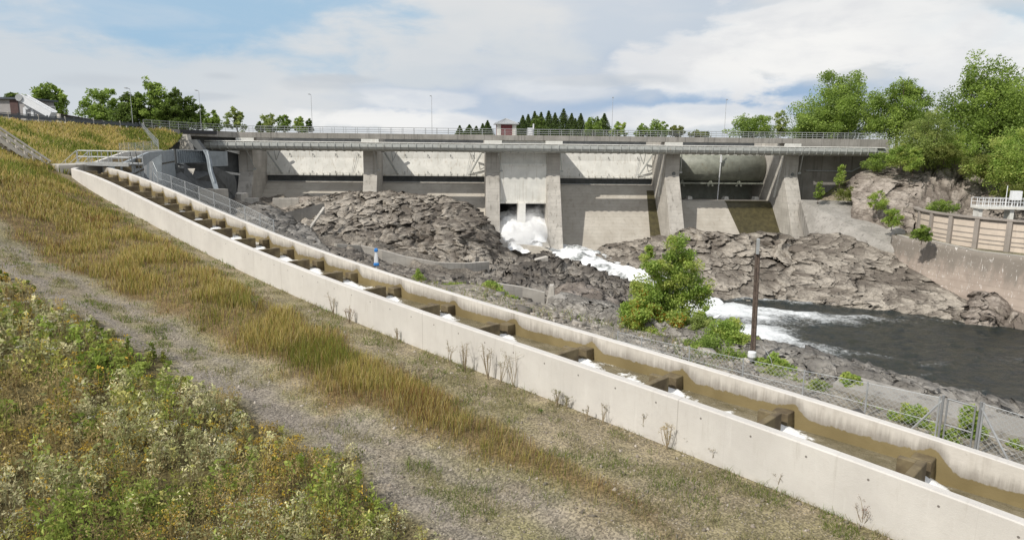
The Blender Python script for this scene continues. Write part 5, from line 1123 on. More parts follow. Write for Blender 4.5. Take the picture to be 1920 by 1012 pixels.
# ------------------------------------------------------------------ buildings above the slope, far left
def boxhouse():
    a = at(-60, 182, 93); b = at(45, 190, 93); zb = 1.6; zt_ = a[2] * .5 + b[2] * .5; r = empty('flat_roof_building', [(a[0] + b[0]) / 2, 95, zb], 'low grey flat roofed building with a dark red door panel, far left', 'building')
    x0, x1 = a[0], b[0]; mb = MB(); mb.box([(x0 + x1) / 2, 96, (zb + zt_) / 2], (x1 - x0, 6, zt_ - zb)); mb.build('wall', M['deck'] if False else M['hall'], r)
    mb = MB(); mb.box([(x0 + x1) / 2, 96, zt_ + .12], (x1 - x0 + .8, 6.8, .25)); mb.build('roof', M['darkrail'], r)
    d0, d1 = at(19, 200, 92.9)[0], at(34, 200, 92.9)[0]; mb = MB(); mb.box([(d0 + d1) / 2, 92.95, (zb + zt_) / 2 - .05], (d1 - d0, .12, zt_ - zb - .1)); mb.build('door', M['brownred'], r)
M['hall'] = plain('grey_render', (.36, .34, .33), .85, 0, .12, 2); M['brownred'] = plain('brown_red_panel', (.10, .055, .05), .7, 0, .2, 3); M['olive'] = plain('dark_olive_fence', (.07, .085, .06), .8, 0, .3, 4)
boxhouse()
def conveyor():
    r = empty('trash_conveyor', at(60, 218, 88), 'white inclined conveyor machine beside the grey building', 'machine')
    a = at(42, 184, 88); b = at(99, 216, 88); mb = MB(); mb.bar(a, b, 1.1, .75); mb.build('boom', M['white'], r)
    for f in (0, ): 
        mb = MB(); q = a; mb.tube(q - [0, .7, 0], q + [0, .7, 0], .42, None, 14); mb.build('head_drum', M['steel'], r)
    d = (b - a) / np.linalg.norm(b - a); up = np.cross(d, [0, 1, 0]); up = up if up[2] > 0 else -up
    for k in range(1):
        mb = MB()
        for sd in (-.55, .55): mb.bar(a + [0, sd, 0] + up * .48, b + [0, sd, 0] + up * .48, .05, .14)
        mb.build('side_board', M['white'], r)
    c = at(46, 200, 88); mb = MB(); mb.prism([at(45, 200, 88), at(62, 190, 88), at(68, 200, 88), at(50, 206, 88)], (0, 1, 0)); mb.build('chute', M['white'], r)
    for px0, px1 in ((47, 48), (61, 63)): mb = MB(); mb.bar(at(px0, 202, 88.3), at(px1, 222, 88.3), .32, .32, (0, 1, 0)); mb.build('leg', M['white'], r)
    mb = MB(); mb.bar(at(47, 211, 88.3), at(92, 215, 88.3), .12); mb.bar(at(63, 200, 88.3), at(75, 216, 88.3), .1); mb.build('frame', M['steel'], r)
conveyor()
def palisade():
    a, b = at(110, 214, 92), at(193, 228, 97); r = empty('board_fence', a, 'dark olive board fence with pale end posts beside the road', 'fence')
    mb = MB(); mb.prism([a, b, b - zz * 1.35, a - zz * 1.5], (0, .08, 0)); mb.build('panel', M['olive'], r)
    for q in (a, b): mb = MB(); mb.bar(q + zz * .05, q - zz * 1.7, .35, .3, (0, 1, 0)); mb.build('post', M['timber'], r)
    mb = MB()
    for k in range(30): q = a + (b - a) * (k + .5) / 30; mb.bar(q - [0, .03, .05], q - [0, .03, 1.4], .03, .03, (0, 1, 0))
    mb.bar(a + [0, -.04, .03], b + [0, -.04, .03], .12, .08); mb.build('board_batten', M['brownred'], r)
palisade()
q = at(158, 232, 100); r = empty('signal_post', q, 'short thin grey post with a small arm by the board fence', 'post'); t = at(103, 200, 90); b = t.copy(); b[2] = 1.3
mb = MB(); mb.tube(b, t, .05, None, 6); mb.bar(t, t + [-.7, 0, 0], .08, .1); o = mb.build('pole', M['steel'], r)
q = at(262, 228, 101); b = q.copy(); b[2] -= 1.6; mb = MB(); mb.tube(b, q, .09, .09, 8); tag(mb.build('bollard', M['darkrail']), 'dark post at the end of the guard rail beside the nearest lamp', 'bollard')
# ------------------------------------------------------------------ foliage
def quads(C, size, aspect=1.0, up=0.0, rs=RS):
    """random leaf quads at centres C"""
    n = len(C); N_ = rs.normal(size=(n, 3)); N_[:, 2] = np.abs(N_[:, 2]) * (1 - up) + up * 1.2; N_ /= np.linalg.norm(N_, axis=1)[:, None]
    A_ = np.cross(N_, rs.normal(size=(n, 3))); A_ /= np.linalg.norm(A_, axis=1)[:, None]; B_ = np.cross(N_, A_); s = (np.asarray(size) * rs.uniform(.6, 1.35, n))[:, None] * .5
    V = np.stack([C - A_ * s, C - B_ * s * aspect * .6 , C + A_ * s, C + B_ * s * aspect * .6], 1).reshape(-1, 3); return V, np.arange(4 * n).reshape(n, 4)
def crown(blobs, n, size, pal, rs, inner=.55, clumps=40, droop=0.0):
    """blobs: (centre, radii) ellipsoids. leaves gather in clumps spread near the ellipsoid skins"""
    vol = np.array([b[1][0] * b[1][1] * b[1][2] for b in blobs]) ** .67; vol /= vol.sum(); Cs = []; T = []
    for (c, r), w in zip(blobs, vol):
        nc = max(8, int(clumps * 1.5 * w)); d = rs.normal(size=(nc, 3)); d /= np.linalg.norm(d, axis=1)[:, None]; rad = rs.uniform(inner, 1.0, nc)[:, None]; cc = np.asarray(c) + d * rad * np.asarray(r)
        rc = np.mean(r) * rs.uniform(.35, .75, nc); tint = rs.uniform(0, 1, nc)
        k = rs.randint(0, nc, int(n * w)); e = rs.normal(size=(len(k), 3)); e /= np.linalg.norm(e, axis=1)[:, None]; e *= (rs.uniform(0, 1, len(k)) ** .45)[:, None] * rc[k][:, None]; e[:, 2] *= .75; e[:, 2] -= droop * rs.uniform(0, 1, len(k)) * rc[k]
        Cs.append(cc[k] + e); T.append(tint[k])
    C = np.concatenate(Cs); t = np.concatenate(T); V, Fq = quads(C, size, .9, .25, rs); pal = np.array(pal); x = np.clip(t * .6 + rs.uniform(0, .4, len(t)), 0, .999) * (len(pal) - 1); i = x.astype(int); f = (x - i)[:, None]
    col = pal[i] * (1 - f) + pal[np.minimum(i + 1, len(pal) - 1)] * f; col = np.clip(col * rs.uniform(.8, 1.2, (len(t), 1)), .004, .6); return V, Fq, np.repeat(col, 4, 0)
def limbs(base, blobs, r0, rs, trunk_to=None, n=8):
    mb = MB(); top = np.mean([b[0] for b in blobs], 0) if trunk_to is None else np.asarray(trunk_to); base = np.asarray(base, float); mid = (base + top) / 2 + rs.normal(size=3) * [.04, .04, 0] * np.linalg.norm(top - base)
    mb.path([base - [0, 0, .3], base + (mid - base) * .5, mid, top], [r0 * 1.15, r0 * .9, r0 * .7, r0 * .35], 8)
    for k, (c, r) in enumerate(blobs):
        f = rs.uniform(.25, .85); s = base + (mid - base) * f * 2 if f < .5 else mid + (top - mid) * (f * 2 - 1); e = np.asarray(c); m_ = (s + e) / 2 + rs.normal(size=3) * .08 * np.linalg.norm(e - s) - [0, 0, .0]
        mb.path([s, m_, e], [r0 * .42, r0 * .28, r0 * .1], 6)
        for j in range(3): d = rs.normal(size=3); d[2] = abs(d[2]); e2 = e + d / np.linalg.norm(d) * np.array(r) * .75; mb.path([m_ * .3 + e * .7, e2], [r0 * .14, r0 * .04], 4)
    return mb
PAL = {'mid': [(0.120, 0.174, 0.038), (0.205, 0.295, 0.066), (0.312, 0.428, 0.095), (0.423, 0.530, 0.118)], 'dark': [(0.085, 0.122, 0.031), (0.142, 0.204, 0.046), (0.205, 0.295, 0.067)], 'light': [(0.177, 0.254, 0.057), (0.312, 0.448, 0.099), (0.440, 0.533, 0.140), (0.521, 0.533, 0.165)],
       'yellow': [(0.197, 0.284, 0.062), (0.356, 0.488, 0.108), (0.521, 0.533, 0.148)], 'sage': [(0.178, 0.246, 0.067), (0.312, 0.387, 0.112), (0.491, 0.533, 0.192)], 'conifer': [(0.065, 0.092, 0.031), (0.106, 0.152, 0.046), (0.156, 0.224, 0.067)], 'olive': [(0.134, 0.174, 0.038), (0.223, 0.264, 0.067), (0.334, 0.347, 0.112)]}
def blobset(c, w, h, n, rs, top=.35, base_w=.8, depth=None):
    """blobs filling an egg-shaped crown: c = bottom centre, width w, height h"""
    out = []; depth = depth or w
    for k in range(n):
        f = (k + .5) / n; prof = math.sin(math.pi * (f * .82 + .14)) ** .6; a = k * 2.4 + rs.uniform(0, 1); rr = .29 * w * prof * rs.uniform(.6, 1.15)
        R = np.array([w * .36 * (base_w + (top - base_w) * f), depth * .36 * (base_w + (top - base_w) * f), h * .20]) * rs.uniform(.85, 1.2); out.append((np.array(c) + [math.cos(a) * rr, math.sin(a) * rr * depth / w, h * (.13 + .76 * f)], R))
    return out
def tree(name, label, cat, px, py0, py1, wpx, Y, pal, n, size, nb=9, seed=1, group=None, trunk=.16, bark='bark', gz=None, top=.35, base_w=.85, clumps=60, inner=.5, droop=0, tf=.15):
    rs = np.random.RandomState(seed); b = at(px, py0, Y); t = at(px, py1, Y); H = t[2] - b[2]; W = wpx / F_ * Y * 1.12
    gz_ = b[2] - H * .15 if gz is None else gz; base = np.array([b[0], Y, min(gz_, b[2])]); blobs = blobset(b + [0, 0, -.02 * H], W, H, nb, rs, top, base_w)
    r = empty(name, base, label, cat, group); V, Fq, c = crown(blobs, n, size, PAL[pal], rs, inner, clumps, droop); mesh('crown', V, Fq, M['leaf'], r, False, col=c)
    limbs(base, blobs, trunk, rs).build('trunk' if name.endswith('tree') or name == 'birch' else 'stem', M[bark], r, True); return r
G1 = 'trees beyond the road on the left'; G2 = 'trees beyond the right end of the dam'
tree('leafy_tree', 'bright green tree right behind the white conveyor machine', 'tree', 90, 224, 158, 86, 112, 'mid', 9000, .42, 9, 3, G1, gz=0, trunk=.2)
tree('leafy_tree', 'small dark tree showing over the flat roof at the far left', 'tree', 10, 205, 172, 60, 125, 'dark', 3500, .45, 6, 4, G1, gz=0)
tree('leafy_tree', 'pale bushy tree just right of the flat roofed building', 'tree', 38, 200, 176, 30, 128, 'sage', 2000, .4, 5, 5, G1, gz=0)
tree('leafy_tree', 'broad round tree at the left end of the tall row', 'tree', 197, 240, 164, 84, 132, 'mid', 10000, .42, 9, 6, G1, gz=0, trunk=.2)
tree('leafy_tree', 'dark round tree directly behind the nearest street lamp', 'tree', 245, 240, 176, 60, 128, 'dark', 8000, .42, 8, 7, G1, gz=0)
tree('leafy_tree', 'tallest pointed tree of the left row', 'tree', 290, 242, 144, 66, 130, 'mid', 12000, .42, 10, 8, G1, gz=0, trunk=.24, top=.12, base_w=1.0)
tree('leafy_tree', 'second tallest tree, right neighbour of the tallest one', 'tree', 333, 243, 164, 62, 130, 'dark', 11000, .42, 9, 9, G1, gz=0, top=.15, base_w=1.0)
tree('leafy_tree', 'small slim tree half behind the second street lamp', 'tree', 372, 242, 190, 30, 132, 'mid', 3500, .36, 7, 10, G1, gz=0, top=.3)
tree('leafy_tree', 'low bushy tree ending the left row', 'tree', 398, 243, 208, 34, 130, 'mid', 3500, .38, 6, 12, G1, gz=0)
tree('leafy_tree', 'single airy sapling standing apart over the left approach', 'tree', 444, 246, 199, 36, 136, 'sage', 3200, .34, 8, 13, G1, gz=0, base_w=.6, clumps=30)
G3 = 'small trees behind the left half of the dam'
for px, y1, w, pal, sd, lb in ((503, 212, 34, 'sage', 14, 'pale round tree, left one of the small group behind the railing'), (534, 214, 26, 'mid', 15, 'dark round tree in the middle of the small group behind the railing'), (561, 219, 28, 'light', 16, 'bright green tree near the third street lamp'), (580, 222, 14, 'dark', 17, 'tiny dark tree touching the third street lamp'), (486, 228, 14, 'dark', 18, 'tiny dark tree at the left edge of the small group')):
    tree('leafy_tree', lb, 'tree', px, 247, y1, w, 165, pal, 2600, .42, 6, sd, G3, gz=0)
def conifer(px, py0, py1, wpx, Y, label, seed, group):
    rs = np.random.RandomState(seed); b = at(px, py0, Y); t = at(px, py1, Y); H = t[2] - b[2]; W = wpx / F_ * Y; r = empty('spruce_tree', b, label, 'tree', group); n = 3600
    f = rs.uniform(0, 1, n) ** 1.25; lay = np.floor(f * 16) / 16 + rs.uniform(0, .03, n); rad = (1 - lay) * W * .5 * rs.uniform(.15, 1.05, n) * (1 + .3 * np.sin(lay * 100)); a = rs.uniform(0, 2 * np.pi, n)
    C = np.stack([b[0] + rad * np.cos(a), b[1] + rad * np.sin(a), b[2] + H * lay - rad * .25], 1); V, Fq = quads(C, Y * .0026, .8, .1, rs); pal = np.array(PAL['conifer']); c = pal[rs.randint(0, 3, n)] * rs.uniform(.8, 1.3, (n, 1)); mesh('crown', V, Fq, M['leaf'], r, False, col=np.repeat(c, 4, 0))
    mb = MB(); mb.tube(b - [0, 0, 1], b + [0, 0, H * .95], W * .04, .03, 6); mb.build('trunk', M['bark'], r)
G4 = 'spruces of the wood behind the middle of the dam'
spr = [(862, 236, 10), (880, 234, 16), (893, 237, 10), (905, 232, 10), (914, 226, 14), (972, 230, 14), (980, 216, 16), (990, 214, 16), (1002, 208, 18), (1014, 210, 18), (1028, 207, 20), (1040, 211, 18), (1056, 203, 24), (1071, 212, 18), (1088, 212, 18), (1078, 222, 12), (1104, 220, 14), (1132, 212, 20), (1120, 222, 16)]
ORD = ['first', 'second', 'third', 'fourth', 'fifth', 'sixth', 'seventh', 'eighth', 'ninth', 'tenth', 'eleventh', 'twelfth', 'thirteenth', 'fourteenth', 'fifteenth', 'sixteenth', 'seventeenth', 'eighteenth', 'nineteenth']
order = sorted(range(len(spr)), key=lambda i: spr[i][0]); left = [i for i in order if spr[i][0] < 925]; right = [i for i in order if spr[i][0] > 925]
for k, i in enumerate(left): conifer(spr[i][0], 252, spr[i][1], spr[i][2] * 1.7, 330 + 8 * (i % 5), 'dark little spruce left of the red hut, %s from the left' % ORD[k], 100 + i, G4)
for k, i in enumerate(right): conifer(spr[i][0], 254, spr[i][1], spr[i][2] * 1.9, 300 + 9 * (i % 5), 'dark pointed spruce right of the red hut, %s counted from the hut' % ORD[k], 100 + i, G4)
G5 = 'leafy trees at the edge of the wood behind the dam'
for px, y1, w, pal, sd, lb in ((1010, 218, 34, 'dark', 20, 'dark leafy tree low in front of the spruces near the cabinet'), (1112, 218, 36, 'mid', 21, 'mid green round tree at the right end of the spruce wood'), (1160, 229, 30, 'light', 22, 'small bright tree right of the fourth street lamp'), (1205, 234, 30, 'mid', 23, 'low green tree left of the round one far behind the dam'), (1234, 226, 44, 'mid', 24, 'round green tree standing free right of the wood'), (1268, 234, 30, 'olive', 25, 'low olive tree sloping away right of the round green tree'),
                               (1310, 246, 40, 'olive', 26, 'very low hedge like tree far behind the railing')):
    tree('leafy_tree', lb, 'tree', px, 256, y1, w, 260, pal, 2600, .62, 7, sd, G5, gz=-1)
tree('leafy_tree', 'mid sized dark tree left of the big right hand trees', 'tree', 1410, 258, 214, 84, 175, 'mid', 7000, .45, 8, 30, G2, gz=-1)
tree('leafy_tree', 'thin airy tree with bare twigs next to the big right hand trees', 'tree', 1462, 258, 207, 34, 170, 'sage', 2600, .38, 8, 31, G2, gz=-1, base_w=.6, clumps=26)
tree('leafy_tree', 'big dense rounded tree, left one of the tall right hand group', 'tree', 1572, 262, 136, 150, 150, 'mid', 34000, .40, 16, 32, G2, gz=-2, trunk=.35, clumps=120)
tree('leafy_tree', 'dark filler tree low at the foot of the tall right hand group', 'tree', 1535, 262, 200, 90, 146, 'mid', 14000, .40, 9, 37, G2, gz=-2, clumps=60)
tree('leafy_tree', 'lighter green tree in the middle of the tall right hand group', 'tree', 1684, 264, 145, 118, 140, 'mid', 28000, .38, 14, 33, G2, gz=-2, trunk=.3, clumps=100)
tree('leafy_tree', 'tallest open tree with visible twigs at the right edge', 'tree', 1836, 290, 112, 160, 122, 'mid', 40000, .40, 20, 34, G2, gz=-3, trunk=.3, clumps=110, inner=.45)
tree('leafy_tree', 'dense dark tree filling behind the tallest open one', 'tree', 1890, 300, 150, 130, 132, 'mid', 22000, .36, 12, 35, G2, gz=-3, trunk=.3, clumps=80)
tree('leafy_tree', 'bright nearer tree low at the right edge above the tank', 'tree', 1905, 345, 232, 150, 108, 'light', 26000, .30, 14, 36, G2, gz=-8, trunk=.18, clumps=90)
tree('leafy_tree', 'soft pale willow like tree between the two big groups', 'tree', 1734, 310, 205, 92, 118, 'sage', 24000, .27, 14, 38, G2, gz=-4, trunk=.14, clumps=80, top=.2, base_w=1.0)
G6 = 'bushes on the rocky slope right of the dam'
for i, (px, y0, y1, w, Y, pal, n, lb) in enumerate(((1688, 312, 268, 44, 117, 'light', 6500, 'bright yellow green bush at the right end of the road deck'), (1712, 322, 272, 34, 115, 'light', 5000, 'bright bush hanging over the brownish rock knoll'), (1640, 318, 286, 50, 122, 'mid', 4500, 'dark bush below the end of the service beam'), (1770, 300, 268, 60, 114, 'olive', 5000, 'olive bush on top of the tall brown rock face'), (1790, 300, 246, 50, 116, 'light', 4500, 'bright bush with a thin pale trunk beside it'),
        (1840, 330, 290, 70, 111, 'olive', 6500, 'olive bush at the foot of the nearer bright tree'), (1574, 345, 305, 20, 122, 'light', 1800, 'small bright bush in front of the dark abutment wall'), (1534, 374, 335, 14, 121, 'mid', 1200, 'slim little bush at the corner of the last pier'), (1644, 392, 356, 30, 112, 'yellow', 2500, 'upper small yellow green bush on the rocks left of the tank'), (1672, 422, 386, 34, 107, 'yellow', 3000, 'lower small yellow green bush on the rocks left of the tank'),
        (1590, 374, 350, 50, 121, 'olive', 2600, 'low dry bush above the concrete apron'), (1762, 398, 375, 60, 108, 'mid', 3200, 'low dark green plants behind the rim of the round tank'), (1728, 450, 421, 32, 95.5, 'mid', 4500, 'round green bush in front of the round tank'), (1706, 480, 470, 14, 101.5, 'yellow', 900, 'tiny bush where the stained wall meets the apron'), (1700, 300, 270, 60, 119, 'mid', 5000, 'mid green bush behind the brownish rock knoll'), (1905, 372, 345, 70, 104, 'olive', 4500, 'dry olive shrub right above the control box'))):
    tree('bush', lb, 'bush', px, y0, y1, w, Y, pal, n, .24, 6, 50 + i, G6, trunk=.05, base_w=.95, top=.5, clumps=30)
# birch and shrubs behind the chain link fence
def birch():
    rs = np.random.RandomState(91); Y = 27.0; base = at(1232, 652, Y); base[2] -= .3; r = empty('birch_tree', base, 'young bright green birch standing behind the chain link fence', 'tree'); bl = []
    for px, py, wx, wy in ((1270, 470, 26, 24), (1282, 500, 30, 26), (1255, 512, 30, 26), (1222, 500, 22, 26), (1212, 540, 30, 28), (1245, 548, 36, 30), (1285, 540, 36, 28), (1300, 560, 30, 22), (1230, 582, 42, 28), (1270, 590, 36, 26), (1205, 580, 30, 24), (1318, 590, 18, 14), (1215, 470, 12, 14), (1318, 535, 14, 14)):
        c = at(px, py, Y + rs.uniform(-.5, .5)); bl.append((c, np.array([wx, wx * .9, wy]) / F_ * Y * 1.08))
    V, Fq, c = crown(bl, 36000, .10, PAL['light'], rs, .35, 150, .15); mesh('crown', V, Fq, M['leaf'], r, False, col=c); limbs(base, bl, .06, rs, at(1268, 470, Y)).build('trunk', M['birch'], r, True)
birch()
def shrub(label, px, py0, py1, w, Y, pal, n, seed, leaf=.07, group='shrubs behind the chain link fence', autumn=0, nb=7, depth=None, name='shrub'):
    rs = np.random.RandomState(seed); b = at(px, py0, Y); t = at(px, py1, Y); H = t[2] - b[2]; W = w / F_ * Y * 1.15; bl = blobset(b, W, H, nb, rs, .6, 1.0); n = int(n * 1.5); leaf = leaf * 1.25; r = empty(name, b - [0, 0, .25], label, 'shrub', group); V, Fq, c = crown(bl, n, leaf, PAL[pal], rs, .3, 60)
    if autumn:
        m_ = rs.uniform(0, 1, len(Fq)) < autumn * (fbm(V[::4], 1.6, 2, 3) > .55); m_ = np.repeat(m_, 4); c[m_] = np.array([.40, .22, .03]) * rs.uniform(.6, 1.2, (m_.sum(), 1))
    mesh('leaves', V, Fq, M['leaf'], r, False, col=c); limbs(b - [0, 0, .25], bl, .018, rs).build('stem', M['bark'], r)
shrub('bright yellow green shrub with reddish leaves left below the birch', 1200, 648, 560, 90, 26, 'yellow', 11000, 201, .08, autumn=.2, nb=9)
shrub('green shrub with a rusty patch in the middle below the birch', 1262, 655, 585, 80, 25.5, 'light', 9000, 202, .08, autumn=.3, nb=8)
shrub('fine leaved grey green shrub between the birch and the pole', 1308, 668, 590, 56, 25, 'sage', 7000, 203, .06)
shrub('round bright green shrub just left of the wooden pole', 1362, 682, 598, 90, 24, 'light', 13000, 204, .07, nb=10)
shrub('dense green growth along the fence foot left of the pole', 1330, 690, 640, 150, 23, 'mid', 10000, 205, .06, nb=10)
shrub('dense green growth along the fence foot under the birch', 1235, 668, 628, 120, 25, 'mid', 8000, 215, .06, nb=10)
shrub('bright shrub behind the fence just right of the wooden pole', 1455, 720, 668, 62, 21.3, 'light', 4500, 206, .07)
shrub('pale twiggy shrub along the fence right of the pole', 1448, 740, 690, 90, 20.3, 'sage', 5000, 207, .05, nb=8)
shrub('small bright shrub rising against the pool, right of the pole', 1588, 752, 698, 44, 19.3, 'light', 2800, 208, .07)
shrub('low thin green shrub left of that one, at the fence', 1530, 758, 712, 46, 18.8, 'sage', 2400, 209, .05)
shrub('round light green shrub in front of the concrete slab', 1712, 818, 760, 64, 16.9, 'light', 4600, 210, .055)
shrub('small bright green shrub beside the round one', 1673, 800, 772, 26, 17, 'light', 1400, 214, .05)
shrub('upright light green shrub seen through the wire gate', 1812, 838, 762, 44, 16.4, 'light', 3600, 211, .055)
shrub('small yellowish shrub right at the picture edge behind the ladder', 1905, 846, 822, 30, 16.2, 'yellow', 1200, 212, .05)
shrub('tiny green shrub at the foot of the wire gate', 1770, 830, 806, 40, 16.0, 'light', 1400, 213, .05)
for px, y0, y1, w, Y, pal, n, sd, lb in ((1178, 650, 606, 46, 26.5, 'mid', 4200, 241, 'green shrub at the left end of the fence growth'), (1318, 664, 618, 60, 25.5, 'mid', 5200, 242, 'mid green shrub filling between birch and round shrub'), (1392, 692, 640, 36, 23.2, 'light', 3000, 243, 'small bright shrub touching the left side of the pole'), (1290, 676, 640, 70, 24.3, 'light', 4200, 244, 'bright low shrub behind the second fence post'), (1490, 748, 712, 44, 19.6, 'sage', 2200, 245, 'thin pale shrub low at the fence right of the pole'),
        (1640, 790, 764, 30, 17.6, 'light', 1300, 246, 'little light green shrub left of the concrete slab bushes'), (1425, 712, 672, 34, 21.4, 'light', 2400, 247, 'small bright shrub at the right foot of the pole')): shrub(lb, px, y0, y1, w, Y, pal, n, sd, .06)
G7 = 'plants growing on the rocks behind the ladder'
for i, (px, y0, y1, w, Y, pal, n, lb) in enumerate(((786, 528, 505, 22, 48, 'light', 700, 'small green plant right of the blue and white post'), (850, 550, 530, 60, 40, 'light', 1800, 'low bright green plants close behind the ladder wall'), (925, 570, 528, 56, 40, 'light', 3200, 'biggest bright green plant behind the ladder wall'), (962, 580, 552, 50, 38, 'light', 2200, 'green plant right of the biggest one'), (1008, 592, 572, 40, 36, 'light', 1400, 'low green plants along the ladder wall'), (1056, 606, 588, 24, 34, 'yellow', 900, 'small yellowish plant at the concrete edge strip'), (1120, 622, 600, 50, 33, 'sage', 1500, 'dull green plants left of the birch foot'),
        (888, 556, 536, 40, 42, 'mid', 1400, 'darker green plant left of the biggest one'))):
    shrub(lb, px, y0, y1, w, Y, pal, n, 230 + i, .09, G7, nb=5, name='plant')
# ------------------------------------------------------------------ spray at the outlet
def spray():
    g = G('spray_mist'); nt = g.nt; g.N.remove(g.b); out = [n for n in g.N if n.type == 'OUTPUT_MATERIAL'][0]; pv = g.N.new('ShaderNodeVolumePrincipled'); pv.inputs['Color'].default_value = (1, 1, 1, 1); pv.inputs['Anisotropy'].default_value = .0
    tc = g.N.new('ShaderNodeTexCoord'); ln = g.N.new('ShaderNodeVectorMath'); ln.operation = 'LENGTH'; g.L.new(tc.outputs['Object'], ln.inputs[0]); n = g.noise(g.pos(), .38, 6, .65); f = g.math('SUBTRACT', 1.0, g.ramp(g.math('ADD', ln.outputs['Value'], g.math('MULTIPLY', g.math('SUBTRACT', n, .42), 1.6)), .0, .95)); edge_ = g.ramp(ln.outputs['Value'], .72, 1.0, 1, 0); d = g.math('MULTIPLY', g.math('MULTIPLY', f, f), edge_); d = g.math('MULTIPLY', d, .6); g.L.new(d, pv.inputs['Density']); g.L.new(pv.outputs[0], out.inputs['Volume'])
    import bmesh
    for px, py, Y, rx, ry, rz, lb in ((972, 447, 118.5, 8.2, 5.4, 4.6, 'low wide bank of white spray in front of the outlet gate'), (990, 432, 120, 6.4, 5.0, 7.0, 'taller thin spray rising between the two middle piers')):
        bm = bmesh.new(); bmesh.ops.create_icosphere(bm, subdivisions=3, radius=1); me = bpy.data.meshes.new('spray_cloud'); bm.to_mesh(me); bm.free(); me.materials.append(g.m); o = bpy.data.objects.new('spray_cloud', me); COL.objects.link(o); o.location = tuple(at(px, py, Y)); o.scale = (rx, ry, rz); tag(o, lb, 'spray', 'spray at the outlet', 'stuff')
    # boiling foam heap at the foot of the outlet
    n, m_ = 70, 60; a0, a1 = SX(925, 10, 445), SX(1046, 10, 445); V = []
    for i in range(n):
        for j in range(m_):
            u, v = i / (n - 1), j / (m_ - 1); s = a0 + (a1 - a0) * u; d = 1.5 + 12.5 * v; V.append(DP(s, d, -17.6 + 4.2 * math.sin(math.pi * min(1, u * 1.05)) ** .7 * math.exp(-((v - .3) / .5) ** 2) - .9 * v))
    V = np.array(V); V[:, 2] += (fbm(V, .55, 5, 13) - .45) * 2.6; f = np.full(len(V), .8) + (fbm(V, .9, 3, 4) - .5) * .5
    tag(mesh('outlet_foam', V, grid_faces(n, m_), M['white_water'], None, True, attr={'foam': f}), 'heap of white boiling foam at the foot of the outlet bay', 'foam', None, 'stuff')
spray()
# jets of water shooting out of the two outlets
for x0, x1, lb in ((938, 970, 'left white water jet bursting from the outlet'), (987, 1022, 'right white water jet bursting from the outlet')):
    sa, sb = SX(x0, 4, 400), SX(x1, 4, 400); n, m_ = 40, 16; V = []
    for i in range(n):
        f = i / (n - 1); d = 2 + 9.5 * f; z = -12.9 - 4.9 * f ** 1.4
        for j in range(m_): u = j / (m_ - 1); s = sa + (sb - sa) * (u + (u - .5) * .35 * f); V.append(DP(s, d, z + 1.0 * math.sin(math.pi * u) * (.4 + f)))
    V = np.array(V); V[:, 2] += (fbm(V, .8, 4, 3) - .4) * 1.6; foam = np.full(len(V), .95)
    o = mesh('water_jet', V, grid_faces(n, m_), M['white_water'], None, True, attr={'foam': foam}); tag(o, lb, 'water jet', 'water jets at the outlet', 'stuff')
# ------------------------------------------------------------------ meadow and weeds on the near bank
def bankpts(n, t0, t1, u0, u1, rs, dens_pow=1.0):
    t = t0 + (t1 - t0) * rs.uniform(0, 1, n) ** dens_pow; u = rs.uniform(u0, u1, n); XY = LO[:2] + t[:, None] * LD[:2] + (u + LW)[:, None] * LN[:2]; return t, u, XY
def blades(P, h, w, col, rs, lean=.25, tipc=None):
    n = len(P); a = rs.uniform(0, 2 * np.pi, n); d = np.stack([np.cos(a), np.sin(a), np.zeros(n)], 1) * (w / 2)[:, None]; l = rs.normal(size=(n, 3)) * lean; l[:, 2] = 0; l[:, 0] += .06
    mid = P + l * (h * .35)[:, None] + np.stack([0 * h, 0 * h, h * .55], 1); top = P + l * h[:, None] + np.stack([0 * h, 0 * h, h], 1)
    V = np.stack([P - d, P + d, mid + d * .8, top, mid - d * .8], 1).reshape(-1, 3); i = np.arange(n)[:, None] * 5; Fq = np.concatenate([i + [0, 1, 2, 4], i + [4, 2, 3, 3]], 1).reshape(-1, 4)
    tip = col if tipc is None else tipc; C = np.stack([col * .75, col * .75, col, tip, col], 1).reshape(-1, 3)
    Fa = (i + np.array([0, 1, 2])); Fb = i + np.array([0, 2, 4]); Fc = i + np.array([4, 2, 3]); return V, np.concatenate([Fa, Fb, Fc]), C
def pick(pal, n, rs, var=.2): pal = np.array(pal); k = rs.randint(0, len(pal), n); return pal[k] * rs.uniform(1 - var, 1 + var, (n, 1))
GOLD = [(.56, .44, .18), (.49, .38, .14), (.62, .51, .27), (.42, .33, .11), (.40, .36, .10), (.55, .47, .17)]
def in_view(P, m=90):
    d = P @ FW; x = CX_ + F_ * (P @ RT) / np.maximum(d, .5); y = CY_ - F_ * (P @ UP) / np.maximum(d, .5); return (d > 2.5) & (x > -520) & (x < 1920 + m * 3) & (y < 1012 + 420) & (y > -300)
def ground_pts(n, t0, t1, u0, u1, rs, near):
    t, u, XY = bankpts(n, t0, t1, u0, u1, rs); z = bank_z(XY); P = np.c_[XY, z]; dist = np.hypot(XY[:, 0], XY[:, 1]); keep = in_view(P) & (rs.uniform(0, 1, n) < np.clip((near / dist) ** 1.1, 0, 1)); return t[keep], u[keep], P[keep], dist[keep]
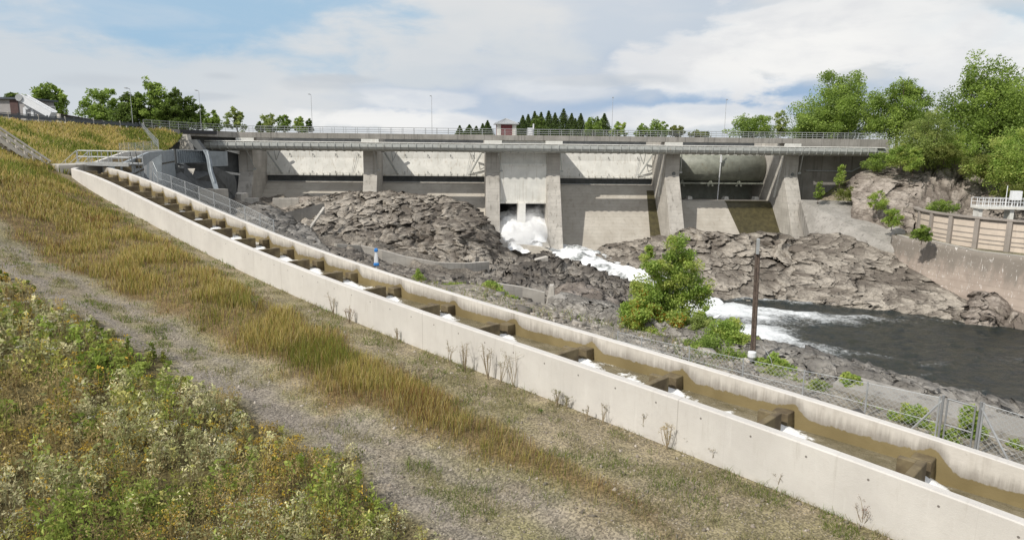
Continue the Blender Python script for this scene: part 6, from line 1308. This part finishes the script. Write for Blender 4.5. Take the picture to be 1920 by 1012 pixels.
def golden():
    rs = np.random.RandomState(5); t, u, P, dist = ground_pts(600000, -8, 70, -.3, 13, rs, 16); u1, u2, u3 = zone_edges(t); XY = P[:, :2]; w = (fbm(XY, .8, 3, 9) - .5) * 1.3; uu = u + w
    far = sstep(t, 44, 52)
    den = sstep(uu, u1 - .4, u1 + 1.2) * (1 - sstep(uu, u2 - 1.0, u2 + .7)); den = den * (.25 + .75 * sstep(fbm(XY, .5, 3, 40), .36, .5)) * (.35 + .65 * sstep(t, 1, 8)); den = np.maximum(den, .45 * np.exp(-((uu - 4.2 - .12 * (3 - t)) / .9) ** 2) * (t < 6) * sstep(fbm(XY, .7, 3, 47), .42, .56)); den = np.maximum(den, far * .8 * sstep(u, .5, 2.5) * (1 - .8 * sstep(t, 56, 60) * (u < 5))); keep = rs.uniform(0, 1, len(t)) < den
    t, u, P, dist, uu, XY, den = [a[keep] for a in (t, u, P, dist, uu, XY, den)]; n = len(t); h = rs.uniform(.22, .55, n) * (.45 + .65 * den) * (.75 + .25 * sstep(t, 5, 20)) * (1 - .35 * sstep(t, 28, 45)); wd = np.maximum(.006, dist * .00055) * rs.uniform(.7, 1.4, n)
    c = pick(GOLD, n, rs); gr = sstep(fbm(XY, .33, 3, 77), .52, .66)[:, None]; green = pick([(.17, .20, .04), (.25, .27, .06), (.32, .31, .07), (.13, .16, .035)], n, rs); mx = (rs.uniform(0, 1, (n, 1)) < gr * .65 + .26); c = np.where(mx, green, c)
    br = (rs.uniform(0, 1, (n, 1)) < .12 + .3 * sstep(fbm(XY, .5, 3, 99), .55, .7)[:, None] * (1 - gr)); c = np.where(br, pick([(.22, .12, .05), (.27, .16, .065)], n, rs), c)
    V, Fq, C = blades(P, h, wd, c, rs, .22, np.clip(c * 1.35, 0, .8)); print('golden', n)
    tag(mesh('golden_grass', V, Fq, M['grass'], None, False, col=C), 'band of tall dry golden grass between the track and the fish ladder', 'grass', None, 'stuff')
golden()
def track_tufts():
    rs = np.random.RandomState(6); t, u, P, dist = ground_pts(620000, -8, 62, 0, 14, rs, 14); u1, u2, u3 = zone_edges(t); XY = P[:, :2]; w = (fbm(XY, .8, 3, 9) - .5) * 1.3; uu = u + w
    mid = sstep(uu, u2 + .9, u2 + 1.4) * (1 - sstep(uu, u3 - 1.1, u3 - .6)); edge = (uu < u1 + .4) * .5 + (t < 4) * .55 * (uu < u3); den = (mid * 1.7 + edge * 1.0 + .26) * sstep(fbm(XY, 1.5, 4, 55), .44, .58) ; den *= (uu < u3 + .2) * (1 - sstep(t, 46, 52)); keep = rs.uniform(0, 1, len(t)) < den
    P, dist, XY = P[keep], dist[keep], XY[keep]; n = len(P); h = rs.uniform(.03, .15, n) * (1 + .9 * (rs.uniform(0, 1, n) < .15)); wd = np.maximum(.007, dist * .0006) * rs.uniform(.7, 1.5, n); g1 = sstep(fbm(XY, 1.2, 3, 66), .48, .6)[:, None]
    c = np.where(rs.uniform(0, 1, (n, 1)) < g1 * .75 + .12, pick([(.13, .18, .035), (.19, .23, .06), (.16, .23, .04)], n, rs), pick([(.38, .34, .18), (.31, .29, .15), (.42, .38, .23), (.26, .25, .12)], n, rs)); V, Fq, C = blades(P, h, wd, c, rs, .6); print('track', n)
    tag(mesh('track_grass', V, Fq, M['grass'], None, False, col=C), 'short sparse grass and moss on the gravel track', 'grass', None, 'stuff')
track_tufts()
def weeds():
    rs = np.random.RandomState(8); t, u, P, dist = ground_pts(34000, -10, 56, 5.0, 30, rs, 13); u1, u2, u3 = zone_edges(t); XY = P[:, :2]; w = (fbm(XY, .8, 3, 9) - .5) * 1.3; uu = u + w
    keep = rs.uniform(0, 1, len(t)) < sstep(uu, u3 - .1, u3 + .7) * .95; P, dist, XY, uu, u3, t = [a[keep] for a in (P, dist, XY, uu, u3, t)]; n = len(P); print('weeds', n)
    kn = fbm(XY, .55, 3, 12); km = fbm(XY, .4, 3, 27); hgt = rs.uniform(.28, .95, n) ** 1.2 * (.45 + .65 * sstep(uu, u3, u3 + 2.0)); hgt *= .6 + .8 * vnoise(XY, .9, 5); R = rs.uniform(.06, .17, n) * (.7 + .6 * sstep(uu, u3, u3 + 2))
    SAGE = [(0.312, 0.320, 0.156), (0.421, 0.421, 0.242), (0.218, 0.234, 0.102), (0.530, 0.499, 0.312)]; GREEN = [(.17, .23, .045), (.24, .31, .07), (.32, .38, .10)]; BROWN = [(.40, .32, .15), (.31, .25, .11), (.48, .39, .20)]; ORNG = [(0.506, 0.352, 0.066), (0.440, 0.319, 0.077), (0.506, 0.396, 0.099)]; OLIVE = [(0.355, 0.362, 0.101), (0.490, 0.473, 0.169), (0.261, 0.288, 0.068)]
    r = rs.uniform(0, 1, n); kind = np.where(kn > .56, 1, np.where(kn < .50, 0, 2)); kind = np.where(km > .60, 3, kind); kind = np.where(r < .22, rs.randint(0, 5, n), kind); kind = np.where((kind == 3) & (rs.uniform(0, 1, n) < .2), 4, kind)
    pals = [SAGE, GREEN, OLIVE, BROWN, ORNG]; pc = np.stack([pick(p_, n, rs, .3) for p_ in pals], 1)[np.arange(n), kind]
    nl = np.clip(62 * (12 / dist) ** .8, 14, 90).astype(int); idx = np.repeat(np.arange(n), nl); k = len(idx); f = rs.uniform(0, 1, k) ** .75; a = rs.uniform(0, 2 * np.pi, k); rad = R[idx] * rs.uniform(.1, 1, k) * (.55 + .8 * np.sin(np.pi * f)); br = np.floor(a * 1.1) % 2 == 0; rad = np.where(br, rad * 1.4, rad)
    ln = rs.normal(size=(n, 2)) * .10; C = P[idx] + np.stack([np.cos(a) * rad + ln[idx, 0] * f * hgt[idx], np.sin(a) * rad + ln[idx, 1] * f * hgt[idx], hgt[idx] * f], 1)
    fine = np.where(kind == 1, 1.25, np.where(kind >= 3, .75, 1.0)); size = np.clip(dist[idx] * .0042, .042, .11) * rs.uniform(.6, 1.6, k) * fine[idx]; V, Fq = quads(C, size, .8, .1, rs)
    c = pc[idx] * rs.uniform(.75, 1.5, (k, 1)); tipm = (f > .8)[:, None] & (kind[idx] == 0)[:, None]; c = np.where(tipm, c * 1.35, c); c = np.repeat(c, 4, 0)
    ns = 4; si = np.repeat(np.arange(n), ns); Ps = P[si] + rs.normal(size=(len(si), 3)) * [.06, .06, 0]; hs = hgt[si] * rs.uniform(.9, 1.4, len(si)); wd = np.maximum(.005, dist[si] * .00055); sc = np.where(rs.uniform(0, 1, (len(si), 1)) < .55, pick([(.38, .29, .14), (.26, .17, .08), (.44, .36, .2)], len(si), rs), pc[si] * 1.2)
    V2, F2, C2 = blades(Ps, hs, wd, sc, rs, .22)
    tag(mesh('weed_leaves', V, Fq, M['grass'], None, False, col=c), 'dense mixed weeds filling the lower left foreground', 'weeds', None, 'stuff'); tag(mesh('weed_stems', V2, F2, M['grass'], None, False, col=C2), 'thin dry stems standing up among the weeds', 'stems', None, 'stuff')
    def heads(mask, pal, cnt, spread, size, name, label, flat=.15):
        ii = np.where(mask)[0]; j = np.repeat(ii, cnt); m_ = len(j); C = P[j] + np.stack([rs.normal(size=m_) * spread, rs.normal(size=m_) * spread, hgt[j] * 1.06 + rs.normal(size=m_) * spread * flat * 2], 1); sz = np.maximum(size, dist[j] * .0016) * rs.uniform(.6, 1.3, m_); V, Fq = quads(C, sz, 1.1, .55, rs)
        tag(mesh(name, V, Fq, M['grass'], None, False, col=np.repeat(pick(pal, m_, rs, .15), 4, 0)), label, 'flowers', None, 'stuff'); print(name, m_)
    wh = sstep(fbm(XY, .6, 3, 91), .46, .58) * .5 * (kind <= 2); ye = sstep(fbm(XY, .8, 3, 95), .55, .64) * .30; rr = rs.uniform(0, 1, n)
    heads(rr < wh, [(.62, .60, .52), (.52, .49, .41), (.70, .68, .62)], 26, .07, .022, 'white_flowers', 'greyish white flower heads scattered over the weeds'); heads((rr > .5) & (rr < .5 + ye), [(.75, .50, .02), (.80, .58, .04), (.62, .38, .02)], 22, .06, .02, 'yellow_flowers', 'yellow flower heads scattered over the weeds')
weeds()
# embankment grass: tufts of three blades, green and gold
def embankment():
    rs = np.random.RandomState(9); n = 260000; X = rs.uniform(-110, -30, n); Y = rs.uniform(40, 106, n); XY = np.c_[X, Y]; r = XY - LO[:2]; t = r @ LD[:2]; u = r @ LN[:2] - LW; d, rz, sg = roaddist(XY)
    a = C_n[0][:2]; b = C_n[3][:2]; dd = b - a; side = dd[0] * (XY[:, 1] - a[1]) - dd[1] * (XY[:, 0] - a[0]); keep = (sg < 0) & (d > .5) & np.where(t < TE + 1, u > 3.5, side > 1.0) & (t > 44) ; P = np.c_[XY, bank_z(XY)][keep]; keep = in_view(P); P = P[keep]; XY = P[:, :2]; n = len(P); dist = np.hypot(P[:, 0], P[:, 1]); print('emb', n)
    h = rs.uniform(.2, .6, n) * (.5 + fbm(XY, .25, 3, 6)); wd = dist * .0011 * rs.uniform(.6, 1.4, n); gm = sstep(fbm(XY * [1, .6], .3, 4, 14) - .10 * sstep(P[:, 2], .3, 1.6), .40, .58)[:, None]; c = np.where(rs.uniform(0, 1, (n, 1)) < gm * .7 + .12, pick([(.16, .20, .035), (.22, .26, .05), (.28, .30, .07), (.11, .15, .03)], n, rs), pick(GOLD, n, rs))
    V, Fq, C = blades(P, h, wd, c, rs, .3, np.clip(c * 1.2, 0, .8)); tag(mesh('slope_grass', V, Fq, M['grass'], None, False, col=C), 'green and golden grass covering the road embankment', 'grass', None, 'stuff')
embankment()
# grass tufts and dry plants on the right slope
def rightslope():
    rs = np.random.RandomState(10); n = 90000; X = rs.uniform(44, 140, n); Y = rs.uniform(96, 140, n); XY = np.c_[X, Y]; z = gorge_z(XY); keep = (z > -11) & (fbm(XY, .15, 3, 3) > .40); P = np.c_[XY, z][keep]; keep = in_view(P); P = P[keep]; n = len(P); h = rs.uniform(.3, .8, n); wd = rs.uniform(.08, .18, n)
    c = np.where(rs.uniform(0, 1, (n, 1)) < .5, pick([(.10, .14, .025), (.15, .19, .04)], n, rs), pick([(.32, .24, .13), (.26, .18, .10), (.20, .16, .07)], n, rs)); V, Fq, C = blades(P, h, wd, c, rs, .4); tag(mesh('slope_growth', V, Fq, M['grass'], None, False, col=C), 'dry and green growth on the slope right of the dam', 'ground cover', None, 'stuff')
rightslope()
# single dry weeds rising along the foot of the ladder wall, each a plant of its own
def dryweed(px, py, hp, seed, label, flower=None, bushy=0):
    rs = np.random.RandomState(seed); d = None
    lo, hi = 5.0, 90.0; rr_ = ray(px, py)
    for _ in range(40):
        m_ = (lo + hi) / 2; q = rr_ * m_ / rr_[1]
        if q[2] > float(bank_z(q[None, :2])[0]): lo = m_
        else: hi = m_
    q = rr_ * lo / rr_[1]; q[2] = float(bank_z(q[None, :2])[0]); H = hp / F_ * q[1] * 1.05; r = empty('dry_weed', q, label, 'weed', 'tall weeds standing along the ladder wall'); mb = MB(); tips = []; w = max(.004, q[1] * .00045)
    for k in range(4 + bushy * 4):
        a = rs.uniform(0, 6.28); l = rs.uniform(.05, .3) * H; top = q + [math.cos(a) * l, math.sin(a) * l, H * rs.uniform(.6, 1.0)]; m_ = (q + top) / 2 + rs.normal(size=3) * .03 * H; mb.path([q, m_, top], [w * 1.2, w, w * .5], 4); tips += [top, m_]
        for j in range(3): f = rs.uniform(.45, .95); s = m_ + (top - m_) * f; e = s + rs.normal(size=3) * [.09, .09, .05] * H + [0, 0, .08 * H]; mb.path([s, e], [w * .6, w * .35], 3); tips.append(e)
    mb.build('stem', M['drystem'], r); T = np.array(tips); C = np.repeat(T, 8, 0) + rs.normal(size=(len(T) * 8, 3)) * .03 * H; V, Fq = quads(C, .014 + q[1] * .0006, .8, .2, rs); pal = {'grey': [(.27, .22, .16), (.34, .29, .21), (.20, .22, .10)], 'yellow': [(.50, .34, .04), (.30, .24, .05)], 'white': [(.5, .46, .38), (.42, .38, .3)], 'brown': [(.10, .04, .02), (.14, .06, .025)], 'green': [(.21, .23, .11), (.27, .27, .16), (.17, .2, .08)], 'lime': [(.08, .18, .02), (.14, .26, .03)], 'pink': [(.34, .22, .20), (.25, .19, .13)]}[flower or 'grey']
    mesh('seed_heads', V, Fq, M['grass'], r, False, col=np.repeat(pick(pal, len(Fq), rs), 4, 0))
M['drystem'] = plain('dry_stem', (.36, .29, .19), .9, 0, .3, 30)
dw = [(845, 690, 50, 'grey', 0, 'thin dry weed at the left of the tall weed row by the ladder wall'), (872, 698, 56, 'grey', 1, 'bushy dry weed next to the first thin one by the ladder wall'), (915, 712, 72, 'grey', 1, 'tallest bushy dry weed against the ladder wall'), (938, 720, 56, 'green', 0, 'greenish weed between two tall dry ones at the wall'), (963, 727, 70, 'grey', 0, 'tall thin weed ending the tall weed row at the wall'),
      (1045, 762, 34, 'green', 1, 'low bushy grey green weed at the wall below the tall row'), (1062, 766, 30, 'green', 1, 'second low bushy weed right beside the first'), (1015, 778, 14, 'lime', 1, 'small vivid green plant on the gravel near the wall'), (1130, 795, 44, 'grey', 0, 'thin weed right of the low bushy ones'), (1206, 815, 50, 'grey', 0, 'slanting dry stalk leaning along the wall'), (1250, 842, 54, 'yellow', 1, 'weed with yellow leaves at the wall foot'), (1292, 850, 36, 'grey', 0, 'small dry stalk right of the yellow leaved weed'),
      (1336, 868, 44, 'grey', 0, 'thin dark headed weed standing in front of the pale wall'), (1458, 918, 46, 'grey', 0, 'lone thin stalk halfway along the near part of the wall'), (1556, 952, 32, 'grey', 0, 'pale branched weed low at the wall'), (1618, 985, 60, 'pink', 1, 'reddish branched weed near the lower right'), (1672, 1003, 52, 'grey', 0, 'last thin weed by the wall before the picture edge'),
      (503, 585, 30, 'brown', 0, 'dark brown dock plant standing in the golden grass'), (625, 590, 40, 'grey', 0, 'dry stalks against the middle of the pale wall'), (655, 606, 34, 'pink', 1, 'pinkish dry weed at the foot of the wall'), (745, 640, 26, 'grey', 0, 'small stalk between the pinkish weed and the tall row'), (480, 518, 20, 'grey', 0, 'short dry stalk by the upper wall'), (430, 492, 22, 'grey', 0, 'short dry stalk farther up by the wall'), (1100, 788, 30, 'grey', 0, 'short dry weed between low bushy and slanting ones'),
      (755, 700, 30, 'white', 1, 'white headed flower stalk in the golden band, left one'), (785, 712, 30, 'white', 1, 'white headed flower clump in the golden band, middle one'), (808, 712, 26, 'white', 1, 'white headed flower clump in the golden band, right one'), (480, 580, 26, 'lime', 1, 'bright green leafy plant beside the brown dock')]
for i, (px, py, hp, fl, bu, lb) in enumerate(dw): dryweed(px, py, hp, 300 + i, lb, fl, bu)
# loose stones on the gravel
def stones():
    rs = np.random.RandomState(12); t, u, P, dist = ground_pts(70000, -8, 40, 0, 9, rs, 11); u1, u2, u3 = zone_edges(t); keep = ((u < u1) | ((u > u2) & (u < u3))); P = P[keep]; n = len(P); Vs, Fs, Cs = [], [], []
    base = np.array([(1, 0, 0), (-1, 0, 0), (0, 1, 0), (0, -1, 0), (0, 0, 1), (0, 0, -1)], float); f8 = np.array([(0, 2, 4), (2, 1, 4), (1, 3, 4), (3, 0, 4), (2, 0, 5), (1, 2, 5), (3, 1, 5), (0, 3, 5)]); s = rs.uniform(.008, .022, n) * (1 + 2 * (rs.uniform(0, 1, n) < .03)); V = P[:, None] + base[None] * (s[:, None] * rs.uniform(.6, 1.3, (n, 3)))[:, None]; V += rs.normal(size=V.shape) * (s * .2)[:, None, None]
    Fq = (np.arange(n)[:, None, None] * 6 + f8[None]).reshape(-1, 3); c = np.repeat(pick([(.32, .275, .22), (.24, .205, .165), (.40, .355, .30), (.16, .14, .11)], n, rs), 6, 0); tag(mesh('gravel_stones', V.reshape(-1, 3), Fq, M['grass2'], None, False, col=c), 'loose gravel stones strewn over the track', 'gravel', None, 'stuff'); print('stones', n)
g = G('stone_matte'); M['grass2'] = g.done(g.attr('Col', 'Color'), .9, 0, .2)
stones()

def loose_rocks():
    rs = np.random.RandomState(15); n = 5200; t = rs.uniform(-8, 56, n); o = -rs.uniform(.3, 9, n); XY = LO[:2] + t[:, None] * LD[:2] + o[:, None] * LN[:2]; z = gorge_z(XY); keep = (fbm(XY, .4, 3, 5) > .47) & (XY[:, 1] < 75) & ~((t < 4) & (o > -4.7) & (o < -2.7)); XY, z, t = XY[keep], z[keep], t[keep]; n = len(z); P = np.c_[XY, z]
    s = rs.uniform(.03, .12, n) * (1 + 1.8 * (rs.uniform(0, 1, n) < .06)) * (1 + t.clip(0, 50) / 60); base = rs.normal(size=(n, 8, 3)); base /= np.linalg.norm(base, axis=2, keepdims=True); cube = np.array([(x, y, z_) for x in (-1, 1) for y in (-1, 1) for z_ in (-1, 1)], float) / 1.5
    V = P[:, None] + (cube[None] + base * .35) * (s[:, None] * rs.uniform(.6, 1.2, (n, 3)))[:, None] * [1, 1, .7]; f = np.array([(0, 1, 3, 2), (4, 6, 7, 5), (0, 4, 5, 1), (2, 3, 7, 6), (0, 2, 6, 4), (1, 5, 7, 3)]); Fq = (np.arange(n)[:, None, None] * 8 + f[None]).reshape(-1, 4)
    c = np.repeat(pick([(.30, .275, .24), (.22, .2, .175), (.38, .35, .31), (.16, .145, .125)], n, rs), 8, 0); tag(mesh('loose_rocks', V.reshape(-1, 3), Fq, M['grass2'], None, False, col=c), 'loose stones and rubble on the shoulder behind the fish ladder', 'rubble', None, 'stuff')
    m_ = 9000; t = rs.uniform(-10, 50, m_); o = -rs.uniform(.2, 6.5, m_); XY = LO[:2] + t[:, None] * LD[:2] + o[:, None] * LN[:2]; keep = (fbm(XY, .5, 3, 25) > .5) & ~((t < 4) & (o > -4.7) & (o < -2.7)); XY = XY[keep]; P = np.c_[XY, gorge_z(XY)]; m_ = len(P); c = np.where(rs.uniform(0, 1, (m_, 1)) < .6, pick([(.20, .26, .05), (.26, .32, .08), (.15, .21, .04)], m_, rs), pick([(.42, .36, .2), (.34, .28, .15)], m_, rs))
    V, Fq, C = blades(P, rs.uniform(.08, .32, m_), rs.uniform(.012, .03, m_), c, rs, .5); tag(mesh('shoulder_grass', V, Fq, M['grass'], None, False, col=C), 'thin grass between the stones behind the fish ladder', 'grass', None, 'stuff')
loose_rocks()
